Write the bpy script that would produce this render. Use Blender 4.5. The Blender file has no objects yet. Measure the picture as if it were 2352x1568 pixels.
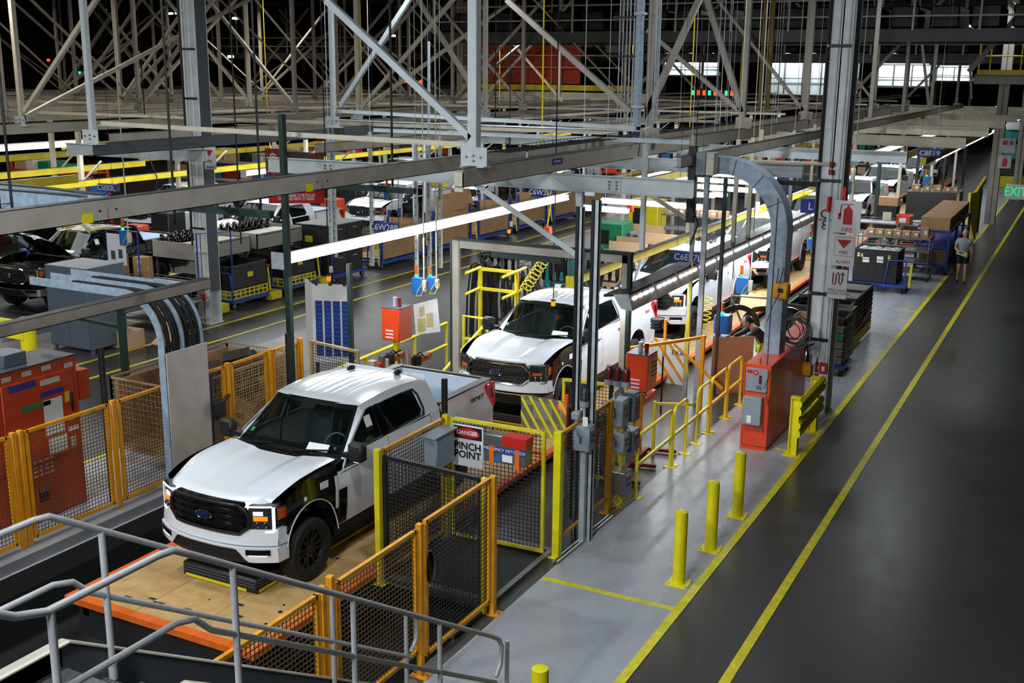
import bpy, bmesh, math, random
from math import sin, cos, pi, radians, sqrt
from mathutils import Vector, Matrix, Quaternion
random.seed(7)
SC = bpy.context.scene
COL = SC.collection
# ---------------------------------------------------------------- camera
F_PX, CX, CY, CAM_H = 2540.0, 1176.0, 784.0, 6.7
_dy = Vector((1366.0, -607.0, F_PX)).normalized()
_dn = Vector((-101.0, 10393.0, F_PX)); _dn -= _dn.dot(_dy) * _dy; _dn.normalize()
_up = -_dn; _rt = _dy.cross(_up)
if _rt.x < 0: _rt = -_rt
ROT = Matrix((_rt, _dy, _up))
def ray(px, py): return ROT @ Vector((px - CX, py - CY, F_PX))
def PZ(px, py, Z=0.0):
    v = ray(px, py); t = (Z - CAM_H) / v.z; return Vector((v.x * t, v.y * t, Z))
def PY(px, py, Y):
    v = ray(px, py); t = Y / v.y; return Vector((v.x * t, Y, CAM_H + v.z * t))
def PX(px, py, X):
    v = ray(px, py); t = X / v.x; return Vector((X, v.y * t, CAM_H + v.z * t))
cam_d = bpy.data.cameras.new('camera'); cam = bpy.data.objects.new('camera', cam_d); COL.objects.link(cam)
cam_d.sensor_width = 36.0; cam_d.lens = F_PX / 2352.0 * 36.0; cam_d.clip_end = 600
R3 = ROT @ Matrix(((1, 0, 0), (0, -1, 0), (0, 0, -1)))
cam.matrix_world = Matrix.Translation((0, 0, CAM_H)) @ R3.to_4x4()
SC.camera = cam
SC.view_settings.view_transform = 'Standard'; SC.view_settings.look = 'None'
SC.view_settings.gamma = 1.0; SC.view_settings.use_curve_mapping = False
SC.view_settings.exposure = 0.0
SC.cycles.max_bounces = 6; SC.cycles.transparent_max_bounces = 24
SC.cycles.glossy_bounces = 3; SC.cycles.diffuse_bounces = 3; SC.cycles.transmission_bounces = 4
SC.cycles.caustics_reflective = False; SC.cycles.caustics_refractive = False
SC.cycles.sample_clamp_indirect = 4.0
W = bpy.data.worlds.new('hall_air'); SC.world = W; W.use_nodes = True
W.node_tree.nodes['Background'].inputs[0].default_value = (0.55, 0.62, 0.75, 1)
W.node_tree.nodes['Background'].inputs[1].default_value = 0.03
# ---------------------------------------------------------------- lights
def area(name, loc, sx, sy, power, col=(1, 1, 1), rot=(0, 0, 0), spread=180):
    l = bpy.data.lights.new(name, 'AREA'); l.shape = 'RECTANGLE'; l.size = sx; l.size_y = sy
    l.energy = power; l.color = col; l.spread = radians(spread)
    o = bpy.data.objects.new(name, l); COL.objects.link(o); o.location = loc; o.rotation_euler = rot
    o.visible_glossy = True
    return o
def spot(name, loc, tgt, power, angle, blend=0.3, size=0.2, col=(1, 1, 1)):
    l = bpy.data.lights.new(name, 'SPOT'); l.energy = power; l.spot_size = radians(angle); l.spot_blend = blend
    l.shadow_soft_size = size; l.color = col
    o = bpy.data.objects.new(name, l); COL.objects.link(o); o.location = loc
    o.rotation_euler = (Vector(tgt) - Vector(loc)).to_track_quat('-Z', 'Y').to_euler()
    return o
COOL = (0.90, 0.96, 1.0); WARM = (1.0, 0.90, 0.76)
# fluorescent runs, high-bay lamps, spots and added fill lights; some fixtures are built further down
for _x, _y, _w in ((-13, 1, 520), (-5, -1, 400), (-13, 9, 330), (-5, 9, 230), (-14, 22, 240), (-5, 24, 230), (-14, 36, 220), (-5, 38, 110), (-13, 52, 200), (-4, 54, 110), (-12, 68, 220), (4, 4, 120), (6, 40, 30)):
    area('high_bay_light', (_x, _y, 9.8), .5, .5, _w, COOL)
for _x, _y, _w in ((-24, 6, 520), (-26, 20, 280), (-36, 14, 380), (-26, 34, 240), (-38, 30, 300), (-26, 50, 260), (-40, 48, 380), (-54, 40, 220), (-54, 60, 220), (-28, 68, 180)):
    area('high_bay_light', (_x, _y, 9.8), .5, .5, _w, WARM)
area('tube_light_left', (-12.15, 21.0, 3.32), .25, 12, 300, COOL, rot=(0, radians(-35), 0))
area('tube_light_left', (-12.0, 37.0, 3.4), .25, 18, 300, COOL, rot=(0, radians(-35), 0))
area('tube_light_right', (-7.3, 26.5, 2.62), .2, 17, 330, COOL, rot=(0, radians(25), 0))
area('tube_light_cross', (-9.4, 33.0, 3.30), 4.2, 9, 620, COOL)
area('tube_light_far', (-9.0, 54.0, 3.6), 4.0, 30, 1000, COOL)
area('tube_light_leftline', (-26, 30, 4.4), 3.0, 22, 800, COOL)
area('tube_light_leftline', (-26, 54, 4.4), 3.0, 24, 800, COOL)
area('tube_light_thirdline', (-34, 40, 4.4), 3.0, 44, 900, COOL)
area('tube_light_aisle', (-16, 48, 4.6), 2.0, 30, 350, COOL)
area('added_fill_light', (-16, -2, 9.2), 1.2, .6, 700, COOL, rot=(radians(58), 0, 0))  # unseen fill lights added behind the camera to brighten column and beam fronts
area('added_fill_light', (-4, -2, 9.2), 1.2, .6, 800, COOL, rot=(radians(62), 0, 0))
spot('walkway_spot', (-5.6, 15.2, 4.7), (-4.85, 19.6, .95), 420, 26, .5, .06, (1.0, .98, .92))
spot('walkway_spot', (-5.2, 14.8, 4.7), (-5.75, 17.4, .2), 260, 30, .6, .06, (1.0, .98, .94))
spot('aisle_spot', (-3.4, 22.5, 4.9), (-3.0, 26.5, .0), 220, 50, .9, .3, WARM)
# ---------------------------------------------------------------- materials
MATS = {}
def mat(name, col, rough=0.5, metal=0.0, spec=0.5, noise=0.0, nscale=8.0, emit=0.0, ecol=None, bump=0.0, coat=0.0, alpha=1.0, rnoise=0.0):
    if name in MATS: return MATS[name]
    m = bpy.data.materials.new(name); m.use_nodes = True; nt = m.node_tree; b = nt.nodes['Principled BSDF']
    c = (*col, 1.0)
    b.inputs['Base Color'].default_value = c; b.inputs['Roughness'].default_value = rough
    b.inputs['Metallic'].default_value = metal; b.inputs['Specular IOR Level'].default_value = spec
    b.inputs['Coat Weight'].default_value = coat; b.inputs['Coat Roughness'].default_value = 0.06
    b.inputs['Alpha'].default_value = alpha
    if emit:
        b.inputs['Emission Color'].default_value = (*(ecol or col), 1); b.inputs['Emission Strength'].default_value = emit
    if noise or bump or rnoise:
        tc = nt.nodes.new('ShaderNodeTexCoord'); n = nt.nodes.new('ShaderNodeTexNoise')
        n.inputs['Scale'].default_value = nscale; n.inputs['Detail'].default_value = 5
        nt.links.new(tc.outputs['Object'], n.inputs['Vector'])
        if noise:
            r = nt.nodes.new('ShaderNodeValToRGB'); r.color_ramp.elements[0].position = 0.3; r.color_ramp.elements[1].position = 0.72
            r.color_ramp.elements[0].color = (*[x * (1 - noise) for x in col], 1)
            r.color_ramp.elements[1].color = (*[min(1, x * (1 + noise * 0.5)) for x in col], 1)
            nt.links.new(n.outputs['Fac'], r.inputs['Fac']); nt.links.new(r.outputs['Color'], b.inputs['Base Color'])
        if bump:
            bp = nt.nodes.new('ShaderNodeBump'); bp.inputs['Strength'].default_value = bump; bp.inputs['Distance'].default_value = 0.01
            nt.links.new(n.outputs['Fac'], bp.inputs['Height']); nt.links.new(bp.outputs['Normal'], b.inputs['Normal'])
        if rnoise:
            mr = nt.nodes.new('ShaderNodeMapRange'); mr.inputs['To Min'].default_value = max(0.03, rough - rnoise); mr.inputs['To Max'].default_value = rough + rnoise
            nt.links.new(n.outputs['Fac'], mr.inputs['Value']); nt.links.new(mr.outputs['Result'], b.inputs['Roughness'])
    MATS[name] = m; return m
def hexc(h):
    def f(v):
        v /= 255.0; return v / 12.92 if v <= 0.04045 else ((v + 0.055) / 1.055) ** 2.4
    return (f(int(h[0:2], 16)), f(int(h[2:4], 16)), f(int(h[4:6], 16)))
mat('steel_white', hexc('c4cdd0'), 0.45, noise=0.12, nscale=3)
mat('steel_beige', hexc('a9a297'), 0.5, noise=0.16, nscale=2.5)
mat('steel_cream', hexc('cdc8b6'), 0.5, noise=0.15, nscale=2.5)
mat('steel_dark', hexc('3b3c3c'), 0.5, noise=0.2, nscale=3)
mat('beam_yellow_shaded', hexc('7d6a1e'), 0.6, noise=.2)  # beam yellow darkened: weak light on the far posts put into the colour
mat('column_white', hexc('e0e5e8'), 0.5, noise=0.12, nscale=4)
mat('galv', hexc('b4bec5'), 0.42, 0.15, noise=0.2, nscale=9)
mat('galv_blue', hexc('9db2c4'), 0.45, 0.15, noise=0.25, nscale=12)
mat('alu_pipe', hexc('b4b5b8'), 0.42, 0.15, noise=0.1, nscale=14)
mat('green_frame', hexc('16302a'), 0.5, noise=0.2)
mat('fence_orange', hexc('e39a12'), 0.45, noise=0.22, nscale=6)
mat('fence_yellow', hexc('e0cf1c'), 0.45, noise=0.15, nscale=6)
mat('safety_yellow', hexc('ecdf16'), 0.38, noise=0.13, nscale=7)
mat('rail_yellow', hexc('f0dc2c'), 0.4, noise=0.1)
mat('beam_yellow', hexc('d8c224'), 0.5, noise=0.2, nscale=2)
mat('line_yellow', hexc('ded323'), 0.4, noise=0.25, nscale=7)
mat('mesh_black', hexc('191a1a'), 0.5)
mat('mesh_bronze', hexc('57452a'), 0.5)
mat('mesh_tan', hexc('a58c62'), 0.5)
mat('orange_paint', hexc('e2491f'), 0.36, noise=0.12, nscale=3, coat=0.2)
mat('orange_dark', hexc('c8431a'), 0.42, noise=0.12, nscale=2)
mat('orange_edge', hexc('e56a1d'), 0.5, noise=0.2)
mat('wood_ply', hexc('c8a36a'), 0.5, noise=0.25, nscale=5)
mat('blue_paint', hexc('20419a'), 0.4, noise=0.15)
mat('blue_box', hexc('2468b4'), 0.4)
mat('blue_sign', hexc('24368e'), 0.4)
mat('white_sign', hexc('e6e9ec'), 0.4)
mat('white_plain', hexc('e8eaea'), 0.5)
mat('paper', hexc('e4e6e0'), 0.8)
mat('red_sign', hexc('c32420'), 0.4)
mat('red_dark', hexc('7d211b'), 0.5, noise=0.2)
mat('red_lamp', hexc('7a1616'), 0.2, spec=0.8)
mat('black', hexc('0e0f10'), 0.5)
mat('black_gloss', hexc('08090a'), 0.12, coat=0.5)
mat('black_plastic', hexc('1a1b1c'), 0.5, noise=0.15)
mat('rubber', hexc('161616'), 0.75, noise=0.15, nscale=20)
mat('grey_box', hexc('8b97a0'), 0.42, noise=0.08)
mat('grey_dark', hexc('4c5056'), 0.5, noise=0.1)
mat('slate', hexc('56636f'), 0.42, noise=0.08, nscale=2)
mat('grey_crate', hexc('6d6f6c'), 0.5, noise=0.1)
mat('green_crate', hexc('178055'), 0.5)
mat('cardboard', hexc('b38b62'), 0.75, noise=0.12, nscale=3)
mat('cardboard_lt', hexc('c9a682'), 0.75, noise=0.1, nscale=3)
mat('chrome', hexc('d6d9dc'), 0.12, 1.0)
mat('metal_dull', hexc('8a8d90'), 0.4, 0.8, noise=0.12)
mat('silver_duct', hexc('c7c4bd'), 0.42, 0.25, noise=0.12, nscale=3)
mat('amber', hexc('ff7a10'), 0.25, emit=1.2)
mat('amber_off', hexc('c65a18'), 0.25)
mat('red_lit', hexc('ff2a10'), 0.3, emit=6)
mat('green_lit', hexc('2dffb0'), 0.3, emit=1.3)
mat('led', (1, 1, 1), 0.4, emit=3.5, ecol=(0.94, 0.97, 1.0))
mat('lamp_lit', (1, 1, 1), 0.3, emit=1.7, ecol=(0.92, 0.96, 1.0))
mat('exit_green', hexc('18c878'), 0.4, emit=.9)
mat('tube', (1, 1, 1), 0.4, emit=7.0, ecol=(0.95, 0.98, 1.0))
mat('tube_far', (1, 1, 1), 0.4, emit=3.5, ecol=(0.97, 0.98, 1.0))
mat('skin', hexc('c48d72'), 0.6)
mat('teal', hexc('1f8f8d'), 0.5)
mat('concrete', hexc('88888a'), 0.6, noise=0.2, nscale=2)
mat('pit_dark', hexc('1e1f1e'), 0.6, noise=0.3, nscale=3)
# ---------------------------------------------------------------- mesh builder
class MB:
    def __init__(s): s.v = []; s.f = []; s.fm = []; s.mats = []; s.cur = 0
    def m(s, name):
        if name not in s.mats: s.mats.append(name)
        s.cur = s.mats.index(name); return s
    def _add(s, vs, fs):
        b = len(s.v); s.v.extend([tuple(q) for q in vs])
        for f in fs: s.f.append([b + i for i in f]); s.fm.append(s.cur)
        return s
    def box(s, a, b):
        x0, y0, z0 = [min(a[i], b[i]) for i in range(3)]; x1, y1, z1 = [max(a[i], b[i]) for i in range(3)]
        return s._add([(x0,y0,z0),(x1,y0,z0),(x1,y1,z0),(x0,y1,z0),(x0,y0,z1),(x1,y0,z1),(x1,y1,z1),(x0,y1,z1)],
                      [(0,3,2,1),(4,5,6,7),(0,1,5,4),(1,2,6,5),(2,3,7,6),(3,0,4,7)])
    def cbox(s, c, d, rot=None):
        c = Vector(c); h = Vector(d) / 2
        vs = []
        for z in (-1, 1):
            for x, y in ((-1,-1),(1,-1),(1,1),(-1,1)):
                p = Vector((x*h.x, y*h.y, z*h.z))
                if rot: p = rot @ p
                vs.append(c + p)
        return s._add(vs, [(0,3,2,1),(4,5,6,7),(0,1,5,4),(1,2,6,5),(2,3,7,6),(3,0,4,7)])
    def bbox(s, a, b, r=0.01):
        """box with bevelled vertical and top edges"""
        x0, y0, z0 = [min(a[i], b[i]) for i in range(3)]; x1, y1, z1 = [max(a[i], b[i]) for i in range(3)]
        def ring(d, z): return [(x0+d,y0+r,z),(x0+r,y0+d,z),(x1-r,y0+d,z),(x1-d,y0+r,z),(x1-d,y1-r,z),(x1-r,y1-d,z),(x0+r,y1-d,z),(x0+d,y1-r,z)]
        vs = ring(r, z0) + ring(0, z0 + r) + ring(0, z1 - r) + ring(r, z1)
        fs = [tuple(range(7, -1, -1)), tuple(range(24, 32))]
        for k in range(3):
            for i in range(8): j = (i + 1) % 8; fs.append((k*8+i, k*8+j, k*8+8+j, k*8+8+i))
        return s._add(vs, fs)
    def beam(s, p0, p1, w, h=None, up=(0, 0, 1)):
        p0 = Vector(p0); p1 = Vector(p1); d = (p1 - p0).normalized(); h = w if h is None else h
        u = Vector(up); sd = d.cross(u)
        if sd.length < 1e-4: sd = d.cross(Vector((0, 1, 0)))
        sd.normalize(); u = sd.cross(d).normalized()
        vs = [p + sd*a*w/2 + u*b*h/2 for p in (p0, p1) for a, b in ((-1,-1),(1,-1),(1,1),(-1,1))]
        return s._add(vs, [(0,1,2,3),(7,6,5,4),(0,4,5,1),(1,5,6,2),(2,6,7,3),(3,7,4,0)])
    def ibeam(s, p0, p1, w, h, tf=0.014, tw=0.01, ch=False):
        """I-section; ch=True makes it a channel open to the rear"""
        p0 = Vector(p0); p1 = Vector(p1); d = (p1 - p0).normalized(); sd = d.cross(Vector((0,0,1))).normalized(); u = sd.cross(d)
        off = sd * (w/2 - tw/2 if ch else 0)
        s.beam(p0 + u*(h/2 - tf/2), p1 + u*(h/2 - tf/2), w, tf); s.beam(p0 - u*(h/2 - tf/2), p1 - u*(h/2 - tf/2), w, tf)
        return s.beam(p0 + off, p1 + off, tw, h - 2*tf)
    def angle(s, p0, p1, w, t=0.01, up=(0, 0, 1), flip=1):
        p0 = Vector(p0); p1 = Vector(p1); d = (p1 - p0).normalized(); u = Vector(up); sd = d.cross(u)
        if sd.length < 1e-4: sd = d.cross(Vector((0, 1, 0)))
        sd.normalize(); u = sd.cross(d)
        s.beam(p0 + sd*flip*w/2, p1 + sd*flip*w/2, w, t, up=u); return s.beam(p0 + u*w/2, p1 + u*w/2, t, w, up=u)
    def tube(s, pts, r, n=8, cap=True, closed=False):
        pts = [Vector(p) for p in pts]; N = len(pts); rings = []; prev = None
        for i, p in enumerate(pts):
            a = pts[(i-1) % N] if (i > 0 or closed) else p; b = pts[(i+1) % N] if (i < N-1 or closed) else p
            d = (b - a).normalized()
            if prev is None: prev = d.orthogonal().normalized()
            u = (prev - prev.dot(d) * d).normalized(); prev = u; w = d.cross(u)
            rr = r[i] if isinstance(r, (list, tuple)) else r
            rings.append([p + (u*cos(2*pi*k/n) + w*sin(2*pi*k/n)) * rr for k in range(n)])
        vs = [q for rg in rings for q in rg]; fs = []
        M = N if closed else N - 1
        for i in range(M):
            j = (i + 1) % N
            for k in range(n): l = (k+1) % n; fs.append((i*n+k, i*n+l, j*n+l, j*n+k))
        if cap and not closed: fs.append(tuple(range(n-1, -1, -1))); fs.append(tuple((N-1)*n + k for k in range(n)))
        return s._add(vs, fs)
    def cyl(s, p0, p1, r, n=12, r2=None): return s.tube([p0, p1], [r, r if r2 is None else r2], n)
    def lathe(s, prof, c=(0,0,0), axis='z', n=24, ang=2*pi):
        c = Vector(c); vs = []; full = abs(ang - 2*pi) < 1e-6; K = n if full else n + 1
        for k in range(K):
            a = ang*k/n
            for r, h in prof:
                if axis == 'z': p = Vector((r*cos(a), r*sin(a), h))
                elif axis == 'x': p = Vector((h, r*cos(a), r*sin(a)))
                else: p = Vector((r*cos(a), h, r*sin(a)))
                vs.append(c + p)
        m = len(prof); fs = []
        for k in range(n):
            l = (k+1) % K
            for i in range(m-1): fs.append((k*m+i, l*m+i, l*m+i+1, k*m+i+1))
        return s._add(vs, fs)
    def sphere(s, c, r, n=12, m=8, sc=(1,1,1)):
        prof = [(max(1e-4, sin(pi*i/m))*r, -cos(pi*i/m)*r) for i in range(m+1)]
        b = len(s.v); s.lathe(prof, (0,0,0), 'z', n)
        for i in range(b, len(s.v)):
            p = s.v[i]; s.v[i] = (c[0]+p[0]*sc[0], c[1]+p[1]*sc[1], c[2]+p[2]*sc[2])
        return s
    def prism(s, poly, d, org=(0,0,0), ax=(1,0,0), ay=(0,0,1)):
        """extrude a 2D outline; thickness d along ax x ay"""
        org = Vector(org); ax = Vector(ax).normalized(); ay = Vector(ay).normalized(); nz = ax.cross(ay)
        a = [org + ax*x + ay*y for x, y in poly]; b = [p + nz*d for p in a]; n = len(poly)
        fs = [tuple(range(n)), tuple(range(2*n-1, n-1, -1))] + [(i, n+i, n+(i+1)%n, (i+1)%n) for i in range(n)]
        return s._add(a + b, fs)
    def grid(s, fn, nu, nv, skip=None):
        vs = [fn(i/nu, j/nv) for i in range(nu+1) for j in range(nv+1)]
        fs = [(i*(nv+1)+j, (i+1)*(nv+1)+j, (i+1)*(nv+1)+j+1, i*(nv+1)+j+1) for i in range(nu) for j in range(nv) if not (skip and skip(i/nu, j/nv))]
        return s._add(vs, fs)
    def quad(s, a, b, c, d): return s._add([a, b, c, d], [(0,1,2,3)])
    def mesh(s, name, smooth=True, off=None):
        me = bpy.data.meshes.new(name)
        vs = s.v if off is None else [(v[0]-off[0], v[1]-off[1], v[2]-off[2]) for v in s.v]
        me.from_pydata(vs, [], s.f)
        for n in (s.mats or ['steel_white']): me.materials.append(MATS[n])
        me.polygons.foreach_set('material_index', s.fm)
        bm = bmesh.new(); bm.from_mesh(me); bmesh.ops.recalc_face_normals(bm, faces=bm.faces); bm.to_mesh(me); bm.free()
        if smooth:
            me.polygons.foreach_set('use_smooth', [True]*len(me.polygons)); me.set_sharp_from_angle(angle=radians(38))
        me.update(); return me
def new_mesh(m='steel_white'):
    b = MB(); b.m(m); return b
def thing(name, label, cat, loc=(0,0,0), rotz=0, group=None):
    o = bpy.data.objects.new(name, None); COL.objects.link(o); o.location = loc; o.rotation_euler = (0,0,rotz)
    o.empty_display_size = 0.1
    o['label'] = label; o['category'] = cat
    if group: o['group'] = group
    return o
def rootloc(p):
    while p.parent: p = p.parent
    return p.location
def part(name, mb, root, label=None, local=False, smooth=True):
    """vertices given in world coordinates unless local"""
    off = None if local else rootloc(root)
    o = bpy.data.objects.new(name, mb.mesh(name, smooth, off)); COL.objects.link(o); o.parent = root
    if label: o['label'] = label
    return o
def solo(name, mb, label, cat, group=None, smooth=True, loc=None):
    """a thing of one mesh; origin moved to loc when given"""
    if loc is None:
        xs = [v[0] for v in mb.v]; ys = [v[1] for v in mb.v]; zs = [v[2] for v in mb.v]
        loc = ((min(xs)+max(xs))/2, (min(ys)+max(ys))/2, min(zs))
    o = bpy.data.objects.new(name, mb.mesh(name, smooth, loc)); COL.objects.link(o); o.location = loc
    o['label'] = label; o['category'] = cat
    if group: o['group'] = group
    return o
def struct(name, mb, smooth=True, parent=None):
    o = bpy.data.objects.new(name, mb.mesh(name, smooth)); COL.objects.link(o)
    if parent: o.parent = parent
    else: o['kind'] = 'structure'
    return o
KIDS = {}
def copy_tree(o, parent=None, label=None, loc=None, rotz=None):
    c = o.copy(); COL.objects.link(c); c.parent = parent
    if label: c['label'] = label
    if loc is not None: c.location = loc
    if rotz is not None: c.rotation_euler = (0, 0, rotz)
    for ch in list(o.children): copy_tree(ch, c)
    return c
def text(name, body, size, loc, ax, ay, m, root, depth=0.002, align='CENTER', sx=1.0, bold=0.0, local=False):
    """flat lettering lying in the plane spanned by ax (reading direction) and ay (up)"""
    cu = bpy.data.curves.new(name, 'FONT'); cu.body = body; cu.size = size; cu.align_x = align; cu.align_y = 'CENTER'
    cu.extrude = depth; cu.offset = bold; cu.resolution_u = 2; cu.space_line = 0.85
    cu.materials.append(MATS[m])
    tmp = bpy.data.objects.new(name, cu); COL.objects.link(tmp); bpy.context.view_layer.update()
    me = bpy.data.meshes.new_from_object(tmp.evaluated_get(bpy.context.evaluated_depsgraph_get())); me.name = name
    bpy.data.objects.remove(tmp); bpy.data.curves.remove(cu)
    o = bpy.data.objects.new(name, me); COL.objects.link(o)
    ax = Vector(ax).normalized(); ay = Vector(ay).normalized(); n = ax.cross(ay)
    M = Matrix((ax*sx, ay, n)).transposed().to_4x4(); M.translation = Vector(loc) - (Vector((0,0,0)) if local else rootloc(root))
    me.transform(M); o.parent = root
    return o
# ================================================================ trucks
mat('truck_white', hexc('dfe3e8'), 0.22, coat=0.8)
mat('truck_black', hexc('07080b'), 0.12, coat=1.0)
mat('truck_seam', hexc('22252a'), 0.6)
mat('fender_cover', hexc('060708'), 0.14, coat=0.6, bump=0.25, nscale=9)
mat('glass_side', hexc('0b1112'), 0.04, spec=0.9, alpha=0.86)
mat('glass_ws', hexc('07120f'), 0.03, spec=0.9, alpha=0.55)
mat('interior', hexc('141617'), 0.6)
mat('seat_cloth', hexc('23282a'), 0.7)
mat('seat_film', hexc('7fa3a0'), 0.12, alpha=0.35, bump=0.9, nscale=14)
mat('bed_liner', hexc('c5d3e0'), 0.4)
mat('emblem_blue', hexc('182a5e'), 0.2, metal=0.3)
mat('tail_red', hexc('b8101a'), 0.15, coat=0.8, emit=0.12)
mat('head_lens', hexc('2a2d30'), 0.1, coat=1.0)
mat('decal_grey', hexc('4a4a4c'), 0.4)
mat('decal_red', hexc('c0404a'), 0.4)
def lerp(a, b, t): return a + (b - a) * t
def sstep(t): t = max(0, min(1, t)); return t*t*(3 - 2*t)
FW, RW, WZ = 0.94, 4.63, 0.42
def halfw(u, z):
    pts = ((0.3, .93), (0.5, .965), (0.75, 1.0), (1.0, 1.008), (1.2, .985), (1.36, .945), (1.5, .93))
    w = pts[-1][1]
    for (z0, w0), (z1, w1) in zip(pts, pts[1:]):
        if z <= z1: w = lerp(w0, w1, max(0, (z - z0) / (z1 - z0))); break
    if u < 0.7: w -= 0.13 * (1 - u / 0.7) ** 2
    if u > 5.5: w -= 0.03 * ((u - 5.5) / 0.38) ** 2
    return w
def zlow(u, base):
    z = base
    for c in (FW, RW):
        if abs(u - c) < 0.53: z = max(z, WZ + 0.02 + sqrt(0.53**2 - (u - c)**2))
    return z
def side_panel(mb, s, u0, u1, ztop, base=0.50, nu=16, nv=12, push=0.0, uinset=None):
    def f(a, b):
        u = lerp(u0, u1, a); z0 = zlow(u, base) if not callable(base) else max(base(u), zlow(u, 0)); z1 = ztop(u) if callable(ztop) else ztop
        z = lerp(z0, max(z0 + .002, z1), b)
        return (s * (halfw(u, z) + push), u, z)
    mb.grid(f, nu, nv)
def ghx(z): return 0.93 - (z - 1.36) * 0.42
def polyring(mb, s, outer, inner, push=0.0, depth=0.04):
    """frame between two outlines of the same length on the sloping side of the cab"""
    n = len(outer); P = lambda q, d: (s * (ghx(q[1]) + push - d), q[0], q[1])
    a = [P(q, 0) for q in outer]; b = [P(q, 0) for q in inner]; c = [P(q, depth) for q in inner]
    fs = [(i, (i+1)%n, n+(i+1)%n, n+i) for i in range(n)] + [(n+i, n+(i+1)%n, 2*n+(i+1)%n, 2*n+i) for i in range(n)]
    mb._add(a + b + c, fs)
def front_u(x): return 0.05 + 0.30 * abs(x) ** 2.6
def fband(mb, z0, z1, x0, x1, out0=0.0, out1=None, n=16, depth=0.10, taper=None):
    """strip that follows the plan curve of the nose, standing out of it by out0 (low edge) .. out1 (high edge)"""
    out1 = out0 if out1 is None else out1
    def f(a, b):
        x = lerp(x0, x1, a); k = (b * 4) % 4.0001
        zz0, zz1 = (z0, z1) if taper is None else taper(x)
        if b < .25: z, o = zz0, lerp(-depth, out0, b*4)
        elif b < .75: z, o = lerp(zz0, zz1, (b-.25)*2), lerp(out0, out1, (b-.25)*2)
        else: z, o = zz1, lerp(out1, -depth, (b-.75)*4)
        return (x, front_u(x) - o, z)
    mb.grid(f, n, 8)
def hood_z(u, v):
    z = 1.135 + 0.175 * sstep((u - 0.05) / 1.2) * 0.55 + 0.0 + 0.085 * min(1, (u - .1) / 1.5)
    a = abs(v)
    k = sstep((u - .1) / .8)
    z += 0.035 * sstep((a - 0.34) / 0.16) * k + 0.02 * k * sstep((a - .5) / .4)
    z -= lerp(0.085, 0.02, k) * sstep((a - 0.86) / 0.16)
    z -= 0.11 * max(0, 1 - (u - 0.08 - .17 * a**2.4) / 0.14) ** 2
    return z
def hood_top(u): return hood_z(u, 1.0) - 0.012
ROOF_PTS = None
def roof_z(u, v):
    t = (u - 2.30) / 1.78
    z = 1.885 + 0.075 * sin(pi * min(1, max(0, t * 0.9 + 0.08))) - 0.05 * abs(v) ** 3
    if 0.12 < t < 0.93: z -= 0.0045 * (1 if (abs(v) < .72 and (abs(v) * 5.5) % 1 < 0.22) else 0)
    return z - 0.02 * max(0, 1 - t / 0.06) - 0.03 * max(0, (t - 0.93) / 0.07)
def make_wheel(root_part_parent, u, s, off, tyre_m='rubber', rim_m='black_plastic', far=False):
    b = new_mesh(tyre_m); R = 0.42; wd = 0.27; xc = s * 0.86
    prof = [(0.26, -wd/2+.02), (0.33, -wd/2), (0.39, -wd/2+.01), (R, -wd/2+.05), (R, wd/2-.05), (0.39, wd/2-.01), (0.33, wd/2), (0.26, wd/2-.02), (0.26, -wd/2+.02)]
    b.lathe(prof, (xc, u, WZ), 'x', 20 if far else 36)
    w = part('wheel', b, root_part_parent, local=True)
    r = new_mesh(rim_m); fx = xc + s * 0.085
    r.lathe([(0.255, -0.08), (0.25, .06), (0.262, 0.075), (0.255, 0.0)], (xc, u, WZ), 'x', 20 if far else 32)
    r.lathe([(0.0001, .0), (.25, .0)], (xc - s*.02, u, WZ), 'x', 16)
    for k in range(6):
        for d in (-.14, .14):
            a = k * pi / 3 + d; a2 = k * pi / 3 + d * 1.5
            r.beam((fx - s*.02, u + .05*cos(a), WZ + .05*sin(a)), (fx - s*.01, u + .25*cos(a2), WZ + .25*sin(a2)), 0.03, 0.024, up=(1, 0, 0))
    r.cyl((fx - s*.05, u, WZ), (fx + s*.01, u, WZ), 0.055, 12)
    if not far:
        r.m('chrome')
        for k in range(6): a = k*pi/3 + .5; r.cyl((fx - s*.01, u+.085*cos(a), WZ+.085*sin(a)), (fx + s*.008, u+.085*cos(a), WZ+.085*sin(a)), .011, 6)
    part('rim', r, w, local=True)
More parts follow.
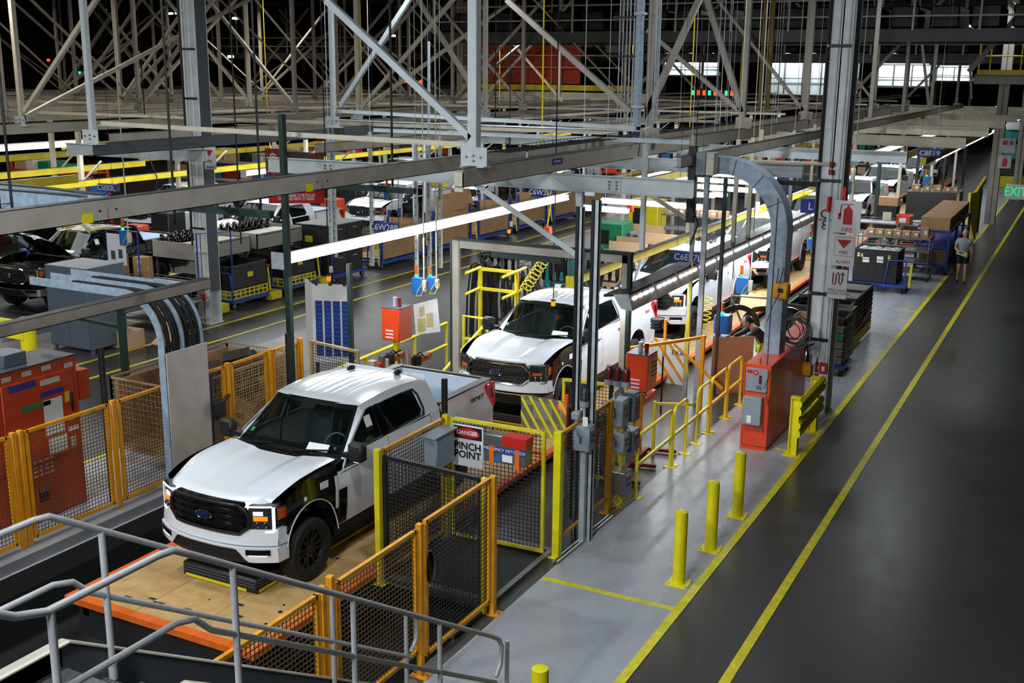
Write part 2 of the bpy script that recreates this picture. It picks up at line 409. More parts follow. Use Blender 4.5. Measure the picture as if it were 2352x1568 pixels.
def make_truck(label, paint='truck_white', grille='bars', lit=False, covers=True, decal='SPORT', doors=True, hood_open=False, far=False, group=None):
    t = thing('pickup_truck', label, 'truck', group=group)
    q = 0.6 if far else 1.0; n_ = lambda k: max(4, int(k * q))
    # chassis and dark underbody
    b = new_mesh('black')
    for s in (-1, 1): b.beam((s*.42, .35, .45), (s*.42, 5.6, .45), .09, .16)
    for u in (.5, 1.5, 2.6, 3.7, 5.0, 5.6): b.beam((-.44, u, .45), (.44, u, .45), .08, .10)
    for u in (FW, RW): b.cyl((-.8, u, WZ), (.8, u, WZ), .05, 8)
    b.sphere((0, RW, WZ), .14, 10, 6); b.box((-.3, .5, .50), (.3, 1.5, .95)); b.cyl((-.3, 2.2, .38), (-.3, 3.6, .38), .09, 8)
    b.box((-.78, 1.5, .52), (.78, 4.1, .58)); part('chassis', b, t, local=True)
    # inner arch liners and engine bay walls
    b = new_mesh('black')
    for c in (FW, RW):
        for s in (-1, 1):
            b.grid(lambda a, w: (s * lerp(.55, .93, w), c + .535*cos(pi*a), WZ + .02 + .535*sin(pi*a)), 14, 1)
            b.quad((s*.55, c-.53, .4), (s*.55, c+.53, .4), (s*.55, c+.53, .98), (s*.55, c-.53, .98))
    part('wheel_arch', b, t, local=True)
    for u in (FW, RW):
        for s in (-1, 1): make_wheel(t, u, s, 0, far=far)
    # fenders
    cov = 'fender_cover' if covers else paint
    for s in (-1, 1):
        b = new_mesh(cov); side_panel(b, s, .44, 1.49, hood_top, base=lambda u: .60 if u < 1.2 else .52, nu=n_(26), nv=n_(12))
        if covers:
            b.m(paint); pts = [(s*(halfw(FW, .8)+.004), FW + .535*cos(a), WZ+.02+.535*sin(a)) for a in [pi*k/20 for k in range(1, 20)]]
            b.tube(pts, .009, 5)
            side_panel(b, s, 1.425, 1.492, 1.17, base=.74, nu=2, nv=8, push=.004)
            b.m('white_sign'); b.cbox((s*(halfw(1.0, 1.12)+.004), 1.20, 1.115), (.004, .17, .10)); b.cyl((s*.985, .80, 1.04), (s*(halfw(.8, 1.04)+.004), .80, 1.04), .032, 12)
            b.m(cov); side_panel(b, s, 1.50, 1.68, .96, base=.56, nu=4, nv=6, push=.007)
            b.m('black_plastic')
            for k in range(3): b.cbox((s*(halfw(1.3, 1.24)+.004), 1.36, 1.24-k*.018), (.006, .17, .005))
        part('fender', b, t, local=True, label='fender under a black cover' if covers else None)
    # hood
    def hood_f(a, c):
        v = lerp(-1, 1, c); u = lerp(0.08 + .17*abs(v)**2.4, 1.50 + .10*abs(v)**2 - .02, a)
        hw = lerp(.80, .905, sstep(u / 1.1)); return (v*hw, u, hood_z(u, v))
    b = new_mesh(paint); b.grid(hood_f, n_(22), n_(40))
    b.grid(lambda a, c: (lerp(-.80, .80, a), .08 + .17*abs(lerp(-1,1,a))**2.4 + c*.02, hood_z(.08+.17*abs(lerp(-1,1,a))**2.4, lerp(-1,1,a)) - c*.03), 16, 1)
    h = part('hood', b, t, local=True)
    if hood_open:
        piv = Vector((0, 1.5, 1.30)); h.location = piv; M = Matrix.Rotation(radians(-42), 4, 'X')
        for v in h.data.vertices: v.co = M @ (v.co - piv)
        b = new_mesh('black_plastic'); b.bbox((-.32, .55, .95), (.32, 1.35, 1.14), .04); b.m('metal_dull')
        rnd = random.Random(3)
        for k in range(34):
            x, y = rnd.uniform(-.75, .75), rnd.uniform(.25, 1.4); b.m(rnd.choice(['metal_dull', 'chrome', 'black', 'black_plastic', 'white_plain', 'orange_edge']))
            b.bbox((x-.06, y-.05, .85), (x+.06, y+.05, rnd.uniform(.95, 1.12)), .01)
        for k in range(12):
            b.m('black'); x, y = rnd.uniform(-.6, .6), rnd.uniform(.3, 1.2)
            b.tube([(x, y, 1.05), (x+.12, y+.05, 1.15), (x+.25, y+.1, 1.08)], .018, 6)
        b.m('black'); b.tube([(-.6, .35, 1.05), (-.62, .45, 1.75)], .008, 5)
        part('engine', b, t, local=True)
    # cowl and wipers
    b = new_mesh('black_plastic')
    b.grid(lambda a, c: (lerp(-.90, .90, a), lerp(1.47, 1.63, c) + .03 - .10*(1-abs(lerp(-1,1,a))**2)*c*0 + .06*abs(lerp(-1,1,a))**2, lerp(1.285, 1.335, c) - .03*abs(lerp(-1,1,a))**3), 20, 2)
    if not far:
        b.m('black')
        for k in range(34):
            x = -.84 + k*.051; b.beam((x, 1.50+.06*abs(x)**2, 1.302-.03*abs(x)**3), (x, 1.62+.06*abs(x)**2, 1.338-.03*abs(x)**3), .016, .012)
    part('cowl', b, t, local=True)
    b = new_mesh('black')
    for x0, x1 in ((-.62, .02), (.10, .70)): b.beam((x0+.5*0, 1.60, 1.345), (x1, 1.72, 1.40), .02, .016); b.beam((x0, 1.60, 1.345), (lerp(x0,x1,.5), 1.64, 1.375), .03, .02)
    part('wiper', b, t, local=True)
    # windshield
    def ws(a, c, d=0.0):
        x = lerp(-1, 1, a); zb, zt = 1.335 - .03*abs(x)**3, 1.895 - .045*abs(x)**2.5
        ub = 1.60 + .13*abs(x)**2.2; ut = 2.27 + .13*abs(x)**2.2
        z = lerp(zb, zt, c); hw = lerp(.885, .70, c)
        return (x*hw, lerp(ub, ut, c) + .012*sin(pi*c) + d, z + d*.3)
    b = new_mesh('glass_ws'); b.grid(lambda a, c: ws(a, c), 20, 8)
    g = part('windshield', b, t, local=True)
    b = new_mesh('black'); 
    b.grid(lambda a, c: ws(a, lerp(.90, 1.0, c), .004), 20, 1); b.grid(lambda a, c: ws(a, lerp(0, .06, c), .004), 20, 1)
    for s0, s1 in ((0, .03), (.97, 1)): b.grid(lambda a, c: ws(lerp(s0, s1, a), c, .004), 1, 8)
    b.grid(lambda a, c: ws(lerp(.42, .58, a), lerp(.80, .92, c), .004), 2, 1)
    part('frit', b, g, local=True)
    if not far:
        b = new_mesh('paper'); b.grid(lambda a, c: ws(lerp(.70, .88, a), lerp(.08, .22, c), -.012), 2, 1); part('sheet', b, g, local=True, label='paper sheet behind the glass')
        b = new_mesh('green_crate'); b.grid(lambda a, c: ws(lerp(.045, .085, a), lerp(.20, .28, c), -.008), 2, 1); part('sticker', b, g, local=True, label='round green sticker')
    # roof
    b = new_mesh(paint)
    def rf(a, c):
        v = lerp(-1, 1, c); av = abs(v); u = lerp(2.26 + .13*av**2.2, 4.10 - .05*av**2, a); return (v*.725, u, roof_z(u, v))
    b.grid(rf, n_(30), 66 if not far else 20)
    # roof side rail rolling down to the door tops
    for s in (-1, 1): b.grid(lambda a, c: (s*lerp(.725, ghx(1.80)+.012, c), lerp(2.39, 4.05, a)+.02*c, lerp(roof_z(lerp(2.39, 4.05, a), 1), 1.80 - .02*sstep((a-.7)/.3), c**.8)), n_(20), 3)
    part('roof', b, t, local=True)
    b = new_mesh('black')
    for s, u in ((-1, 3.75), (1, 3.9)): b.sphere((s*.38, u, 1.94), .05, 10, 6, (1, 2.0, .9))
    part('antenna', b, t, local=True)
    # pillars and cab back
    for s in (-1, 1):
        b = new_mesh(paint)
        b.grid(lambda a, c: (s*lerp(ws(1, a)[0], ghx(lerp(1.31, 1.84, a))+.012, c), lerp(ws(1, a)[1], lerp(1.78, 2.50, a), c), lerp(ws(1, a)[2], lerp(1.31, 1.82, a), c)), 10, 2); part('windshield_pillar', b, t, local=True)
        b = new_mesh(paint)
        b.grid(lambda a, c: (s*(ghx(lerp(1.36, 1.82, a))+.012), lerp(3.76 - .10*a, lerp(4.19, 4.07, a), c), lerp(1.36, 1.82, a)), 5, 3)
        b.grid(lambda a, c: (s*lerp(ghx(lerp(1.36, 1.80, a))+.012, .70, c), lerp(4.19, 4.07, a) + .03*c, lerp(1.36, 1.84, a)), 5, 2); part('rear_pillar', b, t, local=True)
    b = new_mesh(paint); b.grid(lambda a, c: (lerp(-.94, .94, a), 4.19, lerp(.8, 1.40, c)), 6, 2); part('cab_back', b, t, local=True)
    b = new_mesh(paint); b.grid(lambda a, c: (lerp(-.74, .74, a), 4.10, lerp(1.80, 1.90, c)), 4, 1); part('roof_edge', b, t, local=True)
    b = new_mesh('glass_side'); b.grid(lambda a, c: (lerp(-.78, .78, a)*(1-.1*c), lerp(4.21, 4.11, c), lerp(1.40, 1.81, c)), 4, 2); part('rear_window', b, t, local=True)
    # doors
    O1 = [(1.56,1.20),(1.95,1.20),(2.14,1.335),(2.74,1.345),(2.74,1.60),(2.74,1.815),(2.62,1.83),(2.46,1.815),(2.17,1.64),(1.90,1.47)]
    I1 = [(1.66,1.235),(1.93,1.235),(2.12,1.37),(2.68,1.375),(2.68,1.60),(2.68,1.77),(2.58,1.785),(2.49,1.775),(2.20,1.605),(1.95,1.46)]
    O2 = [(2.75,1.345),(3.10,1.35),(3.50,1.36),(3.88,1.37),(3.90,1.50),(3.86,1.70),(3.76,1.815),(3.40,1.825),(2.95,1.825),(2.75,1.815)]
    I2 = [(2.81,1.38),(3.10,1.38),(3.45,1.385),(3.70,1.39),(3.765,1.46),(3.74,1.68),(3.66,1.775),(3.40,1.785),(2.95,1.785),(2.81,1.775)]
    for s in (-1, 1):
        if doors:
            for nm, u0, u1, O, I in (('front_door', 1.505, 2.745, O1, I1), ('rear_door', 2.755, 3.90, O2, I2)):
                b = new_mesh(paint); side_panel(b, s, u0, u1, (lambda u: 1.205 + .14*sstep((u-1.93)/.2)) if nm == 'front_door' else 1.345, base=.54, nu=n_(14), nv=n_(16))
                polyring(b, s, O, I, .014)
                b.m('black'); polyring(b, s, [(lerp(i[0], o[0], .4), lerp(i[1], o[1], .4)) for i, o in zip(I, O)], I, .018, .03)
                d = part(nm, b, t, local=True)
                b = new_mesh('glass_side'); n = len(I); b._add([(s*(ghx(z)-.012), u, z) for u, z in I], [tuple(range(n))]); part('window', b, d, local=True)
                if not far:
                    b = new_mesh(paint); hu = u1 - .20; b.tube([(s*(halfw(hu,1.2)+.0), hu-.09, 1.21), (s*(halfw(hu,1.2)+.04), hu-.07, 1.215), (s*(halfw(hu,1.2)+.04), hu+.07, 1.22), (s*(halfw(hu,1.2)+.0), hu+.09, 1.22)], .016, 6); part('door_handle', b, d, local=True)
                    b = new_mesh('blue_box'); b.cbox((s*(halfw(hu,1.12)+.012), hu-.02, 1.19), (.008, .22, .05), Matrix.Rotation(radians(2), 3, 'X')); part('edge_guard', b, d, local=True, label='blue protective strip')
            b = new_mesh('black'); b.m('truck_seam')
            for u in (1.50, 2.75): b.grid(lambda a, c: (s*(halfw(u, lerp(.55, 1.34, a))-.01), u-.012+.024*c, lerp(.55, 1.34, a)), 6, 1)
            b.m('black_gloss'); b.grid(lambda a, c: (s*(ghx(lerp(1.37, 1.80, a))+.02), lerp(2.675, 2.82, c), lerp(1.37, 1.80, a)), 3, 1)
            part('door_seam', b, t, local=True)
            if s > 0 and not far:
                b = new_mesh('paper'); b.cbox((s*(ghx(1.62)-.005), 2.48, 1.60), (.004, .15, .22), Matrix.Rotation(radians(-s*22), 3, 'Y')); part('window_sheet', b, t, local=True, label='pale sheet inside the side window')
        else:
            b = new_mesh(paint); polyring(b, s, O1, I1, .014); polyring(b, s, O2, I2, .014)
            for u0, u1 in ((1.50, 1.60), (2.68, 2.82), (3.80, 3.92)): side_panel(b, s, u0, u1, 1.36, base=.52, nu=2, nv=8)
            part('door_frame', b, t, local=True)
        b = new_mesh(paint); side_panel(b, s, 3.91, 4.165, 1.37, base=.54, nu=4, nv=n_(12)); part('cab_corner', b, t, local=True)
        b = new_mesh('black_plastic'); b.box((s*.86, 1.48, .42), (s*.955, 4.1, .535)); part('rocker', b, t, local=True)
        # bed side
        b = new_mesh(paint); side_panel(b, s, 4.205, 5.84, lambda u: 1.43, base=.56, nu=n_(36), nv=n_(14))
        b.grid(lambda a, c: (s*(halfw(RW,.9) + .012*(1-c)), RW+(.535+.09*c)*cos(pi*a), WZ+.02+(.535+.09*c)*sin(pi*a)), 24, 2)
        b.grid(lambda a, c: (s*lerp(halfw(5,1.43), .80, c), lerp(4.205, 5.84, a), 1.43), 1, 1); b.grid(lambda a, c: (s*.80, lerp(4.205, 5.84, a), lerp(1.43, .9, c)), 1, 1)
        bs = part('bed_side', b, t, local=True)
        b = new_mesh('black_plastic'); b.bbox((s*.79, 4.21, 1.428), (s*.945, 5.85, 1.452), .008); part('rail_cap', b, bs, local=True)
        # tail lamp
        b = new_mesh('tail_red'); b.prism([(5.60,1.36),(5.66,1.395),(5.87,1.395),(5.88,1.30),(5.88,.99),(5.82,.98),(5.74,1.08),(5.62,1.26)], .05*s, (s*(.945), 0, 0), (0,1,0), (0,0,1))
        b.m('black_gloss'); b.prism([(5.70,1.31),(5.80,1.33),(5.82,1.12),(5.75,1.16)], .054*s, (s*(.945), 0, 0), (0,1,0), (0,0,1)); part('tail_lamp', b, t, local=True)
        # mirror
        b = new_mesh('black_plastic'); b.beam((s*.90, 1.80, 1.36), (s*1.02, 1.76, 1.38), .10, .06); part('mirror_arm', b, t, local=True) if False else None
        b.bbox((s*1.0, 1.70, 1.30), (s*1.24, 1.86, 1.56), .035); mm = part('mirror', b, t, local=True)
        if lit and s > 0:
            b = new_mesh('led'); b.box((s*1.08, 1.74, 1.294), (s*1.16, 1.80, 1.300)); part('puddle_lamp', b, mm, local=True)
    # bed
    b = new_mesh('bed_liner'); b.grid(lambda a, c: (lerp(-.80, .80, a), lerp(4.22, 5.80, c), .90 + (.012 if int(a*24) % 2 else 0)), 24, 1)
    b.quad((-.8, 4.22, .9), (.8, 4.22, .9), (.8, 4.22, 1.42), (-.8, 4.22, 1.42)); b.quad((-.8, 5.78, .9), (.8, 5.78, .9), (.8, 5.78, 1.40), (-.8, 5.78, 1.40))
    for s in (-1, 1):
        b.quad((s*.797, 4.22, .9), (s*.797, 5.8, .9), (s*.797, 5.8, 1.42), (s*.797, 4.22, 1.42)); b.bbox((s*.797, RW-.35, .9), (s*.56, RW+.45, 1.08), .03)
        for k in range(7): b.bbox((s*.80, 4.34+k*.2, 1.14), (s*.785, 4.46+k*.2, 1.36), .006)
    part('bed', b, t, local=True)
    b = new_mesh(paint); b.bbox((-.79, 5.79, .84), (.79, 5.87, 1.42), .02); b.m('black_plastic'); b.bbox((-.79, 5.785, 1.42), (.79, 5.865, 1.45), .006); b.box((-.14, 5.868, 1.27), (.14, 5.885, 1.34))
    part('tailgate', b, t, local=True)
    b = new_mesh('chrome' if grille == 'chrome' else 'black_plastic'); b.bbox((-.93, 5.82, .52), (.93, 6.0, .72), .03); b.bbox((-.80, .3, .3), (.8, .4, .42), .02) if False else None
    part('rear_bumper', b, t, local=True)
    # nose: radiator block, grille, lamps, bumper
    b = new_mesh('black'); b.box((-.80, .34, .42), (.80, .40, 1.10)); b.grid(lambda a, c: (lerp(-.84,.84,a), front_u(lerp(-.84,.84,a))+.10, lerp(.45, 1.10, c)), 16, 1); part('radiator', b, t, local=True)
    fr = 'chrome' if grille == 'chrome' else 'black_plastic'; mat('grille_frame', hexc('35302c'), .3, .5); mat('grille_bar', hexc('1b1b1d'), .25, .4)
    b = new_mesh('black_gloss' if grille != 'chrome' else 'black')
    GW = lambda x: (.70 + .10*sstep((abs(x)-.50)/.14), 1.11 - .14*sstep((abs(x)-.52)/.14))
    fband(b, 0, 0, -.645, .645, -.02, taper=GW, n=22); gr = part('grille', b, t, local=True)
    b = new_mesh('chrome' if grille == 'chrome' else 'grille_frame')
    fu = lambda x, o: front_u(x) - o
    top = [(x, fu(x, .012), GW(x)[1]-.015) for x in [lerp(-.64, .64, k/20) for k in range(21)]]
    bot = [(x, fu(x, .012), GW(x)[0]+.015) for x in [lerp(.64, -.64, k/20) for k in range(21)]]
    b.tube(top + bot, .022 if grille != 'chrome' else .026, 6, closed=True)
    if grille == 'chrome': b.m('grille_frame'); fband(b, .895, .935, -.62, .62, .015, n=18, depth=.05)
    part('grille_frame', b, gr, local=True)
    b = new_mesh('grille_bar' if grille != 'chrome' else 'metal_dull')
    if grille == 'chrome':
        for r_ in range(6):
            for k in range(18 if not far else 9):
                x = -.54 + k*(.064 if not far else .128) + (.03 if r_ % 2 else 0); z = (.755, .80, .85, .97, 1.01, 1.055)[r_]
                b.cbox((x, fu(x, .0)-.004, z), (.03, .02, .012))
    else:
        for z in (.81, .90, .99): fband(b, z-.02, z+.02, -.60 + abs(z-.9)*.3, .60 - abs(z-.9)*.3, .008, n=14, depth=.03)
        for z in (.765, .855, .945, 1.04):
            for k in range(5): x = -.48 + k*.24; fband(b, z-.012, z+.012, x-.07, x+.07, -.004, n=2, depth=.02)
    w = part('grille_bar', b, gr, local=True); w['kind'] = 'stuff'
    b = new_mesh('chrome'); b.lathe([(.0001,.0),(.135,.0),(.14,-.012),(.13,-.022),(.12,-.018)], (0,0,0), 'y', 28)
    b.m('emblem_blue'); b.lathe([(.0001,-.020),(.122,-.018)], (0,0,0), 'y', 28)
    b.v = [(x, y + .035, z*.42 + .905) for x, y, z in b.v]; em = part('emblem', b, gr, local=True, label='oval blue emblem')
    if not far: text('lettering', 'Ford', .085, (0, .012, .905), (1,0,0), (0,0,1), 'chrome', em, .002, sx=1.25, local=True)
    for s in (-1, 1):
        b = new_mesh('head_lens')
        fband(b, .78, 1.085, s*.635, s*.93, .0, n=10, depth=.14, taper=lambda x: (.70 + .05*sstep((abs(x)-.75)/.15), 1.10 - .02*(abs(x)-.63)))
        b.grid(lambda a, c: (s*lerp(.925, .945, c)*1.0, lerp(front_u(.93)+.0, .56, c), lerp(.74+.05*c, 1.10 - .05*c, a)), 4, 5)
        hl = part('headlight', b, t, local=True)
        E = 'lamp_lit' if lit else 'chrome'
        b = new_mesh(E); fband(b, 1.075, 1.093, s*.60, s*.90, .012, n=8, depth=.02)
        fband(b, .76, 1.08, s*.898, s*.93, .012, n=4, depth=.02); fband(b, .745, .76, s*.82, s*.91, .012, n=4, depth=.02); part('running_light', b, hl, local=True)
        b = new_mesh('lamp_lit' if lit else 'head_lens'); fband(b, .97, 1.02, s*.69, s*.80, .008, n=5, depth=.02)
        b.m('amber' if lit else 'amber_off'); fband(b, .90, .955, s*.69, s*.85, .008, n=5, depth=.02)
        b.m('amber_off'); b.grid(lambda a, c: (s*lerp(.938, .955, c), lerp(front_u(.93)+.02, .52, c), lerp(.90, 1.06 - .02*c, a)), 2, 3)
        b.m('chrome')
        for k in (0, 1): x = s*(.72 + k*.09); b.lathe([(.038, -.012), (.042, .0), (.03, .01), (.0001, .012)], (x, front_u(x)-.004, .845), 'y', 12)
        part('lamp_unit', b, hl, local=True)
    b = new_mesh(paint)
    fband(b, .60, .72, -.955, .955, .03, .0, n=30, depth=.12, taper=lambda x: (.575 - .0*abs(x), .70 + .09*sstep((abs(x)-.50)/.12)))
    for s in (-1, 1): b.grid(lambda a, c: (s*lerp(.955, .975, c), lerp(front_u(.955)-.01, .47, c), lerp(.575, .79, a)), 4, 4)
    part('nose_panel', b, t, local=True)
    LB = 'chrome' if grille == 'chrome' else paint
    b = new_mesh(LB)
    LZ = lambda x: (.36 + .17*sstep((.66-abs(x))/.2), .555)
    fband(b, 0, 0, -.97, .97, .055, .065, n=36, depth=.16, taper=LZ)
    for s in (-1, 1): b.grid(lambda a, c: (s*lerp(.97, .985, c), lerp(front_u(.97)-.06, .46, c), lerp(.36, .555, a)), 3, 3)
    bp_ = part('bumper', b, t, local=True)
    b = new_mesh('black_plastic'); fband(b, .34, .53, -.66, .66, .02, n=16, depth=.1)
    for z in (.39, .43, .47): fband(b, z-.006, z+.006, -.60, .60, .032, n=12, depth=.02)
    part('air_intake', b, bp_, local=True)
    b = new_mesh('black_gloss')
    for s in (-1, 1): fband(b, .465, .535, s*.62, s*.90, .075, n=6, depth=.05)
    b.m('chrome' if not lit else 'lamp_lit')
    for s in (-1, 1): fband(b, .455, .463, s*.66, s*.86, .08, n=5, depth=.03)
    part('fog_lamp', b, bp_, local=True)
    # interior
    b = new_mesh('interior'); b.box((-.84, 1.75, .6), (.84, 4.1, .72)); b.grid(lambda a, c: (lerp(-.85,.85,a), lerp(1.64, 2.05, c), 1.30 + .03*sin(pi*c) - .1*max(0, c-.8)*5*.5), 8, 5); b.box((-.8, 2.02, .9), (.8, 2.06, 1.27))
    part('dashboard', b, t, local=True)
    for x in (-.42, .42):
        b = new_mesh('seat_cloth'); b.bbox((x-.26, 2.55, .72), (x+.26, 3.02, .95), .04); b.cbox((x, 3.05, 1.18), (.48, .15, .58), Matrix.Rotation(radians(-14), 3, 'X')); b.bbox((x-.13, 3.10, 1.46), (x+.13, 3.22, 1.66), .03)
        if x < 0: b.m('seat_film'); b.cbox((x, 3.03, 1.22), (.55, .24, .75), Matrix.Rotation(radians(-14), 3, 'X')); b.bbox((x-.2, 3.0, 1.40), (x+.2, 3.28, 1.72), .05)
        part('seat', b, t, local=True, label='seat wrapped in clear film' if x < 0 else None)
    b = new_mesh('seat_cloth'); b.bbox((-.7, 3.5, .72), (.7, 3.95, .98), .04); b.cbox((0, 4.0, 1.25), (1.4, .14, .62), Matrix.Rotation(radians(-8), 3, 'X')); part('rear_bench', b, t, local=True)
    b = new_mesh('metal_dull'); c0 = Vector((.42, 2.24, 1.26)); Rm = Matrix.Rotation(radians(62), 3, 'X')
    b.tube([c0 + Rm @ Vector((.19*cos(2*pi*k/20), .19*sin(2*pi*k/20), 0)) for k in range(20)], .016, 6, closed=True)
    for a in (0.1, pi-.1, 1.5*pi): b.beam(c0, c0 + Rm @ Vector((.18*cos(a), .18*sin(a), 0)), .04, .015)
    part('steering_wheel', b, t, local=True)
    if decal and not far:
        for s in (1,):
            text('decal', decal, .15, (s*(halfw(5.3, 1.24)+.006), 5.30, 1.22), (0, 1, 0), (0, 0, 1), 'decal_red' if decal == 'FX4' else 'decal_grey', t, .002, sx=.95, bold=.003, local=True)
    def lift(u, z):
        d = lerp(.15, .095, sstep((u - .3) / 1.6)); w = max(1 - sstep((u - .5) / .3), sstep((z - .47) / .4)); return d * w
    stack = list(t.children)
    while stack:
        o = stack.pop()
        if o.name.split('.')[0] in ('wheel', 'chassis', 'wheel_arch'): continue
        stack += list(o.children)
        if o.type == 'MESH':
            yo, zo = o.location.y, o.location.z
            for v in o.data.vertices: v.co.z += lift(v.co.y + yo, v.co.z + zo)
        elif o.type == 'FONT': o.location.z += lift(o.location.y, o.location.z)
    return t
TRUCKS = []
TX = -9.42
def put(t, x, y, z=0.2): t.location = (x, y, z); TRUCKS.append(t); return t
t1 = put(make_truck('white pickup truck on the wooden skillet behind the stair rail, headlights lit', lit=True), TX, 9.72)
t2 = put(make_truck('white pickup truck under the green gantry, chrome grille with studded mesh', grille='chrome', decal='FX4'), TX, 17.45)
t3 = put(make_truck('white pickup truck with lit headlights behind the blue C6E27L sign', lit=True, covers=False, decal='FX4'), TX, 25.2)
t4 = put(make_truck('white pickup truck with black grille bars under the transverse tube lights', covers=False, grille='chrome', far=True), TX, 33.0)
far_lab = ['white pickup truck just beyond the Q8 column, fifth in its line', 'white pickup truck sixth in its line, behind the one beside the Q8 column', 'white pickup truck seventh in its line, its doors beside the boxes on the dark cabinet', 'white pickup truck eighth in its line, near the far lit tube', 'white pickup truck ninth in its line, last before the dark end']
for k, lb in enumerate(far_lab): TRUCKS.append(copy_tree(t4, None, lb, (TX, 40.8 + 7.8*k, 0.2)))
LX = -26.0
tb = put(make_truck('black pickup truck with its hood raised, behind the grey cabinet', paint='truck_black', hood_open=True, covers=False, grille='chrome', decal=None), LX, 20.0, 0.1)
tw = make_truck('white doorless pickup truck under the red door rubbers sign', covers=False, doors=False, grille='chrome', far=True, decal=None)
put(tw, LX, 28.3, 0.1)
b = new_mesh('pit_dark'); b.box((LX-1.3, 18.5, 0), (LX+1.3, 66, .09)); b.m('orange_edge'); b.box((LX+1.3, 18.5, 0), (LX+1.36, 66, .10)); solo('floor_conveyor', b, 'low dark conveyor deck under the black truck and the doorless white trucks', 'conveyor')
for k, lb in enumerate(['white doorless pickup truck beside the leaning brown cardboard sheet', 'white doorless pickup truck behind the blue C6W26R sign', 'white doorless pickup truck at the far end of the left line']):
    TRUCKS.append(copy_tree(tw, None, lb, (LX, 36.6 + 8.3*k, 0.1)))
# ================================================================ floor
def floor_mat(name, col, rough, var):
    m = mat(name, col, rough); nt = m.node_tree; b = nt.nodes['Principled BSDF']
    tc = nt.nodes.new('ShaderNodeTexCoord')
    n1 = nt.nodes.new('ShaderNodeTexNoise'); n1.inputs['Scale'].default_value = .3; n1.inputs['Detail'].default_value = 8
    n2 = nt.nodes.new('ShaderNodeTexNoise'); n2.inputs['Scale'].default_value = 14; n2.inputs['Detail'].default_value = 6
    mp = nt.nodes.new('ShaderNodeMapping'); mp.inputs['Scale'].default_value = (2.2, 1.2, 1)
    n3 = nt.nodes.new('ShaderNodeTexNoise'); n3.inputs['Scale'].default_value = 1.6; n3.inputs['Detail'].default_value = 4
    nt.links.new(tc.outputs['Object'], n1.inputs['Vector']); nt.links.new(tc.outputs['Object'], n2.inputs['Vector'])
    nt.links.new(tc.outputs['Object'], mp.inputs['Vector']); nt.links.new(mp.outputs['Vector'], n3.inputs['Vector'])
    mx = nt.nodes.new('ShaderNodeMix'); mx.data_type = 'FLOAT'; mx.inputs[0].default_value = .35
    nt.links.new(n1.outputs['Fac'], mx.inputs[2]); nt.links.new(n2.outputs['Fac'], mx.inputs[3])
    r = nt.nodes.new('ShaderNodeValToRGB'); r.color_ramp.elements[0].position = .32; r.color_ramp.elements[1].position = .68
    r.color_ramp.elements[0].color = (*[c*(1-var) for c in col], 1); r.color_ramp.elements[1].color = (*[c*(1+var*.6) for c in col], 1)
    nt.links.new(mx.outputs[0], r.inputs['Fac']); nt.links.new(r.outputs['Color'], b.inputs['Base Color'])
    mr = nt.nodes.new('ShaderNodeMapRange'); mr.inputs['From Min'].default_value = .3; mr.inputs['From Max'].default_value = .7
    mr.inputs['To Min'].default_value = rough*.92; mr.inputs['To Max'].default_value = rough*1.1
    nt.links.new(n3.outputs['Fac'], mr.inputs['Value']); nt.links.new(mr.outputs['Result'], b.inputs['Roughness'])
    bp = nt.nodes.new('ShaderNodeBump'); bp.inputs['Strength'].default_value = .06; bp.inputs['Distance'].default_value = .02
    nt.links.new(n2.outputs['Fac'], bp.inputs['Height']); nt.links.new(bp.outputs['Normal'], b.inputs['Normal'])
floor_mat('floor_dark', hexc('3d3b39'), .30, .14)
floor_mat('floor_epoxy', hexc('a2a6ad'), .27, .10)
floor_mat('floor_grey', hexc('5f5d5a'), .36, .16)
PIT = (-12.35, -6.22, 1.0, 13.3)   # x0, x1, y0, y1
fl = new_mesh('floor_dark')
fl.box((PIT[1], -2, -.3), (30, 150, 0)); fl.box((PIT[0], PIT[3], -.3), (PIT[1], 150, 0)); fl.box((PIT[0], -2, -.3), (PIT[1], PIT[2], 0)); fl.box((-80, -2, -.3), (PIT[0], 150, 0))
struct('floor', fl, False)
b = new_mesh('pit_dark'); b.box((PIT[0]-.1, PIT[2]-.1, -1.2), (PIT[1]+.1, PIT[3]+.1, -1.0))
b.box((PIT[0]-.1, PIT[2], -1.0), (PIT[0], PIT[3], -.3)); b.box((PIT[1], PIT[2], -1.0), (PIT[1]+.1, PIT[3], -.3)); b.box((PIT[0], PIT[3], -1.0), (PIT[1], PIT[3]+.1, -.3)); b.box((PIT[0], PIT[2]-.1, -1.0), (PIT[1], PIT[2], -.3))
struct('floor_pit', b, False)
b = new_mesh('floor_epoxy'); b.box((-6.02, 9.45, 0), (-4.08, 12.45, .004)); b.box((-6.02, 12.45, 0), (-4.08, 90, .004)); struct('floor_walkway', b, False)
b = new_mesh('floor_epoxy'); b.box((-15.0, 3, 0), (-12.35, 17.0, .004)); struct('floor_left_cell', b, False)
b = new_mesh('floor_grey'); b.box((-23.6, 3, 0), (-20.38, 120, .004)); struct('floor_cart_lane', b, False)
def stripe(x0, y0, x1, y1, m='line_yellow'):
    b = new_mesh(m); b.box((x0, y0, .004), (x1, y1, .008)); return b
N = [0]
def trim(b): N[0] += 1; struct('trim_%d' % N[0], b, False)
trim(stripe(-4.13-.0, 9.35, -4.01, 140)); trim(stripe(-3.085, 2, -2.965, 140)); trim(stripe(-5.95, 9.37, -4.13, 9.50)); trim(stripe(-5.95, 7.0, -5.83, 9.37))
